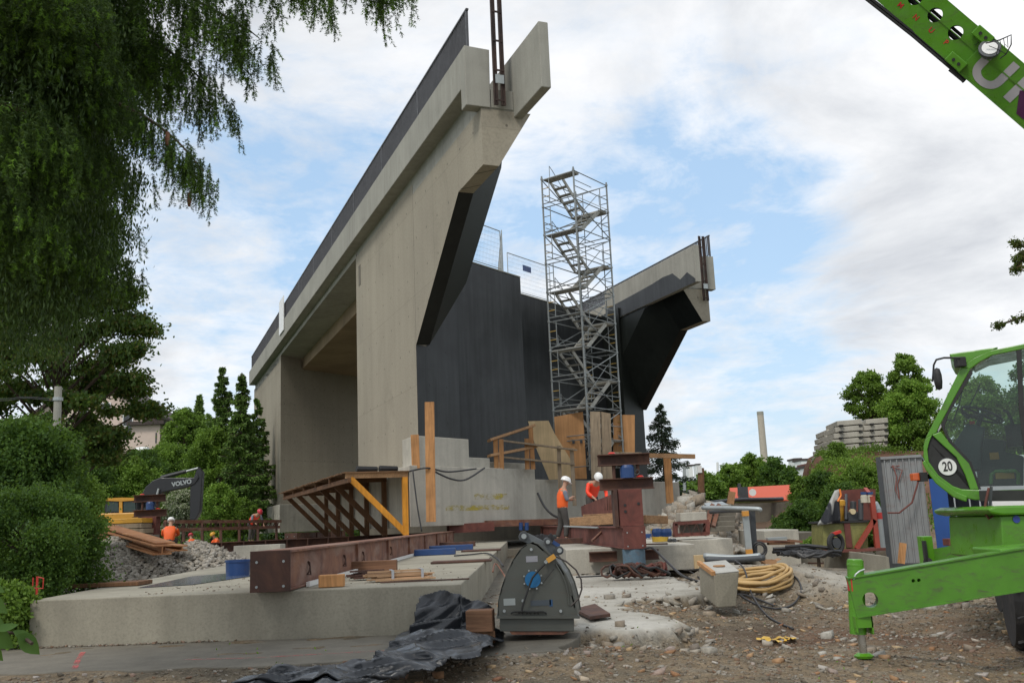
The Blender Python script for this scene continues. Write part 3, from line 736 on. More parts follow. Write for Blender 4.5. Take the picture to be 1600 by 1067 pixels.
# ------------------------------------------------------------------ scaffold stair tower
M0 = at(922, 731, 38.0); M0.z = 3.45
dA = Vector((math.sin(R(37)), math.cos(R(37)), 0)); dB = Vector((math.sin(R(-53)), math.cos(R(-53)), 0))
LA, LB, HL, NL = 2.6, 1.62, 1.238, 10
M_STL = M_STEEL; M_STEEL = paint('scaffold_steel', (.25,.27,.27), .5, .2, .5, .4, (.15,.13,.11))
st = thing('scaffold_tower', 'tall galvanised scaffold stair tower standing before the black abutment', 'scaffold', M0, 0)
def S(a, b_, z): return M0 + dA*a + dB*b_ + Vector((0, 0, z))
HT = HL*NL
for a, b_ in ((0,0),(LA,0),(0,LB),(LA,LB)):
    q = MB(); q.cyl(S(a,b_,-.02), S(a,b_,HT+.12), .038, n=8)
    for k in range(NL+1): q.cyl(S(a,b_,k*HL-.05), S(a,b_,k*HL+.03), .055, n=8)
    q.build('standard', M_STEEL, st, world=True)
def tb(name, pts, r_=.022, mat=None):
    q = MB()
    for a, b_ in pts: q.cyl(a, b_, r_, n=6)
    q.build(name, mat or M_STEEL, st, world=True)
M_YS = paint('yellow_rung', (.5,.33,.08), .5, .2, .2)
for k in range(NL):
    z = k*HL; zt = z+HL
    for b_ in (0, LB):      # long sides: ledgers and a brace
        tb('ledger', [(S(0,b_,zt-.02), S(LA,b_,zt-.02))])
        tb('ledger', [(S(0,b_,z+.55), S(LA,b_,z+.55))], .018)
        tb('brace', [(S(0,b_,z+.05), S(LA,b_,zt-.05))] if (k+(b_ > 0)) % 2 else [(S(LA,b_,z+.05), S(0,b_,zt-.05))])
    tb('brace', [(S(LA,0,z+.1), S(LA,LB,zt-.1))] if k % 2 else [(S(LA,LB,z+.1), S(LA,0,zt-.1))], .018)
    tb('brace', [(S(0,0,z+.1), S(LA,LB,z+.16))], .018)
    tb('guard_rail', [(S(0.05,LB-.06,z+.3), S(LA,LB-.06,z+.3))], .016); tb('guard_rail', [(S(0.05,.06,z+.85), S(LA*.55,.06,z+.85))], .016)
    for a in (0, LA):       # short sides: frames with a ladder strip at the outer standard
        lad = a == 0
        tb('end_frame', [(S(a,0,zt-.06), S(a,LB,zt-.06)), (S(a,0,z+.12), S(a,LB,z+.12)), (S(a,LB-.36,z+.12), S(a,LB-.36,zt-.06))])
        [tb('rung', [(S(a,LB,z+h), S(a,LB-.36,z+h))], .017, M_YS if k < 6 or k % 2 else None) for h in (.42,.78)]
    tb('end_frame', [(S(LA,.36,z+.12), S(LA,.36,zt-.06))]); [tb('rung', [(S(LA,0,z+h), S(LA,.36,z+h))], .017, M_YS if k < 6 else None) for h in (.42,.78)]
# stair flights: parallel runs, alternating lanes
M_PLAT = paint('stair_aluminium', (.36,.35,.31), .6, .2, .3, .4, (.2,.17,.13))
for k in range(NL):
    z0 = k*HL; z1 = z0+HL
    fwd = k % 2 == 0
    a0, a1 = (.5, 2.05) if fwd else (2.05, .5)
    lane0, lane1 = (.08, .78) if fwd else (.84, 1.54)
    q = MB()
    for l in (lane0+.03, lane1-.03):
        q.bar(S(a0,l,z0+.0), S(a1,l,z1-.06), .03, .16)
    q.build('stair_stringer', M_PLAT, st, world=True)
    q = MB()
    for j in range(1, 5):
        t = j/5; c_ = S(a0+(a1-a0)*t, (lane0+lane1)/2, z0+HL*t-.05)
        u_ = dA*.11; v_ = dB*(lane1-lane0-.06)/2; w_ = Vector((0,0,.02))
        q.add([c_-u_-v_-w_, c_+u_-v_-w_, c_+u_+v_-w_, c_-u_+v_-w_, c_-u_-v_+w_, c_+u_-v_+w_, c_+u_+v_+w_, c_-u_+v_+w_], [(0,3,2,1),(4,5,6,7),(0,1,5,4),(1,2,6,5),(2,3,7,6),(3,0,4,7)])
    q.build('stair_tread', M_PLAT, st, world=True)
    ae0, ae1 = (2.05, 2.56) if fwd else (.04, .5)
    q = MB(); c_ = S((ae0+ae1)/2, LB/2, z1-.04); u_ = dA*(ae1-ae0)/2; v_ = dB*(LB/2-.06); w_ = Vector((0,0,.035))
    q.add([c_-u_-v_-w_, c_+u_-v_-w_, c_+u_+v_-w_, c_-u_+v_-w_, c_-u_-v_+w_, c_+u_-v_+w_, c_+u_+v_+w_, c_-u_+v_+w_], [(0,3,2,1),(4,5,6,7),(0,1,5,4),(1,2,6,5),(2,3,7,6),(3,0,4,7)])
    q.build('platform', M_PLAT, st, world=True)
    # handrail loop beside the flight
    l = lane0 if fwd else lane1
    q = MB(); q.tube([S(a0,l,z0+.25), S(a0+(a1-a0)*.06,l,z0+.75), S(a0+(a1-a0)*.2,l,z0+.95), S(a0+(a1-a0)*.85,l,z1+.55), S(a1,l,z1+.7), S(a1,l,z1+.2)], .016)
    q.build('handrail', M_STEEL, st, world=True)

M_STEEL = M_STL
# ------------------------------------------------------------------ rusty sliding beams
def beam(x, y0, y1, z0, w, h, label, mat, plate=True, loops=True, az=.5):
    t = thing('sliding_beam', label, 'steel beam', (x, y0, z0), -R(az), 'sliding beams under the bridge')
    L = y1-y0
    q = MB(); q.boxb(-w/2, w/2, .02, L, h-.025, h); q.boxb(-w/2, w/2, .02, L, 0, .02); q.boxb(-w/2+.04, -w/2+.055, .02, L, .02, h-.025); q.boxb(w/2-.055, w/2-.04, .02, L, .02, h-.025)
    q.build('girder', mat, t, bevel=.003)
    if plate:
        q = MB(); q.boxb(-w/2-.005, w/2+.005, 0, .018, -.005, h+.003); q.build('end_plate', M_RUSTD if mat is M_RUST else mat, t, bevel=.003)
        for dx, dz in ((-.14,.05),(.14,.05),(-.14,.3),(.14,.3)):
            q = MB(); q.cyl((dx,.002,dz), (dx,-.008,dz), .014, n=8); q.build('bolt', M_STEEL, t)
    for k in range(1, 7):
        y_ = k*3.1+1
        if y_ > L: break
        q = MB(); q.boxb(w/2-.04, w/2-.002, y_, y_+.02, .02, h-.025); q.build('stiffener', mat, t)
    if loops:
        for y_ in (.95, 3.1, 4.6, 7.6):
            q = MB(); xo = w/2-.035
            q.tube([(xo,y_,.12),(xo+.02,y_,.14),(xo+.03,y_+.02,.2),(xo+.02,y_+.04,.25),(xo,y_+.04,.26)], .009); 
            q.tube([(xo,y_,.12),(xo+.03,y_+.05,.11),(xo+.02,y_+.06,.2),(xo,y_+.04,.26)], .009)
            q.build('lifting_loop', M_RUSTD, t)
    return t
bx0 = at(422, 895, 10.2).x
beam(bx0, 10.2, 33, .91, .41, .41, 'long rusty beam ending in a dark plate on the left slab', M_RUST)
q = MB(); q.bar((bx0+.24, 10.9, .93), (bx0+.42, 30, .93), .04, .05); one('white_strip', q, M_WHITE, 'white plastic strip lying along the foot of the rusty beam', 'strip')
bx1 = at(992, 840, 18.4).x
beam(bx1, 18.4, 36, .93, .41, .41, 'dark red beam overhanging the middle slab beside the column', M_REDOX, az=-4)
beam(-9.5, 40.5, 52, 1.03, .5, .45, 'rusty beam in the distance below the left foundation', M_RUST, loops=False, az=0)
# cross carriers: far left beam that lies across the view
t = thing('cross_beam', 'long rusty beam lying crosswise behind the stone heap', 'steel beam', tuple(at(285, 858, 33))[:2]+(.7,), -R(62))
q = MB(); q.ibeam((0,0,.3), (0,9.5,.3), .3, .55, .03); q.build('girder', M_RUSTD, t)
q = MB()
for k in range(12): q.box((.1, .5+k*.75, .3), (.18,.03,.5)); 
q.build('stiffener', M_RUSTD, t)
# ------------------------------------------------------------------ jacking frames
def jacking_frame(loc, label, colh=1.12, rz=0):
    t = thing('jacking_frame', label, 'jacking frame', loc, rz, 'jacking frames with a blue cylinder')
    z = 0
    q = MB(); q.boxb(-.22,.24,-.2,.2,0,colh-.02)
    q.build('column', M_REDOX, t, bevel=.006)
    q = MB(); q.boxb(-.31,-.24,-.25,.25,0,colh-.02); q.boxb(-.24,-.22,-.04,.04,0,colh-.02); q.build('column_flange', M_RUSTD, t)
    for x_, z_ in ((-.12,.98),(-.12,.86),(-.1,.4),(-.1,.28),(.14,1.0),(.16,.42)):
        if z_ < colh-.1:
            q = MB(); q.cyl((x_,-.201,z_), (x_,-.212,z_), .028, n=10); q.build('bolt_hole', M_BLACK, t)
    def ib(name, x0, x1, zc, yo):
        q = MB(); q.ibeam((x0,yo,zc), (x1,yo,zc), .28, .22, .018); q.build(name, M_RUSTD, t)
    ib('lower_beam', -.55, .5, colh+.09, -.0); ib('upper_beam', -.56, .46, colh+.56, 0)
    q = MB(); q.lathe([(.0,0),(.14,0),(.14,.2),(.12,.25),(.0,.25)], (-.0,-.05,colh+.2), n=18); j = q.build('jack', M_BLUE, t, smooth=False)
    q = MB(); q.tube([(.13,-.1,colh+.3),(.19,-.12,colh+.36),(.24,-.1,colh+.3),(.19,-.1,colh+.25),(.13,-.1,colh+.27)], .012); q.build('jack_handle', M_STEELD, t)
    for x_ in (-.26, .21):
        q = MB(); q.cyl((x_,-.05,colh+.2), (x_,-.05,colh+.45), .035); q.build('rod', M_RUSTD, t)
    for x_, z_ in ((-.28, colh+.67),(.24, colh+.2)):
        q = MB(); q.lathe([(0,0),(.08,0),(.05,.03),(0,.03)], (x_,-.05,z_+.01), n=10); q.build('clamp_disc', M_RED, t)
    return t
jacking_frame((at(984,800,18.9).x, 18.95, 1.345), 'rust red jacking frame with blue cylinder on the middle beam end', .72)
jacking_frame((at(236,800,31).x, 31, .95), 'rusty jacking frame with blue cylinder beside the yellow excavator', 1.25)
# pipe column and brackets under the beam head
t = thing('pipe_support', 'stained blue steel pipe column under the dark red beam head', 'support', (at(992,880,18.55).x, 18.62, .42))
q = MB(); q.cyl((0,0,0), (0,0,.5), .215, n=20); q.build('pipe', paint('stained_blue', (.09,.15,.2), .5, .2, .1, .7, (.12,.07,.05), 2), t)
for dx in (-.48,.36):
    q = MB(); q.ibeam((dx-.28,1.24,.34), (dx+.28,1.24,.34), .2, .2, .02); q.build('bracket', M_RUSTD, t)
# lashing chains in a heap at the pipe foot
def tangle(name, c_, rx, ry, h, r_, mat, n, label, cat, seed, loops=3):
    rr = random.Random(seed); t = thing(name, label, cat, c_)
    for k in range(n):
        pts = []; ph = rr.uniform(0, 6.3); ex = rr.uniform(.5, 1); ey = rr.uniform(.5, 1); ox, oy = rr.uniform(-.2,.2)*rx, rr.uniform(-.2,.2)*ry
        for i in range(28):
            a = ph + i/27*6.283*loops*.4
            pts.append((ox+math.cos(a)*rx*ex*(1+.15*math.sin(a*3+k)), oy+math.sin(a)*ry*ey, max(r_, h*rr.uniform(.5,1)*abs(math.sin(a*1.5+k))*.8+r_)))
        q = MB(); q.tube(pts, r_, 5); q.build('strand', mat if not isinstance(mat, list) else mat[k % len(mat)], t)
    return t
cp = at(995, 903, 17.3); tangle('lashing_chains', (cp.x, 17.3, .46), .5, .3, .3, .022, [M_RUSTD, M_REDOX, M_BLACK, M_RUSTD], 14, 'heap of red and dark lashing chains at the foot of the pipe column', 'chains', 4)
# ------------------------------------------------------------------ timber side platform on the foundation
T = thing('timber_platform', 'timber working platform on struts along the left side of the foundation', 'platform', BO, BR)
PL = 3.28
q = MB(); s = 6.3; k = 0
rr = random.Random(3)
while s < 21.2:
    w_ = .24; q.box((-1.22, s+w_/2, PL-.02+rr.uniform(-.006,.006)), (2.05+rr.uniform(-.06,.16), w_-.012, .04)); s += w_; k += 1
q.build('deck_boards', wood('deck_timber', (.2,.115,.06), .55, axis=0), T)
for i, s in enumerate((6.45, 9.3, 12.1, 14.9, 17.7, 20.5)):
    mt_ = M_ORANGEW if i == 0 else M_WOODD
    q = MB(); q.bar((-.2,s,PL-.12), (-2.2,s,PL-.12), .1, .16); q.build('joist', M_WOODD if i else M_WOODX, T)
    q = MB(); q.bar((-.3,s,1.25), (-.3,s,PL-.2), .16, .16); q.build('upright', mt_, T)
    q = MB(); q.bar((-2.05,s-.02,PL-.2), (-.3,s-.02,1.32), .1, .18); q.build('strut', mt_, T)
q = MB(); q.bar((-2.1,6.3,PL-.26),(-2.1,21,PL-.26), .1,.14); q.build('edge_beam', M_WOODD, T)
# black sack roll on the platform
q = MB(); 
for i, (n_, l) in enumerate(((-.75,.62),(-1.45,.7))):
    c_ = BW(n_, 6.75, PL+.1); a = BW(n_-l/2, 6.7, PL+.1); b_ = BW(n_+l/2, 6.8, PL+.09); q.cyl(a, b_, .1, .085, n=9)
one('black_roll', q, M_BLACK, 'two black rubber rolls on top of the timber platform', 'rubber roll', bevel=.02)
# upright boards fixed at the foundation corner
def board(name, x, y0, y1, Y_, w_, t_, mat, label, group=None, cat='board', xtop=None):
    a = at(x, y1, Y_); b_ = at(xtop if xtop is not None else x, y0, Y_)
    q = MB(); q.bar(a, b_, w_, t_, (0,1,0)); return one(name, q, mat, label, cat, group, bevel=.004)
board('timber_board', 673.5, 628, 815, 30.3, .3, .06, M_WOOD, 'tall orange board standing upright against the foundation corner', xtop=671)
board('timber_board', 650, 679, 733, 31.2, .26, .06, M_WOOD, 'short orange board standing on the platform beside the black wall', xtop=648)
board('timber_board', 975, 648, 712, 40.2, .9, .04, M_PLY, 'orange boards behind the right leg of the scaffold tower')
# guard rail of timber and the sheets behind it
T = thing('timber_guard_rail', 'timber guard rail with posts around the pit on the foundation', 'guard rail', tuple(at(780, 733, 35))[:2]+(3.45,))
def wp(mt, name, pts, w_=.12, h_=.05):
    for a, b_ in pts:
        q = MB(); q.bar(a, b_, w_, h_, (0,1,0)); q.build(name, mt, T, world=True)
wp(M_WOOD, 'post', [(at(776,733,35), at(774,686,35)), (at(784,733,35), at(783,686,35)), (at(833,733,36), at(829,668,36)), (at(824,733,35.9), at(823,685,35.9))], .17)
wp(M_WOODX, 'rail', [(at(764,688,34.8), at(834,665,36.2)), (at(764,712,34.8), at(837,698,36.2))], .09, .22)
wp(M_WOODG, 'rail', [(at(782,688,35.2), at(900,703,36.8)), (at(784,714,35.2), at(896,725,36.8))], .06, .2)
wp(M_WOODG, 'post', [(at(876,786,36.6), at(873,696,36.6)), (at(898,790,36.8), at(893,700,36.8))], .15)
def sheet(name, px, Y_, mat, label, th=.03, cat='sheet', dy=None):
    pts = [at(x, y, Y_ + (dy[i] if dy else 0)) for i, (x, y) in enumerate(px)]
    q = MB(); q.prism(pts, [p+Vector((0,th,0)) for p in pts]); return one(name, q, mat, label, cat)
sheet('plywood_sheet', [(858,749),(837,698),(825,658),(857,657),(866,676),(893,720),(892,748)], 37.6, M_PLYP, 'pale yellow plywood sheet with slanted edge leaning at the pit')
sheet('plywood_sheet', [(871,748),(866,651),(911,643),(917,748)], 38.6, M_PLY, 'large orange plywood sheet standing before the scaffold tower')
for (x, y) in ((896,690),(908,689)):
    one('wire_tie', MB().box(tuple(at(x,y,38.55)), (.1,.02,.16)), M_STEELD, 'small dark fixing on the orange plywood sheet, %s one' % ('left' if x < 900 else 'right'), 'fixing')
q = MB(); 
sheet('grey_board', [(924,748),(922,643),(938,643),(940,748)], 37.7, M_WOODG, 'left one of two tall grey boards before the scaffold tower', .05, 'board')
sheet('grey_board', [(941,748),(939,643),(954,646),(957,748)], 37.8, M_WOODG, 'right one of two tall grey boards before the scaffold tower', .05, 'board')
board('timber_board', 960, 706, 712, 39, 2.2, .05, M_WOODG, 'flat pale board lying behind the upper steel beam')
T = thing('timber_outrigger', 'T shaped timber bracket hung on the right end of the foundation', 'timber bracket', tuple(at(1047,785,44.5)))
q = MB(); q.bar(at(1047,786,44.5), at(1042,712,44.5), .33, .14, (0,1,0)); q.build('post', M_WOOD, T, world=True)
q = MB(); q.bar(at(940,710,42.5), at(1085,713,44.3), .15, .2); q.build('arm', M_WOODX, T, world=True)
# cables hanging on the foundation
def cable(pts, r_, mat, label, name='cable', cat='cable', n=6, group=None):
    p = [Vector(q_) for q_ in pts]; out = []
    for i in range(len(p)-1):
        a = p[max(i-1,0)]; b_ = p[i]; c_ = p[i+1]; d = p[min(i+2,len(p)-1)]
        for j in range(6):
            t = j/6; out.append(.5*((2*b_)+(-a+c_)*t+(2*a-5*b_+4*c_-d)*t*t+(-a+3*b_-3*c_+d)*t**3))
    out.append(p[-1]); q = MB(); q.tube(out, r_, n); return one(name, q, mat, label, cat, group, smooth=True)
cable([at(640,736,30.6), at(668,731,30.2), at(700,737,31.4), at(744,732,32.4)], .03, M_HOSEB, 'upper black cable sagging across the top of the foundation')
cable([at(680,737,30.6), at(705,748,31.2), at(728,749,31.8), at(757,731,33)], .03, M_HOSEB, 'lower black cable sagging across the foundation face')
cable([at(645,735,30.3), at(652,790,30.2), at(659,830,30.1)], .025, M_HOSEB, 'thin black cable hanging down the foundation corner')
cable([at(840,770,35), at(850,790,34.8), at(862,803,34.6), at(874,809,34)], .04, M_HOSEB, 'black hose hanging beside the standing worker')
# ------------------------------------------------------------------ things lying on the left slab
def sb(x, y, Y_=None, z=.905): return atz(x, y, z)
def blk(name, x0, x1, ybot, ytop, mat, label, depth=.3, z=.905, cat='timber block', rz=0, bevel=.008, group=None):
    a = atz(x0, ybot, z); b_ = atz(x1, ybot, z); h = (ybot-ytop)*a.y/FPX
    c_ = (a+b_)/2 + Vector((0, depth/2, h/2)); q = MB(); q.box((0,0,h/2), ((b_-a).length, depth, h)); o = q.build(name, mat, None, bevel=bevel)
    o.location = (c_.x, c_.y, z); o.rotation_euler = (0,0,rz); return tag(o, label, cat, group)
blk('timber_block', 502, 531, 917, 899, M_WOOD, 'small orange timber block on the slab near the beam end plate', .16, rz=.1)
blk('timber_block', 556, 607, 893, 877, wood('brown_block', (.24,.13,.08), .6, axis=0), 'brown timber block on the slab against the rusty beam', .14)
blk('steel_channel', 662, 697, 867, 858, M_BLUE, 'blue grey steel channel nearest on the slab', .25, cat='steel channel', group='blue channels on the slab')
blk('steel_channel', 688, 722, 860, 852, M_BLUE, 'blue grey steel channel second on the slab', .3, cat='steel channel', group='blue channels on the slab')
blk('steel_channel', 702, 727, 854, 847, M_RUSTD, 'dark rusty channel farthest behind the blue ones', .3, cat='steel channel')
blk('steel_plate', 690, 752, 879, 876, M_RUSTD, 'thin dark rusty plate lying flat on the slab', .5, cat='steel plate')
blk('steel_plate', 735, 768, 861, 859, M_RUSTD, 'thin plate at the far corner of the slab', .8, cat='steel plate')
blk('steel_rod', 612, 718, 908, 905.8, M_RUSTD, 'thin red rod lying on the slab before the wood bundle', .03, cat='rod')
blk('gravel_board', 128, 195, 917, 911, M_WOODD, 'dark board on the left slab edge below the stone heap', .5, cat='board')
def bundle(c_, L, n, wx, mat, label, rz, seed, strap=True, r_=.016):
    rr = random.Random(seed); t = thing('wood_bundle', label, 'wood bundle', c_, rz)
    for k in range(n):
        q = MB(); x0 = rr.uniform(-.12,.1); y = rr.uniform(-wx, wx); z = rr.uniform(.01, .1)*(1-abs(y)/wx*.6)
        q.box((x0, y, z+.01), (L*rr.uniform(.85,1.05), rr.uniform(.02,.05), rr.uniform(.012,.022)), rz=rr.uniform(-.06,.06)); q.build('strip', mat, t)
    if strap:
        for x in (-.12,.22):
            q = MB(); q.box((x,0,.12), (.03, wx*1.5, .006)); q.box((x,-wx*.85,.07),(.03,.006,.11)); q.build('strap', paint('strap_grey',(.4,.42,.45),.4), t)
    return t
c_ = atz(628, 906, .905); bundle((c_.x, c_.y, .905), .62, 26, .17, wood('strip_wood', (.5,.33,.2), .6, axis=0), 'strapped bundle of pale wood strips on the slab', R(14), 1)
c_ = atz(578, 905, .905); bundle((c_.x, c_.y+.05, .905), .36, 24, .12, M_RUSTD, 'small dark pile of sticks beside the wood bundle', R(20), 2, False)
# barrel halves
def tub(x, ybot, ytop, x0, x1, z, mat, label):
    a = atz(x, ybot, z); s_ = a.y/FPX; r_ = (x1-x0)/2*s_; h = (ybot-ytop)*s_
    t = thing('tub', label, 'tub', (a.x, a.y+r_, z))
    q = MB(); q.lathe([(0,0),(r_*.93,0),(r_*.97,h*.85),(r_*1.03,h*.86),(r_*1.03,h),(r_*.9,h),(r_*.86,.03),(0,.03)], n=24); q.build('body', mat, t, smooth=False)
    q = MB(); q.tube([(r_*1.0,0,h*.55),(r_*1.25,0,h*.65),(r_*1.3,0,h*.45),(r_*1.0,0,h*.35)], .01); q.build('handle', M_STEELD, t); return t
tub(366, 900, 876, 347, 385, .905, M_BLUE, 'blue steel tub on the left slab beside the beam end plate')
# dark metal sheet with water beside it
q = MB(); p = [atz(x,y,.906) for x,y in ((215,918),(300,900),(385,893),(392,900),(300,913))]; q.prism(p, [v+Vector((0,0,.003)) for v in p])
mtw, ntw, bw = newmat('wet_film'); bw.inputs['Base Color'].default_value = (.1,.12,.15,1); bw.inputs['Roughness'].default_value = .12
one('puddle', q, mtw, 'thin wet patch on the slab by the blue tub', 'puddle')
blk('concrete_block', 184, 231, 908, 883, M_CONC_F, 'small upright concrete block at the foot of the stone heap', .35, z=.45, cat='concrete block')
q = MB(); Yb = 24; 
for px in ([(311,886),(318,866),(330,862),(340,868),(352,886)],): 
    pts = [at(x,y,Yb) for x,y in px]; q.prism(pts, [v+Vector((.15,.7,-.05)) for v in pts])
one('concrete_lump', q, M_CONC_F, 'pointed pale concrete lump right of the stone heap', 'concrete lump')
for i, (x0, x1, y0, y1, Yd) in enumerate(((352,395,848,866,26),(383,420,853,880,24.5))):
    blk('kerb_block', x0, x1, y1, y0, M_CONC_F, ('low pale concrete kerb piece, farther one, behind the blue tub', 'pale concrete kerb piece, nearer one, behind the blue tub')[i], .6, z=.7, cat='concrete block')
# rusty sheet piles slanting over the heap, stack of grey boards, stack behind
def rail(x0,y0,Y0,x1,y1,Y1,w_,mat,label,name='sheet_pile'):
    a, b_ = at(x0,y0,Y0), at(x1,y1,Y1); q = MB(); q.ibeam(a, b_, w_, w_*.5, .03); return one(name, q, mat, label, 'sheet pile', 'sheet piles on the heap')
M_RUSTO = rust('rust_orange', (.3,.13,.05), (.16,.07,.035), (.42,.22,.1))
rail(150,822,25, 258,855,21.2, .42, M_RUSTO, 'upper rusty sheet pile sloping down onto the stone heap')
rail(152,829,24.8, 254,859,21, .4, M_RUSTO, 'lower orange rusty sheet pile sloping down onto the stone heap')
rail(225,848,23.5, 285,856,22, .25, M_RUSTO, 'short rusty profile at the right end of the sheet piles')
T = thing('board_stack', 'stack of grey concrete boards behind the stone heap', 'stack', (at(178,872,27).x, 27.3, .5))
for k in range(4):
    q = MB(); q.box((rr.uniform(-.1,.1)*1, 0, .14+k*.28), (2.0-.12*k, 1.2, .24)); q.build('board', M_CONC_D, T, bevel=.01)
T = thing('timber_stack', 'stack of brown timbers under the yellow excavator', 'stack', (at(185,815,30).x, 30.5, 1.35))
for k in range(5):
    q = MB(); q.box((rr.uniform(-.1,.1), 0, .07+k*.16), (1.55, 1.1, .14)); q.build('timber', M_WOODG if k < 4 else M_YEL, T, bevel=.01)
# reinforcement truss girders in the distance on the left
T = thing('truss_girder', 'long rusty lattice girder behind the left beam', 'lattice girder', tuple(at(262,842,35)))
a0, b0 = at(258,815,36), at(436,814,46); a1, b1 = at(258,828,36), at(436,823,46)
for p_, q_ in ((a0,b0),(a1,b1),(a0+Vector((0,.3,0)), b0+Vector((0,.3,0)))): 
    q = MB(); q.bar(p_, q_, .1, .13); q.build('chord', M_RUST, T, world=True)
q = MB()
for k in range(46):
    t0, t1 = k/46, (k+1)/46; q.bar(a1.lerp(b1, t0), a0.lerp(b0, t1 if k % 2 else t0), .03, .03)
q.build('lattice', M_RUSTD, T, world=True)
for k in range(7): q = MB(); q.bar(at(258+k*29,815,36+k*1.6), at(258+k*29,846,36+k*1.6), .1,.1); q.build('leg', M_RUSTD, T, world=True)
# perforated feed rail and timbers by the workers
T = thing('feed_rail', 'dark red perforated rail sloping towards the bending worker', 'feed rail', tuple(at(912,806,25)))
q = MB(); q.prism([at(x,y,yy) for x,y,yy in ((908,791,26.5),(909,806,26.5),(964,800,21),(963,769,21))], [at(x,y,yy)+Vector((.1,.2,0)) for x,y,yy in ((908,791,26.5),(909,806,26.5),(964,800,21),(963,769,21))]); q.build('web', M_REDOX, T, world=True)
for k in range(15):
    t = k/14; x = 914+t*47; yt = 788-t*13; yb = 800-t*4; Yq = 26.3-t*5.2; q = MB(); q.bar(at(x,yt,Yq-.05), at(x-1,yb,Yq-.05), .05, .03); q.build('rib', M_RUSTD, T, world=True)
def tim(x0,y0,Y0,x1,y1,Y1,w_,h_,mat,label,name='timber_beam'):
    q = MB(); q.bar(at(x0,y0,Y0), at(x1,y1,Y1), w_, h_); return one(name, q, mat, label, 'timber', bevel=.01)
tim(896,815,23.5, 966,811,20.6, .2, .2, M_WOODX, 'long orange timber lying left of the jacking column')
tim(915,806,24.2, 964,804,21, .14, .08, M_WOODX, 'thin yellow timber with blue end on top of the long orange timber')
tim(1004,811,19.6, 1039,812,20.2, .16, .16, M_WOODX, 'short orange timber sticking out right of the jacking column')
tim(882,822,23, 935,824,21.5, .06, .035, M_STEEL, 'thin grey pipe beside the standing worker', 'pipe')
blk('steel_plate', 871, 900, 843, 835, paint('green_grey', (.06,.09,.09), .5), 'dark green steel plates in front of the standing worker', .5, z=.93, cat='steel plate')
blk('steel_plate', 900, 921, 842, 836, paint('green_grey2', (.07,.085,.08), .5), 'dark grey steel plate beside the green plates', .5, z=.93, cat='steel plate')
blk('steel_box', 882, 911, 849, 841, M_RUSTD, 'dark flat steel box at the middle slab edge', .25, z=.93, cat='steel box')
tim(925,845,20.3, 942,829,21.6, .05, .05, M_RUST, 'thin rusty strut leaning on the dark red beam', 'strut')
tim(660,822,29.5, 700,850,16.5, .03,.03, M_RUSTD, 'x', 'strut') if False else None
# wheels and slide gear between slabs, seen in the gap under the foundation
for i, (x0,x1,y,Yg) in enumerate(((760,868,820,34),(640,700,828,30),(880,890,822,34))):
    pass
q = MB(); q.bar(at(762,818,33.8), at(868,815,35.5), .4, .22); one('sliding_beam', q, M_RUST, 'orange rusty beam just below the foundation front edge', 'steel beam', 'sliding beams under the bridge')
q = MB(); q.bar(at(700,826,33), at(770,822,33.6), .3, .3); one('sliding_shoe', q, M_REDOX, 'dusty red sliding shoe under the yellow marked foundation', 'sliding shoe')
for i, x in enumerate((814,823)):
    q = MB(); q.cyl(at(x,828,33.5), at(x,816,33.5), .07, n=10); one('hydraulic_cylinder', q, M_BLUE, ('left','right')[i]+' one of two small blue cylinders below the foundation', 'cylinder')
# black fleece heap behind the bucket
# ------------------------------------------------------------------ right of the middle slab
T = thing('lattice_frame', 'dark red lattice frame carrying a concrete slab piece', 'frame', tuple(at(1079,836,22.8)))
Yf = 22.8
for a, b_, w_ in (((1053,818),(1106,814),.08),((1053,836),(1106,833),.08),((1055,836),(1055,818),.08),((1104,834),(1104,815),.1)):
    q = MB(); q.bar(at(*a,Yf), at(*b_,Yf), .3, w_, (0,0,1) if abs(a[0]-b_[0]) > 9 else (1,0,0)); q.build('member', M_REDOX, T, world=True)
q = MB()
for k in range(6): q.bar(at(1058+k*7.5, 834 if k % 2 else 818, Yf-.16), at(1065.5+k*7.5, 818 if k % 2 else 834, Yf-.16), .015, .015)
q.build('diagonal', M_RUSTD, T, world=True)
q = MB(); q.box(tuple(at(1080,807,Yf+.1)), (.62,.5,.2), R(3)); one('concrete_slab_piece', q, M_CONC_F, 'square concrete slab piece on the dark red lattice frame', 'concrete slab', bevel=.015)
q = MB(); q.box(tuple(at(1080,827,Yf+.35)), (.6,.3,.25), R(3)); one('concrete_slab_piece', q, M_CONC_F, 'concrete piece seen through the dark red lattice frame', 'concrete slab', bevel=.015)
tub(1034, 846, 826, 1020, 1047, .935, paint('yellow_tub', (.5,.33,.04), .5, .1, 0, .4), 'yellow mortar tub with dark blue bags on the middle slab')
for x in (1027, 1041):
    q = MB(); c_ = at(x, 831, 20.55); q.lathe([(0,-.1),(.11,-.09),(.12,0),(.1,.07),(0,.08)], tuple(c_), n=10); one('bag', q, M_BLUE, 'dark blue bag in the yellow tub, %s one' % ('left' if x < 1030 else 'right'), 'bag')
tangle('glove_heap', tuple(atz(1049, 847, .925)), .12,.08,.08,.016, M_STEELD, 6, 'small grey heap of rags beside the yellow tub', 'rags', 9)
tim(1009,850,19.3, 1043,849,19.9, .03,.03, M_RUSTD, 'thin red bar on the right part of the middle slab', 'bar')
blk('blue_plate', 1008, 1022, 841, 834, M_BLUE, 'small blue grey box left of the yellow tub', .3, z=.93, cat='box')
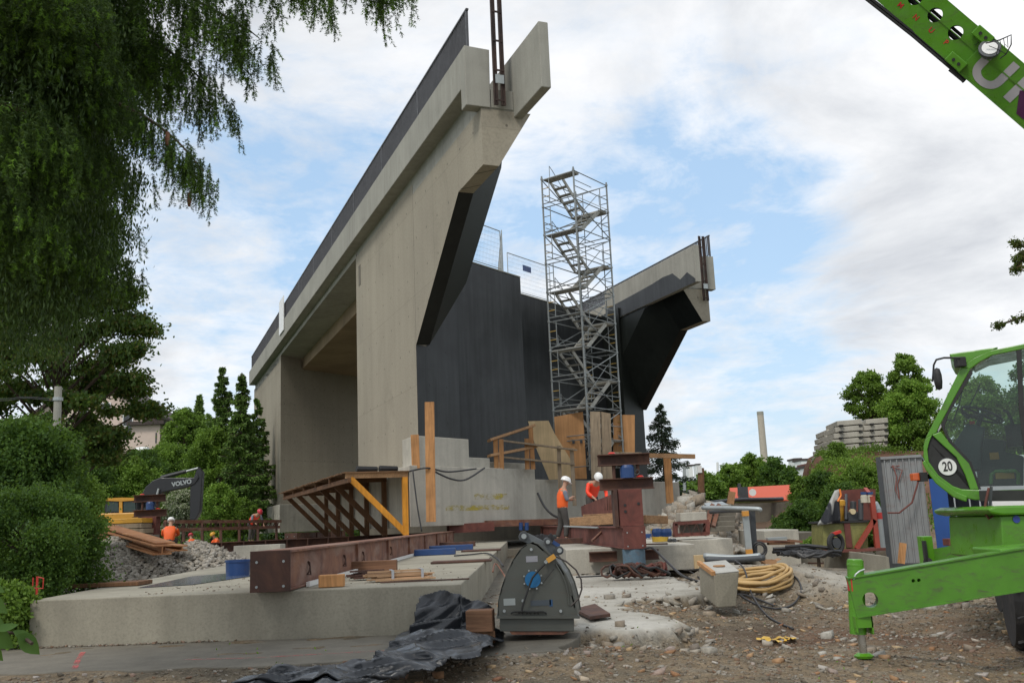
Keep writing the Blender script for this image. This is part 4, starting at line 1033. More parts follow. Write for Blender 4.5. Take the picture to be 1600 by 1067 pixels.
# rubble heap
def rubble_heap(cx, cy, rx, ry, h, z0, n, smin, smax, label, seed, mat=M_RUB, name='rubble_heap'):
    def zf(x, y): return z0 + h*np.clip(1-np.sqrt(((x-cx)/rx)**2+((y-cy)/ry)**2), 0, 1) - .03
    o = stones(n, (cx-rx, cx+rx), (cy-ry, cy+ry), smin, smax, seed, zf=zf, name=name, mat=mat, power=1.3); o['label'] = label; return o
c_ = at(1085, 800, 31); rubble_heap(c_.x, 31, 1.9, 1.5, 1.7, .5, 1500, .08, .4, 'heap of broken concrete behind the lattice frame', 31)
c_ = at(1063, 830, 26); rubble_heap(c_.x, 26, 1.6, .9, .6, .55, 700, .06, .25, 'rubble behind the middle slab', 32)
# formwork stack, trestle, pipes
T = thing('formwork_stack', 'slanting stack of grey formwork panels with rusty sides', 'formwork', tuple(at(1130,825,27)))
for k in range(4):
    q = MB(); a = at(1120+k*.7, 821-k*8, 26.6+.1*k); q.box(tuple(a+Vector((.18,.6,0))), (.72,1.7,.13), R(-8), (R(6),0)); q.build('panel', M_CONC_D, T, world=True, bevel=.01)
for x0, x1 in ((1104,1112),(1113,1122)):
    q = MB(); q.bar(at(x0,824,26.4), at(x1,790,26.9), .1, .2, (0,1,0)); q.build('side_rib', M_RUST, T, world=True)
q = MB(); q.prism([at(x,y,yy) for x,y,yy in ((1100,786,28),(1128,783,30),(1148,793,28),(1112,797,27))], [at(x,y,yy)-Vector((0,0,.06)) for x,y,yy in ((1100,786,28),(1128,783,30),(1148,793,28),(1112,797,27))]); q.build('top_sheet', M_STEEL, T, world=True)
T = thing('pipe_trestle', 'steel trestle with orange banded leg carrying a long pipe', 'trestle', tuple(at(1170,870,19)))
q = MB(); q.bar(at(1164,797,19), at(1171,868,19), .12, .06, (0,1,0)); q.build('leg', M_STEEL, T, world=True)
q = MB(); q.bar(at(1175,798,19.3), at(1179,866,19.3), .1, .1, (0,1,0)); q.build('leg', M_STEELD, T, world=True)
for ya, yb in ((798,806),(858,869)):
    q = MB(); q.bar(at(1164+(ya-797)*.1,ya,18.95), at(1164+(yb-797)*.1,yb,18.95), .125, .07, (0,1,0)); q.build('orange_band', paint('orange_band',(.55,.25,.04),.5,.1,0,.4), T, world=True)
cable([at(1098,793,20), at(1150,794,19.3), at(1183,795,19), at(1188,797,19)], .045, M_STEEL, 'long grey pipe lying on top of the trestle', 'pipe', 'pipe', 8)
cable([at(1110,800,22), at(1140,798,21), at(1170,797,19.6)], .04, M_STEELD, 'second thinner pipe behind the trestle', 'pipe', 'pipe', 8)
cable([at(1100,868,17.5), at(1150,871,17.2), at(1188,868,17)], .05, M_STEEL, 'grey pipe on the ground left of the cardboard box', 'pipe', 'pipe', 8)
cable([at(1102,874,17.2), at(1150,874,16.9), at(1194,871,16.6)], .05, M_STEELD, 'dark pipe on the ground nearest to the hose coil', 'pipe', 'pipe', 8)
slabpoly([(at(1120,0,24).x, 24),(at(1170,0,24).x, 24.1),(at(1170,0,24).x, 27),(at(1122,0,24).x, 27)], .2, 1.05, 'concrete_block', M_CONC_F, 'tall grey concrete block left of the trestle', 'concrete block')
slabpoly([(at(1165,0,25).x, 25),(at(1200,0,25).x, 25.1),(at(1200,0,25).x, 27.5),(at(1165,0,25).x, 27.5)], .1, .95, 'concrete_block', M_CONC_D, 'grey concrete block behind the trestle leg', 'concrete block')
# cardboard boxes
mtc = paint('cardboard', (.36,.2,.1), .8, .1)
T = thing('cardboard_box', 'open brown cardboard box behind the hose coil', 'box', (at(1205,868,18.6).x, 18.8, gp(at(1205,868,18.6).x,18.8)))
zb = T.location.z
q = MB(); a = at(1196,868,18.6).x-T.location.x; b_ = at(1213,868,18.6).x-T.location.x
for bx_ in ((a,b_,-.18,-.17),(a,b_,.17,.18),(a,a+.01,-.17,.17),(b_-.01,b_,-.17,.17)): q.boxb(*bx_, 0, .22)
q.boxb(a,b_,-.17,.17,0,.01); q.build('body', mtc, T)
q = MB(); q.box((a-.05,0,.2),(.12,.3,.008), 0, (0,R(35))); q.build('flap', mtc, T); q = MB(); q.box((b_+.05,0,.21),(.12,.3,.008),0,(0,R(-25))); q.build('flap', mtc, T)
blk('cardboard_box', 1213, 1227, 868, 853, mtc, 'second cardboard box standing right of the open one', .25, z=gp(8.5,18.5)+.02, cat='box')
blk('timber_block', 1100, 1113, 869, 857, M_WOODX, 'small timber block behind the leaning concrete block', .2, z=.35)
blk('sheet_offcut', 1087, 1106, 890, 868, M_PLYP, 'pale plywood offcut standing against the middle slab', .05, z=.42, cat='offcut')
# ------------------------------------------------------------------ leaning concrete block, hose coil, cables
T = thing('concrete_block', 'tapered concrete block with wooden edge strip beside the yellow hose', 'concrete block', tuple(at(1126,948,12.6)))
Yk = 12.6
f_ = [at(1092,880,Yk+.75), at(1115,897,Yk), at(1155,893,Yk+.1), at(1134,876,Yk+.9)]
g_ = [at(1094,926,Yk+.75), at(1121,949,Yk), at(1150,947,Yk+.1), at(1134,930,Yk+.9)]
q = MB(); q.prism(g_, f_); q.build('body', M_CONC_S, T, world=True, bevel=.012)
tp = [p+Vector((0,0,.012)) for p in f_]; q = MB(); q.prism([p+Vector((0,0,.003)) for p in f_], tp); q.build('pale_top', M_CONC_T, T, world=True)
q = MB(); q.bar(f_[0]+Vector((0,0,.01)), f_[1]+Vector((0,0,.01)), .05, .05); q.build('edge_strip', M_PLY, T, world=True)
q = MB(); cc_ = (f_[0]+f_[1]+f_[2]+f_[3])/4; q.tube([cc_+Vector((math.cos(a)*.07, math.sin(a)*.07, .02)) for a in np.linspace(0,6.0,14)], .012); q.build('lifting_eye', mtc, T, world=True)
HY = 14.9; hc_ = atz(1190, 912, .42)
hcx, hcy = at(1188, 905, HY).x, HY
T = thing('hose_coil', 'coil of thick yellow hose lying beside the leaning concrete block', 'hose', (hcx, hcy, .3))
M_HOSE = paint('yellow_hose', (.46,.3,.12), .5, .12, 0, .3, (.25,.17,.09), 2)
for k in range(11):
    rr = random.Random(k+40); R0_ = .31+.018*(k % 5)+rr.uniform(-.03,.03); pts = []
    ox, oy = rr.uniform(-.06,.06), rr.uniform(-.1,.1); sx = 1.28
    zb_ = .05+.03*(k//2)
    for i in range(33):
        a = i/32*2*math.pi + k*.7
        px_, py_ = ox+math.cos(a)*R0_*sx, oy+math.sin(a)*R0_*1.15
        pts.append((px_, py_, zb_+.02*math.sin(a*2+k) + max(0, gp(hcx+px_*.6, hcy+py_*.6)-.3)))
    q = MB(); q.tube(pts, .026, 8); q.build('hose_loop', M_HOSE, T, smooth=True)
def on(x, y, dz=.02): 
    # point of the yard surface seen at (x, y)
    d = ray(x, y); t = 5.0
    for _ in range(900):
        p = EYE + d*t
        if p.z <= gp(p.x, p.y)+.01: break
        t += .03
    return EYE + d*t + Vector((0,0,dz))
cable([on(1062,884), on(1092,906,.05), on(1130,935), on(1160,930), on(1210,948)], .013, M_HOSEB, 'black cable running from the slab behind the leaning block')
cable([on(1155,930), on(1180,945), on(1215,953), on(1240,945), on(1252,925), on(1245,905), on(1225,895)], .014, M_HOSEB, 'black cable looping around the yellow hose coil')
cable([on(1150,900,.25), on(1165,915,.25), on(1175,935,.08), on(1200,965), on(1240,985)], .013, M_HOSEB, 'black cable crossing over the yellow hose coil')
cable([on(900,903), on(960,900), on(1000,896), on(1050,893), on(1090,891), on(1120,886)], .016, M_HOSEB, 'black cable along the foot of the middle slab')
cable([at(1008,857,18.4), at(1020,856,18.1), at(1040,875,17.2), at(1065,898,16), on(1092,912,.03)], .02, M_HOSEB, 'black hose dropping from the pipe column towards the leaning block')
cable([on(1215,878), on(1250,880), on(1300,881), on(1345,879)], .02, M_RUSTD, 'thin bar lying on the pale concrete bed on the right', 'bar', 'bar')
cable([atz(710,868,.93), atz(735,866,.93), atz(760,864,.93), atz(776,872,.93), at(786,884,14)], .016, M_HOSEB, 'black hose hanging over the right edge of the left slab')
cable([at(792,905,13.2), at(775,880,14.5), at(770,893,13.6)], .012, M_RUST, 'bent rusty bar leaning on the slab side', 'bar', 'bar')
# flat plate, timber block, near litter
p = [atz(x,y,.47) for x,y in ((898,955),(922,968),(954,963),(930,947))]
one('steel_plate', MB().prism(p, [v+Vector((0,0,.035)) for v in p]), M_RUSTD, 'flat steel plate lying right of the grey bucket', 'steel plate', bevel=.004)
a = at(749, 952, 9.25); q = MB(); q.box((a.x, 9.4, .52+.09), (.25,.2,.2), R(-6)); one('timber_block', q, wood('worn_block', (.22,.12,.07), .5, axis=0), 'worn brown timber block between the tarpaulin and the grey bucket', 'timber block', bevel=.01)
a = at(749, 952, 9.25); q = MB(); q.box((a.x+.03, 9.42, .455), (.2,.2,.12), R(4)); one('timber_block', q, M_WOODD, 'dark timber block under the worn brown one', 'timber block', bevel=.01)
rr = random.Random(5); T = thing('torn_plastic', 'crumpled yellow plastic torn on the gravel', 'plastic', tuple(on(1215,1003,0)))
q = MB(); gv = []; 
for j in range(9):
    for i in range(14):
        x = (i/13-.5)*.42; y = (j/8-.5)*.3; gv.append((x+rr.uniform(-.02,.02), y+rr.uniform(-.02,.02), .03+.05*abs(noise.noise(Vector((x*9, y*9, 1))))+.03*noise.noise(Vector((x*22,y*22,3)))))
fcs = [(j*14+i, j*14+i+1, (j+1)*14+i+1, (j+1)*14+i) for j in range(8) for i in range(13) if noise.noise(Vector((i*.5, j*.6, 7))) > -.16 and (i-6.5)**2/42+(j-4)**2/16 < 1.1]
q.add(gv, fcs); q.build('sheet', paint('yellow_plastic', (.6,.36,.03), .35, .2), T)
# low wall on the right
p0 = at(1290, 893, 17.5); p1 = at(1391, 890, 16.6)
slabpoly([(p1.x-.0, 16.6),(p1.x+.1, 17.3),(at(1205,0,21).x+.1, 21.6),(at(1205,0,21).x, 20.8)], .05, .68, 'low_wall', M_CONC_S, 'low concrete kerb wall in front of the red machine', 'wall')
# ------------------------------------------------------------------ green telehandler on outriggers (only its left end is in view)
TH = thing('telehandler', 'bright green telescopic handler with cab boom and outriggers at the right edge', 'telehandler', (5.6, 9.9, gp(5.6, 9.9)))
def G(name, q, mat, **k): return q.build(name, mat, TH, world=True, **k)
def strip(outer, inner, Yc, th):
    q = MB(); q.loft([[atc(*o_,Yc), atc(*i_,Yc), atc(*i_,Yc)+DV*th, atc(*o_,Yc)+DV*th] for o_, i_ in zip(outer, inner)]); return q
cabY, cabW = 9.55, 1.0
DV = Vector((math.sin(R(25)), math.cos(R(25)), 0)); C0 = at(1470, 700, 9.75)
def atc(x, y, yy):            # point of the cab plane lying (yy - cabY) inside its near side
    d = ray(x, y); return EYE + d*(((C0+DV*(yy-cabY)-EYE).dot(DV))/d.dot(DV))
O_top = [(1502,573),(1520,560),(1545,548),(1600,537),(1700,530)]; I_top = [(1515,577),(1530,566),(1550,555),(1600,545),(1690,540)]
O_pil = [(1502,573),(1485,607),(1469,640),(1455,667),(1446,685)]; I_pil = [(1516,577),(1496,613),(1479,645),(1470,661),(1463,676)]
O_low = [(1446,685),(1443,697),(1443,710),(1446,730),(1457,748),(1483,767),(1502,777),(1525,781),(1600,779),(1700,778)]
I_low = [(1457,678),(1452,690),(1449,702),(1451,721),(1466,742),(1489,759),(1503,764),(1528,765),(1600,763),(1690,762)]
L_mid = [(1456,679),(1474,696),(1494,714),(1508,742),(1516,765)]; R_mid = [(1470,674),(1484,692),(1515,723),(1523,742),(1530,765)]
for yy, tag_, mt_ in ((cabY,'near',M_GREEN),(cabY+cabW-.06,'far',M_BLACK)):
    for nm, o_, i_ in (('roof_rail',O_top,I_top),('front_pillar',O_pil,I_pil),('lower_frame',O_low,I_low),('door_pillar',L_mid,R_mid)):
        if tag_ == 'far' and nm == 'lower_frame': continue
        G(nm, strip(o_, i_, yy, .06), mt_, bevel=.008)
q = strip([(1588,541),(1592,640),(1600,705),(1602,765)], [(1596,541),(1600,640),(1608,705),(1611,765)], cabY+.005, .05); G('door_pillar', q, M_BLACK)
q = strip([(1520,583),(1498,620),(1481,650),(1476,668),(1486,688),(1518,722),(1526,744),(1533,764)], [(1517,577),(1496,613),(1479,645),(1470,664),(1482,690),(1514,724),(1522,744),(1529,764)], cabY-.002, .02); G('window_seal', q, M_BLACK)
pan = [atc(x,y,cabY+.03) for x,y in I_low[:8]] + [atc(x,y,cabY+.03) for x,y in ((1516,765),(1508,742),(1494,714),(1474,696))]
G('lower_panel', MB().prism(pan, [p+DV*.02 for p in pan]), M_BLACK)
# nose, belly and roof between the two sides
def skin_between(pts, y0, y1, th, name, mat, inset=0, **k):
    q = MB()
    for a, b_ in zip(pts[:-1], pts[1:]):
        A, B = atc(*a, y0), atc(*b_, y0); d = (B-A).normalized(); nrm = d.cross(DV)*th
        A1, B1 = A+DV*(y1-y0), B+DV*(y1-y0); q.prism([A,B,B1,A1], [A+nrm,B+nrm,B1+nrm,A1+nrm])
    return G(name, q, mat, **k)
skin_between(O_low, cabY+.06, cabY+cabW-.06, .03, 'nose_and_belly', M_GREEN)
skin_between([(1700,533),(1600,539),(1545,550),(1521,562)], cabY+.06, cabY+cabW-.06, .03, 'roof', M_GREEN)
gp1 = [atc(1510,576,cabY+.05), atc(1452,682,cabY+.05)]
q = MB(); q.prism([gp1[0],gp1[1],gp1[1]+Vector((.006,0,.0)),gp1[0]+Vector((.006,0,0))], [p+DV*(cabW-.1) for p in (gp1[0],gp1[1],gp1[1]+Vector((.006,0,0)),gp1[0]+Vector((.006,0,0)))]); G('windscreen', q, M_GLASS)
q = MB(); side = [atc(x,y,cabY+.03) for x,y in ((1516,579),(1497,614),(1480,646),(1471,664),(1484,691),(1516,724),(1524,744),(1530,764),(1700,762),(1700,542),(1600,546),(1550,556))]
q.prism(side, [p+DV*.005 for p in side]); G('door_glass', q, M_GLASS)
# bumper lip, roof tip, indicator
lip = [(1441,723),(1447,735),(1462,755),(1490,777),(1510,784)]; lin = [(1445,718),(1453,732),(1467,748),(1494,768),(1512,775)]
q = strip(lip, lin, cabY-.1, .14); G('bumper', q, M_GREEN, bevel=.01)
q = MB(); a = [atc(x,y,cabY+.0) for x,y in ((1483,553),(1560,542),(1548,549),(1522,560),(1504,574),(1490,566))]; q.prism(a, [p+DV*cabW for p in a]); G('roof_visor', q, M_GREEN, bevel=.01)
q = MB(); q.box(tuple(atc(1500,566,cabY-.02)), (.09,.1,.1)); G('work_light', q, M_BLACK, bevel=.01)
q = MB(); q.box(tuple(atc(1430,745,cabY-.05)), (.075,.09,.075)); G('indicator', q, paint('indicator_orange',(.6,.12,.03),.2), bevel=.008)
q = MB(); q.box(tuple(atc(1441,745,cabY-.05)), (.07,.1,.09)); q.bar(atc(1441,745,cabY), atc(1455,744,cabY+.1), .04, .05); G('indicator_bracket', q, M_BLACK)
q = MB(); q.tube([atc(x,y,cabY-.08) for x,y in ((1500,559),(1475,559),(1463,562),(1459,570),(1458,585),(1457,596))], .011); G('mirror_arm', q, M_BLACK)
q = MB(); c_ = atc(1465.5,592,cabY-.1); q.lathe([(0,-.115),(.03,-.1),(.04,-.03),(.04,.04),(.028,.1),(0,.115)], tuple(c_), n=12); G('mirror', q, M_BLACK, smooth=True)
q = MB(); pts = [(1489,634),(1497,637),(1490,657),(1475,656)]; q.tube([atc(x,y,cabY+.5) for x,y in pts], .008); G('far_mirror', q, M_BLACK)
# speed sign
SX = Vector((DV.y, -DV.x, 0))
c_ = atc(1480.5,729,cabY+.026); Mx = Matrix.Translation(c_) @ Matrix.Rotation(R(90),4,'X') 
q = MB(); q.cyl(c_, c_-DV*.004, .088, n=32); G('speed_sign', q, M_WHITE)
q = MB()
for i in range(32):
    a, b_ = 2*math.pi*i/32, 2*math.pi*(i+1)/32
    P = lambda t, r_: c_-DV*.006+SX*math.cos(t)*r_+Vector((0,0,math.sin(t)*r_)); q.add([P(a,.084),P(b_,.084),P(b_,.088),P(a,.088)], [(0,1,2,3)])
G('sign_ring', q, M_STEELD)
wi = XF[TH.name].inverted()
text_mesh('20', .115, M_BLACK, 'sign_number', TH, wi @ Matrix.Translation(c_-DV*.007) @ Matrix.Rotation(-R(25),4,'Z') @ Matrix.Rotation(R(-3),4,'Y') @ Matrix.Rotation(R(90),4,'X') @ Matrix.Diagonal((.8,1.15,1,1)), .001, .002)
# cab interior
q = MB(); c1, c2 = atc(1508,668,cabY+.5), atc(1496,712,cabY+.5); a = [atc(x,y,cabY+.3) for x,y in ((1490,693),(1512,660),(1540,668),(1534,700),(1536,735),(1505,735))]; q.prism(a, [p+DV*.35 for p in a]); G('dashboard', q, M_STEELD, bevel=.015)
q = MB(); a = [atc(x,y,cabY+.2) for x,y in ((1536,684),(1574,688),(1570,706),(1600,712),(1600,760),(1520,760),(1532,735))]; q.prism(a, [p+DV*.6 for p in a]); G('console', q, paint('console_dark',(.02,.025,.025),.6), bevel=.02)
q = MB(); wc = atc(1534,648,cabY+.45); ax = Vector((.45,0,.9)).normalized(); e1_ = ax.cross(Vector((0,1,0))).normalized(); e2_ = ax.cross(e1_)
q.tube([wc+e1_*math.cos(t)*.2+e2_*math.sin(t)*.2 for t in np.linspace(0,6.283,25)], .013); q.cyl(wc+e1_*.2, wc-e1_*.2, .012); q.cyl(wc+e2_*.2, wc-e2_*.2, .012); q.cyl(wc, wc-ax*.3, .025); q.cyl(wc-e1_*.17, wc-e1_*.17+ax*.08, .02); G('steering_wheel', q, M_BLACK)
q = MB(); q.tube([atc(x,y,cabY+.35) for x,y in ((1567,641),(1574,643),(1580,655),(1584,668))], .018); q.box(tuple(atc(1588,680,cabY+.35)), (.14,.14,.22)); G('joystick', q, M_BLACK)
q = MB(); q.bar(atc(1502,644,cabY+.3), atc(1514,654,cabY+.3), .025, .025); G('lever', q, M_BLACK)
q = MB(); q.box(tuple(atc(1519,660,cabY+.28)), (.05,.01,.03)); G('warning_lamp', q, M_RED)
q = MB(); q.box(tuple(atc(1555,712,cabY+.19)), (.11,.01,.07)); G('orange_label', q, paint('label_orange',(.6,.25,.03),.4))
q = MB(); q.box(tuple(atc(1570,743,cabY+.15)), (.18,.02,.06)); G('orange_label', q, paint('label_orange2',(.6,.28,.03),.4)); 
q = MB(); q.tube([atc(x,y,cabY+.14) for x,y in ((1548,756),(1549,741),(1556,736),(1586,735),(1591,740),(1591,756))], .02); G('seat_frame', q, M_GREEN)
q = MB(); q.bar(atc(1530,764,cabY+.1), atc(1690,761,cabY+.1), .2, .05); G('door_sill', q, M_STEEL)
q = MB(); q.bar(atc(1508,590,cabY+.6), atc(1497,640,cabY+.62), .015, .01); q.bar(atc(1532,600,cabY+.3), atc(1512,640,cabY+.3), .012,.012); G('wiper', q, M_BLACK)
q = MB(); q.bar(atc(1530,775,cabY+.2), atc(1700,773,cabY+.2), .8, .1); G('floor_pan', q, M_BLACK)
q = MB(); q.prism([atc(x,y,cabY+cabW-.02) for x,y in ((1700,535),(1700,778),(1660,778),(1660,535))], [atc(x,y,cabY+cabW-.02)-DV*cabW for x,y in ((1700,535),(1700,778),(1660,778),(1660,535))]); G('rear_wall', q, M_GREEN)
# chassis deck, side block, stickers
q = MB(); a = [at(x,y,9.0) for x,y in ((1543,795),(1556,790),(1720,786),(1720,801),(1566,805),(1549,802))]; q.prism(a, [p+Vector((0,1.2,0)) for p in a]); G('bonnet', q, M_GREEN, bevel=.02)
q = MB(); a = [at(x,y,9.05) for x,y in ((1564,806),(1720,800),(1720,905),(1568,872))]; q.prism(a, [p+Vector((0,1.1,0)) for p in a]); G('side_block', q, M_GREEN, bevel=.01)
c_ = at(1588,811,9.045); q = MB(); q.cyl(c_, c_-Vector((0,.004,0)), .033, n=20); G('round_sticker', q, paint('sticker_blue',(.03,.06,.3),.4))
# near outrigger: box beam, housing, head, jack leg, foot
A_, B_ = at(1330,932,8.3), at(1566,893,8.02)
d_ = (B_-A_).normalized(); upb = Vector((0,0,1)); upb = (upb-d_*upb.dot(d_)).normalized(); side_ = d_.cross(upb)
q = MB(); q.bar(A_, B_+d_*.9, .2, .31, tuple(upb)); ob = q
mt_cut = None
def bool_cut(obj, cutters):
    for cmb_ in cutters:
        md = obj.modifiers.new('cut', 'BOOLEAN'); md.operation = 'DIFFERENCE'; md.object = cmb_; md.solver = 'EXACT'
    dg = bpy.context.evaluated_depsgraph_get(); me = bpy.data.meshes.new_from_object(obj.evaluated_get(dg))
    obj.modifiers.clear(); obj.data = me
    for c__ in cutters: bpy.data.objects.remove(c__)
o_beam = G('outrigger_beam', ob, M_GREEN if False else M_GREEND)
def cutter(a, b_, r_):
    q = MB(); q.cyl(a, b_, r_, n=28); return q.build('cutter', M_BLACK, TH, world=True)
hp_ = A_ + d_*.135 - upb*.04
bool_cut(o_beam, [cutter(hp_-side_*.4, hp_+side_*.4, .062), cutter(at(1434,908,8.0)-Vector((0,.02,0)), at(1434,908,8.0)+Vector((0,.14,0)), .014), cutter(at(1442,907,8.0)-Vector((0,.02,0)), at(1442,907,8.0)+Vector((0,.14,0)), .014)])
q = MB()
for s_ in (-1, 1):
    q.bar(A_+upb*s_*.158, B_+d_*.9+upb*s_*.158, .225, .012, tuple(upb))
G('beam_flange', q, M_GREEND)
q = MB(); a = [at(x,y,7.98) for x,y in ((1562,857),(1720,845),(1720,925),(1580,920))]; q.prism(a, [p+Vector((0,.5,0)) for p in a]); G('outrigger_housing', q, M_GREEN, bevel=.015)
st_c = at(1591,883,7.97); q = MB(); q.box(tuple(st_c), (.11,.006,.15), 0, (0,R(-4))); G('warning_sticker', q, paint('sticker_yellow',(.6,.3,.02),.4))
q = MB(); q.tube([st_c+Vector((-.035,-.006,.01)), st_c+Vector((.0,-.006,.06)), st_c+Vector((.035,-.006,.01)), st_c+Vector((-.035,-.006,.01))], .004, 4); q.box(tuple(st_c+Vector((.005,-.005,-.04))), (.07,.004,.035)); G('sticker_symbol', q, M_BLACK)
H0 = at(1340,905,8.3)
q = MB(); q.cyl(at(1341,990,8.3), at(1336,875,8.3), .067, n=20); G('jack_tube', q, M_GREEN)
q = MB(); q.cyl(at(1336,884,8.3), at(1335.5,873,8.3), .07, .06, n=20); G('jack_cap', q, M_GREEN, bevel=.008)
q = MB(); q.box(tuple(at(1345,970,8.27)), (.14,.16,.09)); q.box(tuple(at(1358,975,8.27)), (.012,.16,.14)); q.box(tuple(at(1334,975,8.27)), (.012,.16,.12)); G('jack_collar', q, M_GREEN)
foot = at(1352,1046,8.3); foot.z = gp(foot.x, foot.y)+.03
q = MB(); q.cyl(foot, at(1344,980,8.3), .032, n=16); G('jack_rod', q, paint('chromed_rod',(.45,.43,.38),.25,.1,.8))
q = MB(); q.lathe([(0,-.02),(.07,-.02),(.08,.0),(.05,.02),(0,.02)], tuple(foot), n=16); G('foot', q, M_GREEN)
q = MB(); q.tube([at(x,y,8.2) for x,y in ((1334,905),(1337,897),(1343,892),(1351,889))], .008); G('pipe_clip', q, M_STEEL)
q = MB(); q.box(tuple(at(1328,913,8.25)), (.012,.1,.1)); G('reflector', q, M_RED)
# far outrigger
A2, B2 = at(1449,878,13.4), at(1560,858,12.6)
q = MB(); q.bar(A2, B2+(B2-A2)*.6, .2, .3); G('outrigger_beam', q, M_GREEND)
q = MB(); q.box(tuple(at(1448,868,13.3)), (.13,.2,.52)); G('jack_tube', q, M_GREEN, bevel=.01)
q = MB(); q.box(tuple(at(1446,866,13.18)), (.04,.06,.36)); q.cyl(at(1450,878,13.15), at(1450,878,13.3), .06, n=14); G('jack_plate', q, M_BLACK)
q = MB(); a = at(1448,890,13.4); a.z = gp(a.x,a.y); q.cyl(a, at(1448,880,13.4), .04); G('jack_rod', q, M_STEEL)
for sx in (1516,1508):
    pass
# wheels
M_TYRE = paint('tyre', (.028,.028,.03), .75, .3, 0, .5, (.09,.08,.065))
def wheel(c_, r_, w_, az):
    c_ = Vector(c_); ax = Vector((math.cos(az), -math.sin(az), 0))
    q = MB(); e1_ = Vector((0,0,1)); e2_ = ax.cross(e1_); rings = []
    for rr_, h in ((r_*.55,-.5),(r_*.93,-.5),(r_,-.38),(r_,.38),(r_*.93,.5),(r_*.55,.5)):
        rings.append([c_+ax*h*w_+e1_*math.cos(t)*rr_+e2_*math.sin(t)*rr_ for t in np.linspace(0,6.2832,33)[:-1]])
    q.loft(rings); t_ = G('tyre', q, M_TYRE)
    q = MB()
    for k in range(26):
        t = k/26*6.2832; sg = 1 if k % 2 else -1; p = c_+(e1_*math.cos(t)+e2_*math.sin(t))*(r_+.008); tn = (-e1_*math.sin(t)+e2_*math.cos(t))
        q.bar(p+ax*sg*.03, p+ax*sg*w_*.46+tn*.07, .05, .03, tuple((p-c_).normalized()))
    tr_ = q.build('tread', M_TYRE, TH, world=True)
    q = MB(); q.cyl(c_-ax*w_*.3, c_+ax*w_*.3, r_*.56, n=24); G('rim', q, M_GREEN)
    return
w1 = at(1616,945,9.5); wheel((w1.x, 9.5, gp(w1.x,9.5)+.6), .62, .46, R(20))
w2 = at(1580,845,12.3); wheel((w2.x, 12.3, gp(w2.x,12.3)+.62), .64, .46, R(20))
q = MB(); q.box((6.6, 10.9, .95), (1.6, 4.6, .55), -R(22)); G('chassis', q, M_GREEN)
q = MB(); q.lathe([(0,0),(.6,0),(.6,.35),(0,.35)], (6.9,11.2,1.2), n=24); G('turret_ring', q, M_STEELD)
q = MB(); q.bar(at(1546,803,9.3), at(1549,760,9.3), .02, .02); G('step_bracket', q, M_STEELD)
q = MB(); q.tube([at(x,y,9.2) for x,y in ((1545,762),(1541,780),(1538,800),(1545,810),(1552,805))], .012); G('hose', q, M_REDOX)
# boom
BY = 11.0
a0_, a1_ = at(1426,2,BY), at(1600,151,BY); bd = (a1_-a0_).normalized(); VV = ray(1510, 70); sv = (VV-bd*VV.dot(bd)).normalized(); bu = bd.cross(sv).normalized()
if bu.z < 0: bu = -bu
def bp(x, y, off=0):
    d = ray(x, y); return EYE + d*(((a0_-sv*off-EYE).dot(sv))/d.dot(sv))
bh = .53; start = a0_-bd*2.6; end = a1_+bd*2.4; 
jn = at(1520,86,BY); jd = (jn-a0_).dot(bd); jp = a0_+bd*jd
def shell(a, b_, w_, h_, t=.02):
    q = MB(); q.bar(a+bu*(h_/2-t/2), b_+bu*(h_/2-t/2), w_, t, tuple(bu)); q.bar(a-bu*(h_/2-t/2), b_-bu*(h_/2-t/2), w_, t, tuple(bu))
    for s_ in (-1,1): q.bar(a+sv*(s_*(w_/2-t/2)), b_+sv*(s_*(w_/2-t/2)), t, h_-2*t, tuple(bu))
    return q
def side_plate(a, b_, w_, h_, s_, t=.02):
    q = MB(); q.bar(a+sv*(s_*(w_/2-t/2)), b_+sv*(s_*(w_/2-t/2)), t, h_-2*t, tuple(bu)); return q
bi = bh-.03
q = MB(); q.bar(start+bu*(bi/2-.01), jp+bd*.3+bu*(bi/2-.01), .4, .02, tuple(bu)); q.bar(start-bu*(bi/2-.01), jp+bd*.3-bu*(bi/2-.01), .4, .02, tuple(bu)); G('inner_boom', q, M_GREEN)
holes = [bp(x,y,.2) for x,y in ((1493,51.5),(1461,24),(1430,-3),(1399,-30))]
for s_ in (-1, 1):
    o_ = G('inner_boom_side', side_plate(start, jp+bd*.3, .4, bi, s_), M_GREEN)
    bool_cut(o_, [cutter(h-sv*.3, h+sv*.9, .086) for h in holes])
q = MB(); q.cyl(start, jp, .035, n=12); q.cyl(start+bu*.06, jp+bu*.06, .02, n=8); G('boom_cylinder', q, M_STEELD)
G('outer_boom', shell(jp, end, .46, bh), M_GREEN, bevel=.004)
q = MB(); q.bar(start+bu*.03+sv*-.205, jp+bu*.03+sv*-.205, .012, .012, tuple(bu)); q.bar(jp+bd*.1+bu*.05+sv*-.235, end+bu*.05+sv*-.235, .012, .014, tuple(bu)); G('weld_seam', q, M_GREEN)
for (x, y) in ((1536,56),(1494,97)):
    q = MB(); c_ = bp(x,y,.28); q.bar(c_-bd*.12, c_+bd*.12, .14, .13, tuple(bu)); G('slide_block', q, M_GREEN, bevel=.01)
    for k in (-1,1):
        q = MB(); c2_ = c_+bd*k*.04-sv*.07; q.cyl(c2_, c2_-sv*.012, .02, n=12); G('bolt', q, M_BLACK)
q = MB(); 
for k_ in (0,.035): q.tube([at(1340,-18,BY)-bu*k_, at(1430,53,BY)-bu*k_, at(1490,104,BY)-bu*k_, at(1510,125,BY)-bu*k_], .02)
G('hose_line', q, M_BLACK)
q = MB(); q.cyl(bp(1486,106,.1), bp(1508,124,.1), .05, n=10); q.cyl(bp(1492,100,.1), bp(1497,116,.1), .04, n=8); G('hose_fitting', q, M_STEELD)
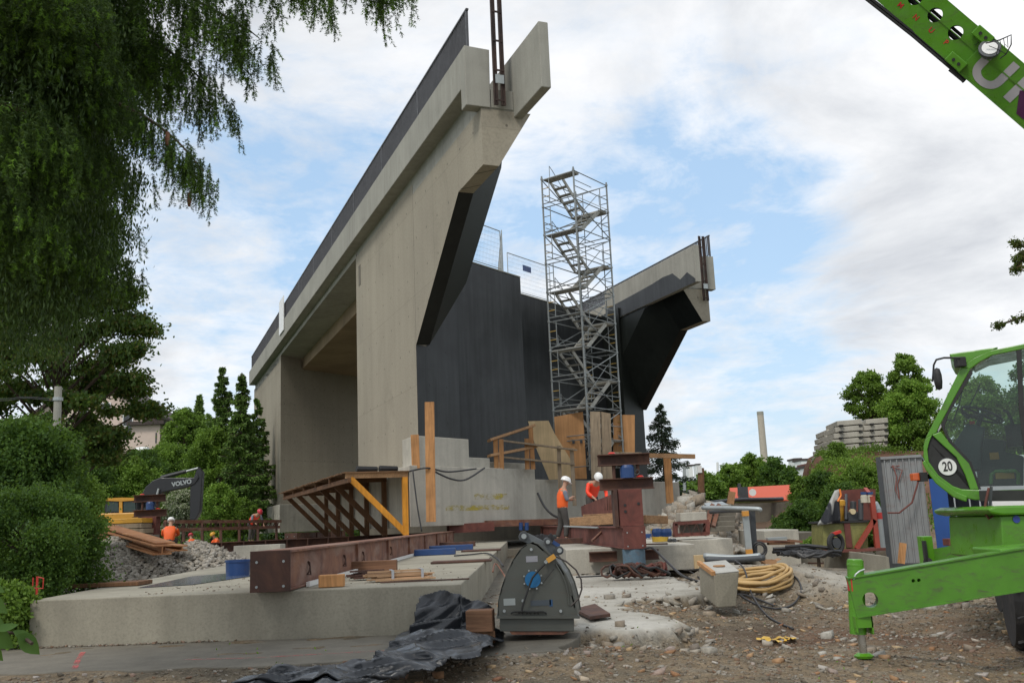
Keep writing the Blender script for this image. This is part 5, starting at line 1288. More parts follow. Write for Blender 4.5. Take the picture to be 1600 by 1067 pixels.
# spotlight with wire guard
lc = bp(1546,78,.38); q = MB(); q.lathe([(0,-.11),(.07,-.1),(.12,-.02),(.125,.03),(.0,.03)], (0,0,0), n=18)
Mr = Matrix.Translation(lc) @ Matrix.Rotation(R(-50),4,'Y') @ Matrix.Rotation(R(70),4,'X'); q.v = [tuple(Mr @ Vector(v)) for v in q.v]; G('spotlight', q, M_STEELD)
q = MB(); q.lathe([(0,.031),(.09,.031),(.09,.036),(0,.036)], (0,0,0), n=18); q.v = [tuple(Mr @ Vector(v)) for v in q.v]; G('spotlight_lens', q, M_WHITE)
q = MB()
gpts = [(1540,68),(1562,63),(1580,55),(1580,70),(1572,85),(1562,92)]; q.tube([bp(x,y,.45) for x,y in gpts], .008)
for k in range(4): q.tube([bp(1556+k*6,65-k*2.5,.45), bp(1560+k*5,72+k*1,.5), bp(1556+k*5,88-k*6,.45)], .004)
q.tube([bp(1545,72,.5), bp(1560,78,.5), bp(1572,85,.45)], .004); G('wire_guard', q, M_BLACK)
# lettering on the boom side
fx = (bd - Vector((0,0,0))); Mt = Matrix((bd, bu, bd.cross(bu))).transposed().to_4x4()
if Mt.to_3x3().col[2].y > 0: pass
def boom_text(body, px, size, mat, nm, off, sx=1.0, bold=0, flip=False):
    T_ = Matrix.Translation(bp(*px, off)) @ Mt @ Matrix.Identity(4) @ Matrix.Diagonal((sx,1,1,1))
    return text_mesh(body, size, mat, nm, TH, wi @ T_, .001, bold)
M_GREYL = paint('letter_grey', (.42,.4,.42), .4, .05); M_PURP = paint('purple_film', (.07,.01,.06), .4)
boom_text('U', (1549,112), .56, M_GREYL, 'boom_letter', .235, 1.1, .018)
boom_text('I', (1593,137), .56, M_GREYL, 'boom_letter', .235, 1.1, .022)
for ch, px in (('M',(1407,9)),('N',(1431,28)),('U',(1455,48)),('P',(1478,67))): boom_text(ch, px, .085, M_RED, 'section_letter', .203, 1, .002)
boom_text('3', (1526,69), .07, M_BLACK, 'section_letter', .235)
pp = [bp(x,y,.236) for x,y in ((1593,142),(1640,140),(1660,190),(1620,200),(1598,186),(1588,178))]; G('purple_panel', MB().prism(pp, [p+sv*.004 for p in pp]), M_PURP)

# ------------------------------------------------------------------ grey excavator bucket
bc = atz(842, 990, .43); BKY = 9.35
bc = at(842, 990, BKY)
T = thing('excavator_bucket', 'grey tilting excavator bucket standing upright between tarpaulin and concrete patch', 'bucket', (bc.x, BKY, .43))
M_BK = paint('bucket_grey', (.085,.09,.078), .45, .12, .1, .3, (.11,.07,.05), 1.5)
prof = [(777,962),(778,938),(783,918),(790,898),(800,876),(812,858),(822,850),(833,846),(842,849),(852,858),(862,866),(872,878),(884,895),(893,915),(899,937),(903,962)]
f_ = [at(x,y,BKY-.02) for x,y in prof]
def TB(name, q, mat, **k): return q.build(name, mat, T, world=True, **k)
q = MB(); q.prism(f_, [p+Vector((0,.02,0)) for p in f_]); TB('side_plate', q, M_BK, bevel=.003)
g2 = [p+Vector((.07,.62,0)) for p in f_]; q = MB(); q.prism(g2, [p+Vector((0,.02,0)) for p in g2]); TB('side_plate', q, M_BK, bevel=.003)
q = MB()
for i in range(7, len(prof)-1):
    a, b_ = f_[i], f_[i+1]; ins = Vector((-.012,0,-.006)); q.prism([a+ins,b_+ins,g2[i+1]+ins,g2[i]+ins], [a+ins+Vector((-.012,0,-.01)),b_+ins+Vector((-.012,0,-.01)),g2[i+1]+ins+Vector((-.012,0,-.01)),g2[i]+ins+Vector((-.012,0,-.01))])
TB('shell', q, M_BK)
q = MB()
for i in range(0, 7):
    a, b_ = f_[i], f_[i+1]; q.prism([a,b_,g2[i+1],g2[i]], [a+Vector((.012,0,0)),b_+Vector((.012,0,-.01)),g2[i+1]+Vector((.012,0,-.01)),g2[i]+Vector((.012,0,0))])
TB('shell', q, M_BK)
rim = [(868,880),(877,895),(884,912),(888,930),(889,945)]; q = MB(); q.tube([at(x,y,BKY-.03) for x,y in rim], .009); TB('edge_bead', q, M_BK)
q = MB(); q.tube([at(x,y,BKY-.035) for x,y in ((874,881),(883,897),(889,912),(893,930))], .007); TB('edge_bead', q, M_BK)
q = MB(); a = [at(x,y,BKY-.05) for x,y in ((776,962),(906,962),(906,966),(776,966))]; q.prism(a, [p+Vector((.0,.72,0)) for p in a]); TB('base_flange', q, M_BK)
q = MB(); a = [at(x,y,BKY-.01) for x,y in ((781,966),(897,966),(897,986),(781,986))]; q.prism(a, [p+Vector((.03,.6,0)) for p in a]); TB('base_box', q, M_BK, bevel=.004)
q = MB(); a = [at(x,y,BKY-.0) for x,y in ((796,986),(890,986),(880,991),(800,991))]; q.prism(a, [p+Vector((.03,.6,0)) for p in a]); TB('cutting_edge', q, M_RUST)
lk = [(810,838),(812,833),(818,831),(826,833),(850,845),(856,842),(862,847),(870,850),(877,856),(879,862),(874,867),(866,868),(856,864),(845,858),(822,848),(812,844)]
for dy in (.05, .3):
    a = [at(x,y,BKY+dy) for x,y in lk]; q = MB(); q.prism(a, [p+Vector((0,.03,0)) for p in a]); TB('link_plate', q, paint('link_grey',(.15,.165,.17),.4,.1,.1), bevel=.003)
for (x,y,r_) in ((818.5,837.5,.045),(874,859.5,.04),(856,846,.035)):
    q = MB(); c_ = at(x,y,BKY+.0); q.cyl(c_-Vector((0,.03,0)), c_+Vector((0,.42,0)), r_, n=20); TB('pin', q, M_STEELD)
    q = MB(); q.cyl(c_-Vector((0,.031,0)), c_-Vector((0,.045,0)), r_*.55, n=14); TB('pin_cap', q, M_STEEL)
q = MB(); c_ = at(832.5,905,BKY-.03); q.cyl(c_, c_-Vector((0,.012,0)), .075, n=24); TB('hub', q, paint('hub_blue',(.01,.14,.33),.4,.1))
for k in range(8):
    t = k/8*6.283+.39; p = c_+Vector((math.cos(t)*.088, -.002, math.sin(t)*.09)); q = MB(); q.cyl(p, p-Vector((0,.014,0)), .009, n=6); TB('bolt', q, M_STEEL)
for (x,y) in ((830,858),(788,954),(876,954),(817,938)):
    q = MB(); p = at(x,y,BKY-.02); q.cyl(p, p-Vector((0,.02,0)), .014, n=8); TB('bolt', q, M_STEEL)
for (x,y,w_,h_,c__) in ((831,873,.11,.055,(.3,.3,.33)),(796,940,.11,.062,(.32,.35,.34)),(845,941.5,.19,.05,(.06,.075,.09)),(861,941.5,.03,.062,(.02,.07,.16))):
    q = MB(); q.box(tuple(at(x,y,BKY-.022)), (w_,.004,h_)); TB('type_plate' if h_ > .052 and w_ > .1 else 'decal', q, paint('decal', c__, .35, .15))
q = MB(); q.bar(at(855,876,BKY-.06), at(867,868,BKY-.06), .045, .045); TB('coupling', q, paint('coupling_orange',(.6,.3,.05),.3,.1)); 
q = MB(); q.bar(at(851,879,BKY-.06), at(856,875,BKY-.06), .03, .03); TB('coupling', q, M_STEEL)
q = MB(); q.tube([at(x,y,BKY-.09) for x,y in ((852,880),(843,889),(832,902),(827,915),(822,930),(817,945),(815,955))], .011); TB('hose', q, M_BLACK)
q = MB(); q.tube([at(x,y,BKY-.02) for x,y in ((866,868),(885,877),(900,890),(908,905),(909,920),(904,935),(892,946))], .009); TB('hose', q, paint('hose_brown',(.06,.05,.045),.5))
q = MB(); q.tube([at(x,y,BKY-.05) for x,y in ((866,888),(858,898),(848,911))], .003); TB('wire', q, M_BLACK)
for dx_ in (0,12,24,36):
    q = MB(); q.tube([at(808+dx_+6*math.cos(t)*1.6, 959-abs(4*math.sin(t)), BKY-.05-.01*math.sin(t)) for t in np.linspace(0,6.2,14)], .008); TB('hose_loop', q, M_BLACK)
q = MB(); q.box(tuple(at(869,849.5,BKY+.04)), (.075,.02,.035), 0, (0,R(35))); TB('blue_pad', q, M_BLUE)
# black fleece on the slab behind
# ------------------------------------------------------------------ yellow excavator far left
EY = 44
T = thing('excavator', 'yellow excavator with black boom working behind the stone heap on the left', 'excavator', (at(190,850,EY).x, EY, .5))
def pe(px, y0, th): a = [at(x,y,EY+y0) for x,y in px]; return MB().prism(a, [p+Vector((.0,th,0)) for p in a])
def TE(name, q, mat, **k): return q.build(name, mat, T, world=True, **k)
M_EXY = paint('excavator_yellow', (.55,.27,.03), .4, .1); M_EXG = paint('excavator_dark', (.018,.019,.022), .4, .15)
TE('boom', pe([(217,790),(218,778),(227,761),(238,751),(250,746),(303,746),(308,740),(311,746),(304,756),(294,760),(253,769),(246,780),(244,792)], .2, .45), M_EXG, bevel=.03)
TE('stick', pe([(309,729),(316,737),(314,775),(312,800),(305,812),(296,812),(297,762),(303,745)], .25, .35), M_EXG, bevel=.03)
q = MB(); q.cyl(at(252,746,EY+.3), at(291,736,EY+.3), .09, n=10); TE('stick_cylinder', q, M_EXG); q = MB(); q.cyl(at(291,736,EY+.3), at(310,731,EY+.3), .045, n=8); TE('cylinder_rod', q, M_STEEL)
q = MB(); q.cyl(at(243,781,EY+.1), at(248,763,EY+.1), .05, n=8); TE('boom_cylinder', q, M_STEEL)
TE('cab_body', pe([(163,802),(165,781),(168,779),(213,778),(215,802)], -.6, 1.2), M_EXG)
TE('cab_roof', pe([(163,782),(168,778),(190,777),(213,777.5),(214,781.5),(190,783)], -.7, 1.4), M_EXY)
for px in ([(166,799),(168,784),(184,784),(186,799)], [(193,799),(193,784),(211,783),(212,799)]): TE('cab_window', pe(px, -.64, .02), paint('dark_glass', (.02,.04,.035), .1))
TE('cab_pillar', pe([(186,802),(186,783),(191,783),(191,802)], -.68, .05), M_EXY)
TE('body', pe([(150,802),(217,800),(219,818),(150,822)], -.9, 2.4), M_EXY, bevel=.05)
q = MB(); q.box((at(185,0,EY).x, EY+.3, 1.15), (4.2,2.6,.5)); TE('track', q, M_EXG, bevel=.15)
text_mesh('VOLVO', .27, M_STEEL, 'boom_lettering', T, XF[T.name].inverted() @ Matrix.Translation(at(284,754.5,EY+.18)) @ Matrix.Rotation(R(-8),4,'Y') @ Matrix.Rotation(R(90),4,'X'), .01, .012)
# ------------------------------------------------------------------ container, blue container, machine
CY = 22.0
xa, xb = at(1371,714,CY).x, at(1434,714,CY).x; zt = at(1371,714,CY).z
T = thing('container', 'grey steel site container with reddish scrawl behind the telehandler', 'container', (xa, CY, gp(xa,CY)))
z0 = T.location.z
q = MB(); n_ = 7; wseg = (xb-xa)/n_
for i in range(n_):
    x0 = xa+i*wseg; q.prism([(x0,CY,z0+.1),(x0+wseg*.12,CY,z0+.1),(x0+wseg*.2,CY+.04,z0+.1),(x0+wseg*.85,CY+.04,z0+.1),(x0+wseg*.95,CY,z0+.1),(x0+wseg,CY,z0+.1),(x0+wseg,CY+.1,z0+.1),(x0,CY+.1,z0+.1)],
      [(x0,CY,zt-.06),(x0+wseg*.12,CY,zt-.06),(x0+wseg*.2,CY+.04,zt-.06),(x0+wseg*.85,CY+.04,zt-.06),(x0+wseg*.95,CY,zt-.06),(x0+wseg,CY,zt-.06),(x0+wseg,CY+.1,zt-.06),(x0,CY+.1,zt-.06)])
mcon = paint('container_grey', (.25,.26,.26), .55, .12, .1, .45, (.2,.1,.08), .7)
q.build('wall', mcon, T, world=True)
q = MB(); q.boxb(xa-.03,xb,CY-.02,CY+2.4,zt-.06,zt); q.build('roof', mcon, T, world=True)
q = MB(); q.boxb(xa-.04,xa+.06,CY-.03,CY+.1,z0,zt); q.build('corner_post', M_STEELD, T, world=True)
q = MB(); q.boxb(xa,xb,CY-.01,CY+.12,z0,z0+.12); q.build('bottom_rail', M_STEELD, T, world=True)
q = MB(); q.boxb(xa-.02,xa+.03,CY+.1,CY+2.4,z0,zt-.06); q.build('wall', mcon, T, world=True)
q = MB(); q.tube([at(x,y,CY-.02) for x,y in ((1394,727),(1400,745),(1398,765),(1404,780),(1401,757),(1408,735),(1391,729),(1404,728))], .012, 4); q.build('red_scrawl', paint('scrawl',(.25,.09,.07),.7), T, world=True)
T.rotation_euler.z = -R(24)
q = MB(); q.tube([at(x,y,CY-.45) for x,y in ((1387,801),(1405,801),(1425,785),(1434,755),(1436,740))], .02); one('hose', q, M_REDOX, 'thin red hose hanging across the grey container', 'hose')
xc, xd = at(1447,714,21.6).x, at(1552,714,21.6).x
T = thing('blue_container', 'blue framed open container with dark interior behind the telehandler', 'container', (xc, 21.6, gp(xc,21.6)))
z0 = T.location.z
q = MB(); q.boxb(xc,xc+.34,21.6,24,z0,2.6); q.build('side_panel', paint('container_blue',(.015,.07,.26),.5,.1), T, world=True, bevel=.01)
q = MB(); q.boxb(xc+.34,xd,24,24.1,z0,2.6); q.boxb(xc+.34,xd,21.6,24,2.5,2.6); q.boxb(xc+.34,xd,21.7,24,z0,z0+.1); q.build('interior', M_STEELD, T, world=True)
for x in (xc+.45, xc+.75, xc+.95):
    q = MB(); q.boxb(x,x+.03,21.65,21.7,z0,2.5); q.build('door_bar', M_STEEL, T, world=True)
T.rotation_euler.z = -R(24)
q = MB(); q.boxb(xd-.3,xd+1.5,21.3,21.5,z0,2.5); one('site_trailer', q, M_WHITE, 'white trailer side right of the blue container behind the green bonnet', 'trailer')
T = thing('site_heater', 'light grey box shaped heater in front of the open blue container', 'heater', tuple(at(1518,842,20.8)))
q = MB(); q.box(tuple(at(1520,828,20.9)), (.42,.4,.38)); q.build('body', paint('heater_grey',(.3,.31,.31),.4), T, world=True, bevel=.015)
q = MB(); q.box(tuple(at(1507.5,829,20.68)), (.06,.02,.34)); q.build('front_strip', M_WHITE, T, world=True)
q = MB(); q.box(tuple(at(1507.5,827,20.66)), (.03,.01,.1)); q.build('switch_panel', M_BLACK, T, world=True)
q = MB(); c_ = at(1495,846,20); q.box(tuple(c_), (.45,.3,.14)); one('red_crate', q, M_REDOX, 'flat red box in front of the heater', 'box', bevel=.01)
q = MB(); q.bar(at(1408,880,19), at(1411,848,19), .12, .06, (0,1,0)); one('timber_stake', q, M_WOOD, 'reddish timber stake before the grey container', 'stake')
# drilling mud / grout machine
MY = 19.5
T = thing('grout_machine', 'red and green grout pump with yellow motor and tank in front of the shrubs', 'machine', tuple(at(1330,862,MY)))
def TM(name, q, mat, **k): return q.build(name, mat, T, world=True, **k)
def pm(px, y0, th): a = [at(x,y,MY+y0) for x,y in px]; return MB().prism(a, [p+Vector((0,th,0)) for p in a])
M_OLV = paint('olive_tank', (.2,.2,.06), .5, .2, 0, .7, (.06,.05,.03), 3)
TM('tank', pm([(1287,858),(1286,818),(1356,815),(1357,858)], 0, .8), M_OLV, bevel=.02)
TM('table_top', pm([(1284,818),(1284,815),(1358,812),(1358,815.5)], -.05, .9), M_BLACK)
TM('red_back_panel', pm([(1312,815),(1311,766),(1352,763),(1368,764),(1368,812)], .5, .04), M_REDOX)
q = MB(); q.bar(at(1362,775,MY-.1), at(1371,856,MY-.1), .09,.09,(0,1,0)); q.bar(at(1366,812,MY-.1), at(1338,857,MY-.1), .08,.09,(0,1,0)); q.bar(at(1362,776,MY-.1), at(1352,764,MY+.4), .07,.07); TM('frame_leg', q, paint('frame_red',(.3,.05,.03),.5,.15,0,.4))
q = MB(); q.bar(at(1285,861,MY), at(1375,857,MY), .6,.05); TM('skid', q, M_REDOX)
c_ = at(1311,798,MY+.2); q = MB(); q.lathe([(0,-.2),(.09,-.2),(.1,.1),(.0,.1)], tuple(c_), n=18); TM('motor', q, M_YEL)
q = MB(); q.lathe([(0,.1),(.135,.1),(.14,.2),(.1,.22),(0,.22)], tuple(c_), n=18); TM('motor_cover', q, M_YEL)
q = MB(); q.box(tuple(at(1300,799,MY-.02)), (.16,.1,.15)); TM('switch_box', q, M_WHITE, bevel=.01)
q = MB(); q.box(tuple(at(1304,800,MY-.08)), (.04,.01,.07)); TM('switch_window', q, M_BLACK)
q = MB(); p = at(1333,799,MY-.02); q.cyl(p, p+Vector((0,.1,0)), .055, n=18); TM('gauge', q, paint('gauge_cream',(.6,.5,.3),.3))
q = MB(); q.box(tuple(at(1333,808,MY+.2)), (.3,.3,.22)); q.cyl(at(1345,812,MY), at(1345,780,MY), .05); q.cyl(at(1322,812,MY), at(1322,772,MY+.3), .03); q.cyl(at(1333,800,MY+.2), at(1333,783,MY+.2), .06); TM('pump_block', q, M_STEELD, bevel=.01)
for i, x in enumerate((1350, 1360)):
    c_ = at(x,777,MY-.05); q = MB(); q.lathe([(0,-.1),(.075,-.1),(.065,.03),(.03,.08),(0,.08)], tuple(c_), n=12); o_ = one('canister', q, paint('canister', (.45,.42,.33), .4), ('left','right')[i]+' one of two pale canisters with blue caps on the grout machine', 'canister', 'blue capped canisters')
    q = MB(); q.lathe([(0,.06),(.06,.06),(.06,.11),(0,.11)], tuple(c_-o_.location), n=12); q.build('cap', M_BLUE, o_)
q = MB(); q.box(tuple(at(1325,835,MY-.02)), (.12,.03,.5)); TM('red_rib', q, M_REDOX)
# jacket hung over it
q = MB(); gv = []; fcs = []
for j in range(12):
    for i in range(12):
        u_, v_ = i/11, j/11; x = 1312-u_*(26*v_+8); y = 764+v_*52+u_*4-(1-v_)*u_*2
        p = at(x, y, MY-.1-.08*math.sin(u_*9+v_*3)*v_-.1*(1-abs(u_-.4))); gv.append(p)
fcs = [(j*12+i,j*12+i+1,(j+1)*12+i+1,(j+1)*12+i) for j in range(11) for i in range(11)]
q.add(gv, fcs); mj, ntj, bj = newmat('jacket_cloth'); tj = N(ntj,'ShaderNodeTexCoord').outputs['Object']; sj = N(ntj,'ShaderNodeSeparateXYZ'); ntj.links.new(tj, sj.inputs[0])
ntj.links.new(ramp(ntj, noise_(ntj, mapping(ntj, tj, (2.5,.1,.8)), 1.2, 2).outputs[0], [(.46,(.02,.022,.028)),(.49,(.4,.4,.38))]), bj.inputs['Base Color']); bj.inputs['Roughness'].default_value = .8
o_ = one('jacket', q, mj, 'dark and pale jacket with orange band hung on the grout machine', 'jacket', smooth=True); md = o_.modifiers.new('thick','SOLIDIFY'); md.thickness = .02
q = MB(); q.tube([Vector(p)-o_.location for p in (at(1312,764,MY-.25), at(1314,774,MY-.25), at(1309,783,MY-.25))], .02); q.build('orange_band', M_ORNG, o_)
T = thing('wheel_barrow', 'upturned wheelbarrow wheel with red guard before the grout machine', 'wheelbarrow', tuple(at(1306,864,MY-1)))
c_ = at(1306,848,MY-1); q = MB(); ax = Vector((.45,-.9,0)).normalized(); e1_ = Vector((0,0,1)); e2_ = ax.cross(e1_)
q.tube([c_+e1_*math.cos(t)*.165+e2_*math.sin(t)*.165 for t in np.linspace(0,6.283,25)], .045, 8); q.build('tyre', M_BLACK, T, world=True)
q = MB(); q.cyl(c_-ax*.03, c_+ax*.03, .1, n=18); q.build('rim', M_STEELD, T, world=True)
q = MB(); q.bar(at(1300,834,MY-1), at(1313,830,MY-1), .12,.05); q.bar(at(1299,836,MY-1), at(1306,848,MY-.9), .03,.03); q.build('guard', M_RED, T, world=True)
T = thing('gas_bottle', 'slim grey gas bottle with red band beside the grey container', 'gas bottle', tuple(at(1376,860,MY+.8)))
q = MB(); c_ = at(1376,856,MY+.8); h = .95; q.lathe([(0,0),(.1,.01),(.1,h-.15),(.05,h-.02),(.03,h),(0,h)], tuple(c_), n=14); q.build('body', M_STEEL, T, world=True)
q = MB(); q.lathe([(.0,h*.62),(.103,h*.62),(.103,h*.76),(.0,h*.76)], tuple(c_), n=14); q.build('red_band', M_RED, T, world=True)
# black pipes lying in front of the shrubs
rr = random.Random(77); T = thing('pipe_heap', 'heap of black plastic pipes and planks before the shrubs', 'pipes', tuple(at(1260,868,20)))
for k in range(16):
    x0, x1 = rr.uniform(1205,1235), rr.uniform(1260,1305); y = rr.uniform(856,865); Yp = rr.uniform(19,21.5)
    q = MB(); q.tube([at(x0,y+rr.uniform(-3,3),Yp), at((x0+x1)/2,y-rr.uniform(0,5),Yp+rr.uniform(-.4,.4)), at(x1,y+rr.uniform(-3,2),Yp-rr.uniform(0,.8))], .035); q.build('pipe', M_HOSEB, T, world=True)
for x0,y0,x1,y1,mm in ((1198,842,1228,840,M_STEEL),(1183,845,1232,846,M_RUST),(1232,844,1252,846,M_RUST),(1200,849,1240,848,M_WOODD)):
    q = MB(); q.bar(at(x0,y0,20.5), at(x1,y1,20.5), .2,.05); q.build('plank', mm, T, world=True)
q = MB(); c_ = at(1187,858,19.2)
for r_ in (.1,.14): q.tube([c_+Vector((math.cos(t)*r_, .02, math.sin(t)*r_)) for t in np.linspace(0,6.28,20)], .02)
one('pipe_coil', q, M_HOSEB, 'small black hose coil standing behind the trestle foot', 'hose')
tangle('net_heap', tuple(at(1275,872,18.6)), .45,.2,.14,.03,M_HOSEB,10,'heap of dark hose in front of the wheelbarrow wheel','hose',12)
# ------------------------------------------------------------------ people
def skinmesh(name, nodes, edges, mat, parent, sub=2, root=0):
    me = bpy.data.meshes.new(name); me.from_pydata([n[0] for n in nodes], edges, [])
    o = bpy.data.objects.new(name, me); col.objects.link(o)
    if not me.skin_vertices: 
        bm = bmesh.new(); bm.from_mesh(me); bm.verts.layers.skin.verify(); bm.to_mesh(me); bm.free()
    for i, n in enumerate(nodes):
        r_ = n[1]; me.skin_vertices[0].data[i].radius = (r_, r_) if not isinstance(r_, tuple) else r_
        me.skin_vertices[0].data[i].use_root = (i == root)
    m1 = o.modifiers.new('skin','SKIN'); m1.use_smooth_shade = True
    m2 = o.modifiers.new('sub','SUBSURF'); m2.levels = sub; m2.render_levels = sub
    dg = bpy.context.evaluated_depsgraph_get(); m_ = bpy.data.meshes.new_from_object(o.evaluated_get(dg))
    bpy.data.objects.remove(o); m_.materials.clear(); m_.materials.append(mat)
    q = bpy.data.objects.new(name, m_); col.objects.link(q)
    if parent is not None: q.parent = parent
    return q
M_SKIN = paint('skin', (.42,.24,.16), .6, .06); M_TRO = paint('work_trousers', (.06,.055,.05), .85, .2); M_SLV = paint('grey_shirt', (.17,.19,.23), .9, .15)
M_VEST = paint('orange_vest', (.85,.13,.02), .6, .06); M_JKT = paint('red_orange_jacket', (.9,.06,.02), .55, .08); M_HELM = paint('white_helmet', (.8,.8,.78), .3, .03)
M_HRED = paint('red_helmet', (.5,.03,.05), .35, .05); M_HAIR = paint('dark_hair', (.03,.02,.015), .8); M_BOOT = paint('boots', (.03,.025,.02), .7); M_REFL = paint('reflective_tape', (.6,.6,.58), .3)
def person(label, loc, rz, J, top, sleeve, helmet, rolled=True, scale=1.0, visor=True):
    t = thing('person', label, 'person', loc, rz); t.scale = (scale,)*3
    V = {k: Vector(v) for k, v in J.items()}
    for s in 'lr': V['hand'+s] = V['wri'+s] + (V['wri'+s]-V['elb'+s]).normalized()*.08
    order = ['pel','spi','che','nec','hea','top','shl','shr','ell','elr']
    nodes = []; idx = {}; edges = []
    def nd(k, p, r_): idx[k] = len(nodes); nodes.append((tuple(p), r_)); return k
    nd('pel', V['pel'], .13); nd('spi', V['spi'], .125); nd('che', V['che'], .14); nd('nec', V['nec'], .055); 
    hd = (V['top']-V['nec']).normalized(); nd('jaw', V['nec']+(V['top']-V['nec'])*.35+V['face']*.02, .07); nd('cra', V['nec']+(V['top']-V['nec'])*.68, .088); nd('top', V['top']-hd*.03, .06)
    edges += [('pel','spi'),('spi','che'),('che','nec'),('nec','jaw'),('jaw','cra'),('cra','top')]
    for s in 'lr':
        nd('sh'+s, V['sh'+s], .062); nd('elb'+s, V['elb'+s], .043); nd('wri'+s, V['wri'+s], .028); nd('pal'+s, V['hand'+s], .034)
        nd('hip'+s, V['hip'+s], .095); nd('kne'+s, V['kne'+s], .06); nd('ank'+s, V['ank'+s], .042); nd('toe'+s, V['toe'+s], .038)
        edges += [('che','sh'+s),('sh'+s,'elb'+s),('elb'+s,'wri'+s),('wri'+s,'pal'+s),('pel','hip'+s),('hip'+s,'kne'+s),('kne'+s,'ank'+s),('ank'+s,'toe'+s)]
        d = (V['hand'+s]-V['wri'+s]).normalized(); lat = d.cross(Vector((0,0,1))).normalized(); dn = d.cross(lat)
        for f_, (o_, L) in enumerate(((-.027,.062),(-.009,.072),(.009,.068),(.027,.052))):
            b0 = V['hand'+s]+lat*o_+d*.02; k0, k1, k2 = f'f{f_}0{s}', f'f{f_}1{s}', f'f{f_}2{s}'
            nd(k0, b0, .009); nd(k1, b0+d*L*.55+dn*.008, .008); nd(k2, b0+d*L*.85+dn*.035, .007); edges += [('pal'+s,k0),(k0,k1),(k1,k2)]
        sg = 1 if s == 'l' else -1
        nd('t0'+s, V['wri'+s]+d*.03+lat*sg*.035, .01); nd('t1'+s, V['wri'+s]+d*.07+lat*sg*.05+dn*.015, .008); edges += [('pal'+s,'t0'+s),('t0'+s,'t1'+s)]
    body = skinmesh('body', nodes, [(idx[a], idx[b_]) for a, b_ in edges], M_SKIN, t, 1)
    # nose and ears, eyes
    fc = V['face']; hc = V['nec']+(V['top']-V['nec'])*.55; q = MB(); sd_ = fc.cross(hd).normalized()
    q.prism([tuple(hc+fc*.085+sd_*.015-hd*.02), tuple(hc+fc*.085-sd_*.015-hd*.02), tuple(hc+fc*.08+hd*.02)], [tuple(hc+fc*.112+sd_*.008-hd*.018), tuple(hc+fc*.112-sd_*.008-hd*.018), tuple(hc+fc*.09+hd*.015)]); q.build('nose', M_SKIN, t)
    for s_ in (-1,1):
        q = MB(); q.lathe([(0,-.01),(.02,-.006),(.02,.006),(0,.01)], tuple(hc+sd_*s_*.085), n=8); q.build('ear', M_SKIN, t)
        q = MB(); q.lathe([(0,-.008),(.009,0),(0,.008)], tuple(hc+fc*.083+sd_*s_*.032+hd*.02), n=8); q.build('eye', M_BLACK, t)
    q = MB(); q.box(tuple(hc+fc*.085-hd*.045), (.04,.008,.006)); q.build('mouth', M_RED, t)
    # clothes
    n2 = [(tuple(V['pel']+Vector((0,0,-.12))), (.2,.17)), (tuple(V['spi']), (.185,.165)), (tuple(V['che']), (.19,.15)), (tuple(V['nec']-(V['nec']-V['che'])*.35), .1), (tuple(V['shl']), .08), (tuple(V['shr']), .08)]
    e2 = [(0,1),(1,2),(2,3),(2,4),(2,5)]
    skinmesh('jacket' if sleeve is top else 'vest', n2, e2, top, t, 2)
    for s in 'lr':
        a = V['sh'+s]; b_ = V['elb'+s]; c_ = V['wri'+s]; e_ = c_ if not rolled else b_+(c_-b_)*.15
        skinmesh('sleeve', [(tuple(a), .075), (tuple(b_), .058), (tuple(b_+(e_-b_)*.9), .048 if not rolled else .055)], [(0,1),(1,2)], sleeve, t, 2)
        skinmesh('trouser_leg', [(tuple(V['pel'].lerp(V['spi'],.55)), .15), (tuple(V['pel']+Vector((0,0,-.03))), .15), (tuple(V['hip'+s]), .115), (tuple(V['kne'+s]), .085), (tuple(V['ank'+s]+Vector((0,0,.04))), .07)], [(0,1),(1,2),(2,3),(3,4)], M_TRO, t, 2)
        skinmesh('boot', [(tuple(V['ank'+s]+Vector((0,0,.05))), .06), (tuple(V['ank'+s]-Vector((0,0,.03))), .055), (tuple(V['toe'+s]), .045)], [(0,1),(1,2)], M_BOOT, t, 2)
    # tape, helmet
    b0, b1 = V['pel'].lerp(V['spi'], .3), V['pel'].lerp(V['spi'], .3)+(V['spi']-V['pel']).normalized()*.05
    
    hcn = V['nec']+(V['top']-V['nec'])*.74; q = MB(); rings = []
    ex = fc-hd*fc.dot(hd); ex.normalize(); ey = hd.cross(ex)
    for rr_, h in ((.142,-.015),(.135,0),(.128,.05),(.105,.09),(.06,.118),(.0,.126)):
        rings.append([tuple(hcn+hd*h+ex*math.cos(a)*rr_*1.1+ey*math.sin(a)*rr_*.92) for a in np.linspace(0,6.2832,21)[:-1]])
    q.loft(rings); h_ = q.build('helmet', helmet, t, smooth=True)
    if visor:
        q = MB(); rings = []
        a_ = np.linspace(-1.1,1.1,9); i_ = [hcn-hd*.012+ex*math.cos(a)*.14+ey*math.sin(a)*.12 for a in a_]; o2 = [hcn-hd*.03+ex*math.cos(a)*.205+ey*math.sin(a)*.13 for a in a_]
        for k in range(8): q.prism([tuple(i_[k]),tuple(i_[k+1]),tuple(o2[k+1]),tuple(o2[k])], [tuple(p+hd*.008) for p in (i_[k],i_[k+1],o2[k+1],o2[k])])
        q.build('visor', helmet, h_)
    return t
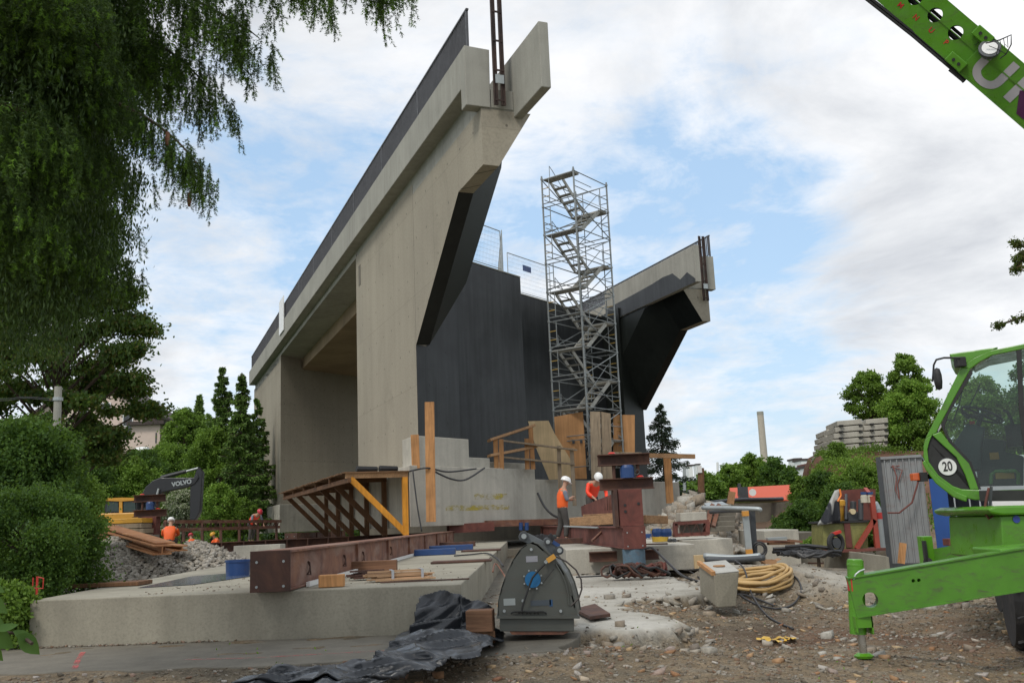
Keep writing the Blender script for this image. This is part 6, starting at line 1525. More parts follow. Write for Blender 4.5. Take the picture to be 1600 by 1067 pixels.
stand = dict(pel=(0,0,.95), spi=(0,.01,1.12), che=(0,.03,1.34), nec=(0,.07,1.5), top=(0,.17,1.76), face=Vector((0,.85,-.45)).normalized(),
    shl=(.19,.02,1.42), shr=(-.19,.02,1.42), elbl=(.25,.06,1.15), elbr=(-.24,.0,1.13), wril=(.08,.27,1.22), wrir=(-.05,.28,1.16),
    hipl=(.1,0,.9), hipr=(-.1,0,.9), knel=(.12,.06,.5), kner=(-.12,-.02,.5), ankl=(.13,.02,.09), ankr=(-.13,-.14,.09), toel=(.15,.2,.04), toer=(-.15,.04,.04))
q = at(881, 840, 27.0)
person('worker in white helmet and orange vest standing with head bowed beside the yellow marked foundation', (q.x, 27.0, .92), R(-72), stand, M_VEST, M_SLV, M_HELM, True, .99)
bend = dict(pel=(0,-.2,.95), spi=(0,-.05,1.08), che=(0,.2,1.22), nec=(0,.36,1.3), top=(0,.56,1.46), face=Vector((0,.55,-.8)).normalized(),
    shl=(.2,.22,1.28), shr=(-.2,.22,1.28), elbl=(.3,.3,1.0), elbr=(-.28,.32,1.0), wril=(.2,.52,.85), wrir=(-.22,.5,.8),
    hipl=(.1,-.2,.9), hipr=(-.1,-.2,.9), knel=(.12,-.06,.5), kner=(-.12,-.1,.5), ankl=(.13,-.15,.09), ankr=(-.13,-.3,.09), toel=(.15,.03,.04), toer=(-.15,-.12,.04))
q = at(929, 800, 29.3)
person('worker in white helmet and glowing red orange jacket bending over the perforated rail', (q.x, 29.3, 1.28), R(195), bend, M_JKT, M_JKT, M_HELM, False, 1.02, False)
q = at(405, 800, 47)
person('worker in red helmet and red vest bending beside the far left pier', (q.x, 46, 1.1), R(230), bend, M_JKT, M_SLV, M_HRED, True, 1.0, False)
crouch = dict(pel=(0,0,.42), spi=(0,.08,.58), che=(0,.17,.8), nec=(0,.25,.95), top=(0,.38,1.18), face=Vector((0,.8,-.5)).normalized(),
    shl=(.2,.17,.86), shr=(-.2,.17,.86), elbl=(.27,.3,.65), elbr=(-.27,.3,.65), wril=(.12,.5,.6), wrir=(-.12,.5,.6),
    hipl=(.11,.02,.4), hipr=(-.11,.02,.4), knel=(.17,.4,.5), kner=(-.17,.4,.5), ankl=(.15,.15,.09), ankr=(-.15,.15,.09), toel=(.17,.34,.04), toer=(-.17,.34,.04))
q = at(264, 840, 33.5)
person('crouching worker in white helmet and orange vest seen from behind near the far lattice girder', (q.x, 33.5, .95), R(10), crouch, M_VEST, M_VEST, M_HELM, False, 1.0, False)
for i, (x, lab) in enumerate(((302,'orange clothed worker half hidden behind the middle of the lattice girder'),(333,'orange clothed worker half hidden behind the lattice girder farther right'))):
    q = at(x, 836, 49); person(lab, (q.x, 49+i, .45), R(40+90*i), crouch, M_VEST, M_VEST if i else M_SLV, M_HRED if not i else M_YEL, False, 1.0, False)
# ------------------------------------------------------------------ plants
def leaves(P, size, rs_, up=.4, aspect=.6, D=None, jit=.4):
    n = len(P); s = size*(1-jit/2+jit*rs_.rand(n))
    d = rs_.normal(size=(n,3)) if D is None else D + rs_.normal(size=(n,3))*.35
    if D is None: d[:,2] -= up
    d /= np.linalg.norm(d, axis=1)[:,None]
    r_ = rs_.normal(size=(n,3)); r_[:,2] *= .45; sd_ = np.cross(d, r_); sd_ /= np.linalg.norm(sd_, axis=1)[:,None]+1e-9
    nn = np.cross(sd_, d)
    a = P; b_ = P + d*(s*.5)[:,None] + sd_*(s*aspect*.5)[:,None] + nn*(s*.06)[:,None]; c_ = P + d*s[:,None]; e_ = P + d*(s*.5)[:,None] - sd_*(s*aspect*.5)[:,None] + nn*(s*.06)[:,None]
    V = np.stack([a,b_,c_,e_],1).reshape(-1,3); F = np.arange(n*4).reshape(-1,4); return V, F
def clump_pts(C, Rr, n, rs_, flat=.7, shell=.35):
    k = rs_.choice(len(C), n, p=(Rr**2)/np.sum(Rr**2)); d = rs_.normal(size=(n,3)); d /= np.linalg.norm(d,axis=1)[:,None]
    r_ = (shell+(1-shell)*rs_.rand(n)**.5)*Rr[k]; r_ *= 1+.4*np.sin(d[:,0]*5+k)*np.cos(d[:,1]*6+k*2)+.36*rs_.normal(size=n)*(rs_.rand(n) < .5)
    p = C[k] + d*r_[:,None]*np.array([1,1,flat]); return p
G1 = [(.03,.07,.016),(.05,.11,.022),(.075,.15,.03),(.11,.2,.04)]
G2 = [(.075,.14,.02),(.11,.2,.03),(.155,.27,.045),(.21,.33,.06)]
G3 = [(.09,.18,.025),(.14,.27,.04),(.2,.34,.055),(.26,.4,.08)]
LM = {'dark': leafmat('leaf_dark', G1), 'mid': leafmat('leaf_mid', G2), 'light': leafmat('leaf_light', G3),
      'maple': leafmat('leaf_maple', [(.03,.07,.018),(.05,.1,.025),(.08,.14,.03),(.12,.09,.03)]),
      'white': leafmat('leaf_blossom', [(.05,.1,.03),(.3,.34,.24),(.55,.56,.48),(.07,.13,.04)]),
      'blue': leafmat('needle_bluish', [(.04,.065,.05),(.08,.11,.08),(.12,.16,.12),(.06,.09,.065)], .1),
      'conif': leafmat('needle_green', [(.05,.1,.025),(.085,.16,.035),(.12,.21,.05),(.18,.29,.06)], .1)}
M_BARK = wood('bark', (.08,.06,.045), .5, .3)
def tree(label, c_, top, halfw, bottom, mat, n, leaf, seed, name='tree', nc=34, cat='tree', group=None, trunk=None, flat=.75, lean=0, prof=None, core=.0):
    # c_: px x of the crown centre, top/bottom: photo rows of crown, halfw: px; trunk base on the terrain below
    cx, Yd = c_; rs_ = np.random.RandomState(seed)
    pt = at(cx, top, Yd); pb = at(cx, bottom, Yd); zt, zb = pt.z, pb.z; H = zt-zb; Rw = halfw*Yd/FPX
    bx, by = pb.x, Yd; g0 = min(gp(bx, by), zb)
    t = thing(name, label, cat, (bx, by, g0), 0, group)
    C = []; Rr = []
    for k in range(nc):
        h = ((k+.5)/nc)**.85; h = min(1, max(0, h+rs_.uniform(-.06,.06)))
        w_ = (prof or (lambda q: math.sin(math.pi*min(1, .12+q*.86))**.55))(h)
        a = k*2.39996+rs_.uniform(-.4,.4); r_ = Rw*w_*(.25+.62*rs_.rand()**.6); rc = Rw*(.2+.2*rs_.rand())*(.55+.45*w_)*(30/nc)**.5
        C.append((r_*math.cos(a)+lean*h, r_*math.sin(a), zb-g0+H*h*.93+.02*H)); Rr.append(rc)
    C = np.array(C); Rr = np.array(Rr); C[:,2] = np.minimum(C[:,2], zt-g0-Rr*flat*.9)
    P = clump_pts(C, Rr, n, rs_, flat)
    V, F = leaves(P, leaf, rs_); npmesh('crown', V, F, LM[mat], t, 4)
    q = MB(); Ht = C[:,2].max()*.85; tr = max(.05, Ht*.022); q.tube([(0,0,-.1),(0.02*Ht,0,Ht*.35),(-.01*Ht+lean*.5,0.01*Ht,Ht*.7),(lean*.8,0,Ht)], [tr,tr*.75,tr*.5,tr*.15], 7); q.build('trunk', M_BARK, t, smooth=True)
    q = MB()
    for k in range(0, nc, 2):
        z_ = max(.1, C[k][2]-Rr[k]*1.2)*.8; q.tube([(lean*z_/max(Ht,.1)*.6,0,z_), ((C[k][0])*.5,C[k][1]*.5,(z_+C[k][2])/2+.05), tuple(C[k])], [tr*.35,tr*.22,tr*.08], 5)
    q.build('limbs', M_BARK, t)
    return t
def conifer(label, cx, Yd, top, base, halfw, mat, seed, n=7000, leaf=.3, name='spruce', whorl=15, group=None, sparse=1.0, z0=None):
    rs_ = np.random.RandomState(seed); pt = at(cx, top, Yd); pb = at(cx, base, Yd); g0 = gp(pb.x, Yd) if z0 is None else z0; g0 = min(g0, pb.z); H = pt.z-g0; zb = pb.z-g0; Rw = halfw*Yd/FPX
    t = thing(name, label, 'tree', (pt.x, Yd, g0), 0, group); Ps = []; Ds = []; q = MB()
    for k in range(whorl):
        f_ = (k+.3)/whorl; nb = rs_.randint(6,9)
        for j in range(nb):
            a = j/nb*6.283+k*1.1+rs_.uniform(-.4,.4); fj = min(.985, max(0, f_+rs_.uniform(-.6,.6)/whorl)); z_ = zb+(H-zb)*fj**.92; L = Rw*(1-fj)**.85+.04*Rw; l_ = L*rs_.uniform(.6,1.15); dr = -rs_.uniform(.15,.42)*l_
            p0 = np.array([0,0,z_]); p1 = np.array([math.cos(a)*l_*.6, math.sin(a)*l_*.6, z_+dr*.75]); p2 = np.array([math.cos(a)*l_, math.sin(a)*l_, z_+dr*.72+.05*l_])
            q.tube([tuple(p0),tuple(p1),tuple(p2)], [.012*H*.4,.006*H*.4,.002*H], 4)
            m_ = int(n/(whorl*nb)*(.4+1.2*(1-f_))*sparse); u = rs_.rand(m_)**.75
            base_ = np.where(u[:,None] < .6, p0+(p1-p0)*(u/.6)[:,None], p1+(p2-p1)*((u-.6)/.4)[:,None])
            wd = .3*l_*(1-.7*u); off = rs_.uniform(-1,1,m_)*wd; side = np.array([-math.sin(a), math.cos(a), 0]); hang = -np.abs(rs_.normal(size=m_))*(.05+.05*rs_.rand())*Rw
            Ps.append(base_+side*off[:,None]+np.array([0,0,1])*hang[:,None]); Ds.append(np.tile(np.array([math.cos(a)*.6, math.sin(a)*.6, -.5]),(m_,1)) + side*np.sign(off)[:,None]*.5)
    P = np.concatenate(Ps); D = np.concatenate(Ds); V, F = leaves(P, leaf, rs_, aspect=.35, D=D); npmesh('needles', V, F, LM[mat], t, 4)
    q.build('branches', M_BARK, t); q = MB(); q.cyl((0,0,-.1), (0,0,H*.98), .018*H, .002*H, 8); q.build('trunk', M_BARK, t)
    return t
# left hillside
conifer('tall dark spruce with twin tops left of the far pier, the left one', 348, 74, 570, 730, 34, 'conif', 1, 24000, .21)
conifer('tall spruce nearest to the far pier, reaching down behind the red helmet worker', 378, 62, 580, 815, 44, 'conif', 2, 36000, .19, whorl=20)
conifer('dark spruce half hidden by the far pier edge', 402, 66, 620, 815, 40, 'conif', 3, 26000, .19)
conifer('tiny distant spruce on the skyline left of the twin spruces', 312, 110, 615, 665, 10, 'conif', 4, 3000, .35)
conifer('dark spruce rising behind the maple left of the house', 327, 98, 645, 740, 18, 'conif', 44, 4000, .35)
T_ = [ # label, cx, Y, top, halfw, bottom, mat, n, leaf
 ('light green tree on the slope below the tiny spruce', 288, 92, 638, 34, 705, 'mid', 9000, .3),
 ('round feathery green tree left of the tall spruces', 330, 70, 665, 48, 790, 'mid', 16000, .22),
 ('broad green tree right of the house at the slope foot', 262, 84, 690, 38, 760, 'mid', 10000, .26),
 ('dense green bush below the white tank', 215, 72, 700, 55, 790, 'dark', 15000, .22),
 ('bright green tree behind the excavator cab', 195, 62, 712, 52, 800, 'mid', 15000, .2),
 ('dark green tree behind the lamp post', 125, 54, 690, 55, 800, 'dark', 16000, .18),
 ('white flowering shrub behind the excavator stick', 283, 52, 764, 34, 838, 'white', 9000, .15),
 ('light green round shrub right of the excavator stick', 340, 52, 754, 36, 838, 'light', 9000, .16),
 ('low green shrub between the excavator and flowering shrub', 235, 55, 765, 40, 838, 'mid', 9000, .16),
 ('mid green shrub at the foot of the tall spruces', 378, 57, 778, 30, 840, 'mid', 7000, .16),
 ('green tree on the skyline behind the tall spruces', 300, 120, 645, 26, 700, 'dark', 6000, .35),
]
for i, (lb, cx, Yd, tp, hw, bt, mt_, n_, lf) in enumerate(T_):
    tree(lb, (cx, Yd), tp, hw, bt, mt_, int(n_*1.4), lf*.8, 100+i, 'shrub' if 'shrub' in lb or 'bush' in lb else 'tree', cat='shrub' if 'shrub' in lb or 'bush' in lb else 'tree', group='greenery on the left hillside', nc=48)
tree('large dark maple standing behind the lamp post in front of the pink house', (85, 25), 375, 172, 725, 'maple', 64000, .115, 7, 'maple_tree', nc=95, prof=lambda q: .95*math.sin(math.pi*min(1,.2+q*.7))**.6, flat=.42)
tree('leafy bush at the far left edge behind the dark round bush', (35, 19), 655, 95, 800, 'dark', 26000, .075, 9, 'shrub', cat='shrub', nc=34)
tree('green bush between the maple and the dark round bush', (115, 21), 735, 60, 830, 'mid', 14000, .07, 10, 'shrub', cat='shrub', nc=26)
tree('dense dark green round bush at the left end of the near slab', (45, 12.6), 762, 122, 958, 'dark', 60000, .04, 12, 'shrub', cat='shrub', nc=46, prof=lambda q: 1.0*math.sin(math.pi*min(1,.3+q*.6))**.5)
tree('low ground ivy beside the left corner of the near slab', (8, 10.6), 905, 42, 1005, 'mid', 6000, .05, 13, 'shrub', cat='shrub', nc=14)
# right side
conifer('single bluish spruce right of the bridge behind the timber bracket', 1030, 62, 628, 790, 56, 'blue', 21, 17000, .17, whorl=13, sparse=.8)
T2 = [
 ('low green tree beside the grey lamp pole', 1072, 96, 752, 26, 800, 'mid', 6000, .3),
 ('green tree behind the brown post', 1108, 100, 735, 26, 800, 'mid', 7000, .3),
 ('light green tree left of the tall chimney', 1148, 104, 722, 32, 800, 'mid', 10000, .3),
 ('green tree top right in front of the chimney foot', 1180, 106, 706, 30, 790, 'mid', 9000, .3),
 ('dark brownish green tree right of the chimney', 1215, 100, 712, 26, 790, 'dark', 9000, .3),
 ('dark tree at the right end of the tree row', 1240, 96, 728, 22, 790, 'dark', 6000, .3),
 ('bushy tree behind the orange roof', 1195, 110, 740, 46, 790, 'dark', 9000, .3)]
for i, (lb, cx, Yd, tp, hw, bt, mt_, n_, lf) in enumerate(T2):
    tree(lb, (cx, Yd), tp, hw, bt, mt_, n_, lf, 200+i, 'tree', group='row of trees before the hill', nc=44)
T3 = [
 ('open crowned tree behind the stack of concrete panels', 1362, 56, 578, 38, 662, 'mid', 9000, .2),
 ('tall light tree left of the telehandler mirror', 1426, 54, 548, 38, 680, 'mid', 11000, .2),
 ('broad yellow green tree behind the grey container', 1440, 44, 592, 62, 745, 'light', 24000, .17),
 ('green tree seen through the cab glass', 1545, 40, 585, 70, 760, 'mid', 16000, .17),
 ('tree behind the right part of the cab', 1640, 38, 560, 70, 740, 'dark', 9000, .18),
 ('small shrub growing before the concrete panel stack', 1312, 37, 690, 22, 745, 'mid', 5000, .13),
 ('light shrub on the mound left of the container', 1395, 34, 722, 36, 790, 'light', 11000, .12),
 ('green shrub in the middle of the mound', 1345, 33, 725, 45, 800, 'mid', 12000, .12),
 ('shrub on the brown mound above the red machine', 1290, 34, 735, 36, 800, 'dark', 9000, .12),
 ('dark ivy covered shrub at the foot of the mound', 1262, 29, 780, 42, 862, 'dark', 15000, .1),
 ('dark shrub behind the grout machine', 1330, 27, 755, 58, 860, 'dark', 20000, .1),
 ('dark creeping shrub on the left foot of the mound', 1232, 30, 800, 30, 862, 'dark', 11000, .1),
 ('brownish green shrub on the left edge of the mound', 1262, 36, 742, 24, 800, 'mid', 7000, .12),
 ('small bright green shrub beside the pipe heap', 1277, 23, 838, 22, 862, 'light', 4000, .07)]
for i, (lb, cx, Yd, tp, hw, bt, mt_, n_, lf) in enumerate(T3):
    tree(lb, (cx, Yd), tp, hw, bt, mt_, int(n_*1.6), lf*.72, 300+i, 'shrub' if 'shrub' in lb else 'tree', cat='shrub' if 'shrub' in lb else 'tree', group='greenery on the right mound', nc=60)
# weeds on the mound and slopes (uncountable ground cover)
def cover(n, xs, ys, leaf, mat, seed, label, fn):
    rs_ = np.random.RandomState(seed); x = rs_.uniform(*xs, n); y = rs_.uniform(*ys, n); k = fn(x, y, rs_); x, y = x[k], y[k]
    z = gz(x, y)+np.abs(rs_.normal(size=len(x)))*leaf*1.1; P = np.stack([x,y,z],1); D = np.tile(np.array([0,0,.8]),(len(x),1))+rs_.normal(size=(len(x),3))*.5
    V, F = leaves(P, leaf, rs_, D=D, aspect=.45); o = npmesh('weeds', V, F, LM[mat], None, 4); o['kind'] = 'stuff'; o['label'] = label
cover(130000, (8, 30), (27, 45), .11, 'mid', 51, 'weeds growing over the brown mound', lambda x, y, r_: (fbm(x, y, 2.5, 3) > .02+.1*r_.rand(len(x))) & (x > y*.27))
cover(70000, (-60, -7), (45, 100), .22, 'mid', 52, 'undergrowth on the left hillside', lambda x, y, r_: (fbm(x, y, 9, 3) > -.2) & (x < -(y*.1)))
cover(16000, (-9, -4.8), (9, 24), .05, 'dark', 53, 'ground ivy left of the near slab', lambda x, y, r_: (x < -5.6-(y-10)*.16) & (x > -9) )
cover(500, (-3, 6), (7.2, 12), .03, 'light', 54, 'single small weeds in the gravel', lambda x, y, r_: (fbm(x, y, .6, 2) > .22))
# near spruce: trunk left of the frame, boughs with hanging branchlets above the camera
LM['needle'] = leafmat('spruce_needles', [(.024,.052,.015),(.04,.08,.022),(.06,.11,.028),(.085,.145,.034)], .2, .5, 3.0)
LM['tip'] = leafmat('spruce_young_needles', [(.1,.21,.028),(.14,.28,.04),(.19,.35,.05)], .35, .5, 3.0)
def strand_proto(L, seed, tipL=.07):
    r_ = np.random.RandomState(seed); V = []; T = []; 
    def shoot(p0, d, l_, nl, tip):
        m_ = int(l_/.0022); t = r_.rand(m_); sag = np.stack([np.zeros(m_), np.zeros(m_), -.35*l_*t*t],1)*(1-abs(d[2]))
        base_ = p0 + d*(t*l_)[:,None] + sag; a = r_.uniform(0,6.28,m_)
        x_ = np.cross(d, [0.3,.2,1]) if abs(d[2]) < .9 else np.cross(d, [1,0,0]); x_ /= np.linalg.norm(x_); y_ = np.cross(d, x_)
        nd_ = (x_*np.cos(a)[:,None]+y_*np.sin(a)[:,None])*.85 + d*.6; ln = nl*(.7+.5*r_.rand(m_))*(1-.4*t**6)
        sd_ = np.cross(nd_, r_.normal(size=(m_,3))); sd_ /= np.linalg.norm(sd_,axis=1)[:,None]; w_ = .0027
        tri = np.stack([base_-sd_*w_, base_+sd_*w_, base_+nd_*ln[:,None]],1); (T if tip else V).append(tri)
    d = np.array([0,0,-1.]); shoot(np.zeros(3), d, L-tipL, .023, False); shoot(np.array([0,0,-(L-tipL)]), d, tipL, .022, r_.rand() < .6)
    k = int(L/.034)
    for i in range(k):
        z_ = -(i+.5)/k*(L-.04); a = r_.uniform(0,6.28); l_ = r_.uniform(.05,.11)*(1-.35*i/k); dd = np.array([math.cos(a)*.8, math.sin(a)*.8, -.6]); dd /= np.linalg.norm(dd)
        shoot(np.array([0,0,z_]), dd, l_*.7, .021, False); e_ = np.array([0,0,z_])+dd*l_*.62; e_[2] -= .02; shoot(e_, np.array([dd[0]*.5,dd[1]*.5,-.9])/np.linalg.norm([dd[0]*.5,dd[1]*.5,-.9]), l_*.55, .021, r_.rand() < .5)
    f_ = lambda A: np.concatenate(A).reshape(-1,3) if A else np.zeros((0,3)); return f_(V), f_(T)
protos = [strand_proto(L, i+60) for i, L in enumerate((.2,.26,.32,.38,.24,.3))]
NS = thing('spruce', 'large overhanging spruce with drooping boughs filling the top left corner', 'tree', (-5.6, 5.6, .3))
nsr = np.random.RandomState(5); NV = []; TV = []; bq = MB()
def hang(p, k, sc_, az_):
    V, T = protos[k]; c, s_ = math.cos(az_), math.sin(az_); M_ = np.array([[c,-s_,0],[s_,c,0],[0,0,1]])*sc_; tl = nsr.uniform(-.12,.12,2)
    for A, out in ((V, NV), (T, TV)):
        if len(A): B = A @ M_.T; B[:,0] += tl[0]*-B[:,2]; B[:,1] += tl[1]*-B[:,2]; out.append(B+np.array(p))
# boughs given as sagging lines; strands hang from them
def bough(pts, n, smin=.7, smax=1.1, spread=.12, r0_=.02):
    P = [Vector(p) for p in pts]; out = []
    for i in range(len(P)-1):
        a = P[max(i-1,0)]; b_ = P[i]; c_ = P[i+1]; d = P[min(i+2,len(P)-1)]
        for j in range(6):
            t = j/6; out.append(.5*((2*b_)+(-a+c_)*t+(2*a-5*b_+4*c_-d)*t*t+(-a+3*b_-3*c_+d)*t**3))
    out.append(P[-1]); m_ = len(out); bq.tube(out, [r0_*(1-.85*i/(m_-1)) for i in range(m_)], 5)
    for k in range(n):
        u = nsr.rand()*(m_-1.001); i = int(u); p = out[i].lerp(out[i+1], u-i); tt = u/(m_-1)
        hang((p.x+nsr.uniform(-.5,.5)*spread, p.y+nsr.uniform(-1,1)*spread*1.4, p.z+nsr.uniform(-.02,.02)), nsr.randint(len(protos)), nsr.uniform(smin,smax)*(1-.35*tt), nsr.uniform(0,6.28))
def B_(px, Y0): return [at(x, y, Y0+dy) for x, y, dy in px]
def backing(px, Y0, n, drop, spread):      # dense older foliage deeper in the crown
    P = B_(px, Y0); u = nsr.rand(n)*(len(P)-1.001); i = u.astype(int); A = np.array([tuple(p) for p in P]); b0 = A[i]+(A[i+1]-A[i])*(u-i)[:,None]
    b0 = b0 + np.stack([nsr.uniform(-1,1,n)*spread, nsr.uniform(-1,1,n)*spread*2, -nsr.rand(n)**1.3*drop*(.55+.45*np.sin(u*7.3))],1)
    D = np.tile(np.array([0,0,-1.]),(n,1)); V, F = leaves(b0, .04, nsr, D=D, aspect=.3); return V
BKV = []
# (photo points of each bough line, depth) - upper right sprays
bough(B_([(-250,-300,0),(100,-190,0),(380,-110,.1),(540,-70,.2),(615,-50,.2)],5.0), 150, 1.0, 1.5, .2)
bough(B_([(-200,-200,0),(150,-120,0),(370,-70,.2),(510,-25,.3)],5.3), 150, 1.0, 1.5, .22)
bough(B_([(-300,-60,0),(50,-60,0),(250,-20,.2),(360,30,.3),(405,60,.3)],5.2), 150, 1.0, 1.6, .22)
bough(B_([(-200,60,0),(60,40,0),(220,60,.2),(300,110,.3),(335,160,.3)],5.5), 150, 1.0, 1.5, .24)
bough(B_([(-200,130,0),(60,120,0),(200,170,.2),(270,215,.3),(318,268,.2)],5.0), 150, .8, 1.2, .16)
for k, (y0, xr, yd) in enumerate(((-250,330,5.6),(-120,290,6.2),(0,250,5.8),(110,200,6.4),(200,190,5.7),(280,165,6.3),(340,150,5.5),(20,160,4.6),(180,120,4.7),(300,90,4.9),(-60,120,4.3),(400,60,6.6),(-180,420,6.4),(-150,200,5.0),(60,230,6.6),(240,110,6.8))):
    bough(B_([(-350,y0-60,0),(-100,y0-40,0),(xr*.45,y0,.1),(xr*.8,y0+30,.2),(xr,y0+60,.2)], yd), 105, 1.1, 1.7, .34)
    BKV.append(backing([(-350,y0-60,0),(-100,y0-40,0),(xr*.4,y0,.1),(xr*.7,y0+30,.2),(xr*.82,y0+50,.2)], yd+.35, 14000, .8, .25))
BV = np.concatenate(BKV); npmesh('inner_foliage', BV-np.array([-5.6,5.6,.3]), np.arange(len(BV)).reshape(-1,4), LM['needle'], NS, 4)
npmesh('needles', (np.concatenate(NV)-np.array([-5.6,5.6,.3])), np.arange(sum(len(a) for a in NV)).reshape(-1,3), LM['needle'], NS, 3)
npmesh('young_needles', (np.concatenate(TV)-np.array([-5.6,5.6,.3])), np.arange(sum(len(a) for a in TV)).reshape(-1,3), LM['tip'], NS, 3)
print('needles', sum(len(a) for a in NV)//3, sum(len(a) for a in TV)//3)
bq.build('branches', M_BARK, NS, world=True)
q = MB(); q.cyl((0,0,-.2), (0.1,.1,11), .24, .08, 14); q.build('trunk', M_BARK, NS)
M_CONE = rust('cone_brown', (.12,.05,.03))
for x, y in ((296,300),(262,205)):
    c_ = at(x,y,5.2); q = MB(); q.lathe([(0,0),(.012,-.01),(.014,-.05),(.008,-.085),(0,-.09)], tuple(c_), n=8); q.build('cone', M_CONE, NS, world=True)
# twig with big leaves close to the camera at the lower left
TW = thing('leafy_twig', 'out of focus leafy twig hanging into the lower left corner', 'twig', tuple(at(-60,1000,1.7)))
q = MB(); q.tube([at(-70,1010,1.7), at(-10,985,1.75), at(30,990,1.75), at(50,1005,1.72)], .003); q.tube([at(-60,900,1.8), at(-20,930,1.8), at(8,945,1.8)], .003); q.build('stem', M_BARK, TW, world=True)
TWL = leafmat('big_leaf', [(.05,.12,.03),(.07,.15,.035),(.09,.18,.03)], .3)
def bigleaf(px, Y_, w_):
    (x0,y0),(x1,y1) = px; a, b_ = at(x0,y0,Y_), at(x1,y1,Y_+.03); d = b_-a; L = d.length; d.normalize(); s_ = d.cross(Vector((.2,-.8,.6))).normalized(); nn = s_.cross(d); q = MB(); vs = []; 
    prof = [(0,0),(.15,.3),(.35,.5),(.55,.48),(.75,.32),(.9,.13),(1,0)]
    for t, h in prof: vs += [a+d*L*t+s_*h*w_*L+nn*.03*L*math.sin(t*3), a+d*L*t-nn*(.05*L*h), a+d*L*t-s_*h*w_*L+nn*.03*L*math.sin(t*3)]
    q.add(vs, [(i*3+j, i*3+j+1, i*3+j+4, i*3+j+3) for i in range(len(prof)-1) for j in (0,1)]); q.build('leaf', TWL, TW, world=True, smooth=True)
for px, w_ in ((((28,990),(62,1022)),.55),(((20,985),(58,1005)),.4),(((-20,985),(22,1012)),.6),(((-30,960),(10,985)),.55),(((-25,930),(12,958)),.5),(((-10,985),(30,975)),.4),(((-30,1000),(5,1032)),.5),(((-40,905),(8,925)),.5)): bigleaf(px, 1.72, w_)
# branch reaching in at the right edge
TR = thing('tree', 'tree standing off the right edge with two small leafy branches in view', 'tree', (at(1800,800,15).x, 15, .1))
rs_ = np.random.RandomState(8); q = MB(); Cs = []
tx = at(1800,800,15).x; q.tube([(tx,15,-.1),(tx-.1,15,4),(tx,15,8)], [.16,.12,.05], 8)
for pts in ([(1790,480,15),(1700,440,15),(1640,415,15),(1600,385,15),(1582,378,15)],[(1790,620,15),(1700,560,15),(1640,520,15),(1600,495,15),(1560,508,15)],[(1600,395,15),(1594,410,15),(1587,422,15)],[(1640,415,15),(1605,402,15),(1590,405,15)]):
    P = [at(*p) for p in pts]; q.tube(P, [.05*(1-i/len(P))+.006 for i in range(len(P))], 5)
    for a, b_ in zip(P[:-1], P[1:]):
        for k in range(3): Cs.append(a.lerp(b_, rs_.rand()))
    Cs.append(P[-1])
q.build('branches', M_BARK, TR, world=True)
Cs = np.array([tuple(c) for c in Cs]); P = clump_pts(Cs, np.full(len(Cs), .09), 2600, rs_, .8, .2); V, F = leaves(P, .05, rs_); npmesh('crown', V-np.array(TR.location), F, leafmat('leaf_edge', [(.05,.06,.02),(.06,.09,.025),(.09,.12,.03),(.1,.06,.03)]), TR, 4)
# ------------------------------------------------------------------ things farther off
T = thing('lamp_post', 'grey concrete post standing between the maple and the dark bush', 'post', tuple(at(82,800,20))[:2]+(gp(at(82,800,20).x,20),))
q = MB(); q.cyl(at(82,860,20), at(91,604,20), .1, .075, 14); q.build('shaft', M_CONC_P, T, world=True)
q = MB(); q.cyl(at(90.5,626,20), at(90.8,621,20), .1, n=12); q.build('collar', M_STEEL, T, world=True)
for k in (0, 1):
    cable([at(88,624+k*3,20), at(40,620+k*2,20), at(-20,622+k*3,20), at(-200,600,20)], .006, M_STEELD, ('upper','lower')[k]+' thin wire running left from the grey post', 'wire', 'wire', 4)
q = MB(); q.box(tuple(at(117,775,24)), (.22,.1,1.1)); one('rusty_post', q, rust('rust_board', (.22,.08,.035)), 'short rusty brown post beside the dark bush', 'post')
T = thing('marker_stake', 'thin red metal stake with loop at the left corner of the slab', 'stake', tuple(at(57,940,11)))
q = MB(); q.tube([at(57,944,11), at(58.5,900,11)], .012); q.build('rod', M_RED, T, world=True)
q = MB(); q.tube([at(52,902,11), at(51,918,11), at(67,919,11), at(68,903,11), at(58,901,11)], .007); q.build('loop', M_RED, T, world=True)
# house behind the maple
M_PLAST = paint('pink_plaster', (.62,.5,.43), .9, .05); M_ROOF = paint('roof_dark', (.06,.045,.04), .8, .2)
HY_ = 100
def hp(x, y, dy=0): return at(x, y, HY_+dy)
T = thing('house', 'pale pink gabled house on the hill behind the maple', 'house', tuple(hp(190,730))[:2]+(gp(hp(190,730).x, HY_)-.5,))
def TH_(name, q, mat, **k): return q.build(name, mat, T, world=True, **k)
x0, x1 = hp(50,640).x, hp(232,640).x; zb = gp(x0, HY_)-1; ze = hp(240,645).z; zr = hp(200,585).z; xm = (x0+x1)/2
gab = [(x0,HY_,zb),(x1,HY_,zb),(x1,HY_,ze),(xm,HY_,zr),(x0,HY_,ze)]; q = MB(); q.prism(gab, [(a,b_+10,c_) for a,b_,c_ in gab]); TH_('wall', q, M_PLAST)
q = MB(); 
for s_, xe in ((-1,x0-.6),(1,x1+.6)):
    a = [(xm,HY_-.6,zr+.15),(xe,HY_-.6,ze-.35),(xe,HY_-.6,ze-.1),(xm,HY_-.6,zr+.45)]; q.prism(a, [(p[0],p[1]+11.2,p[2]) for p in a])
TH_('roof', q, M_ROOF)
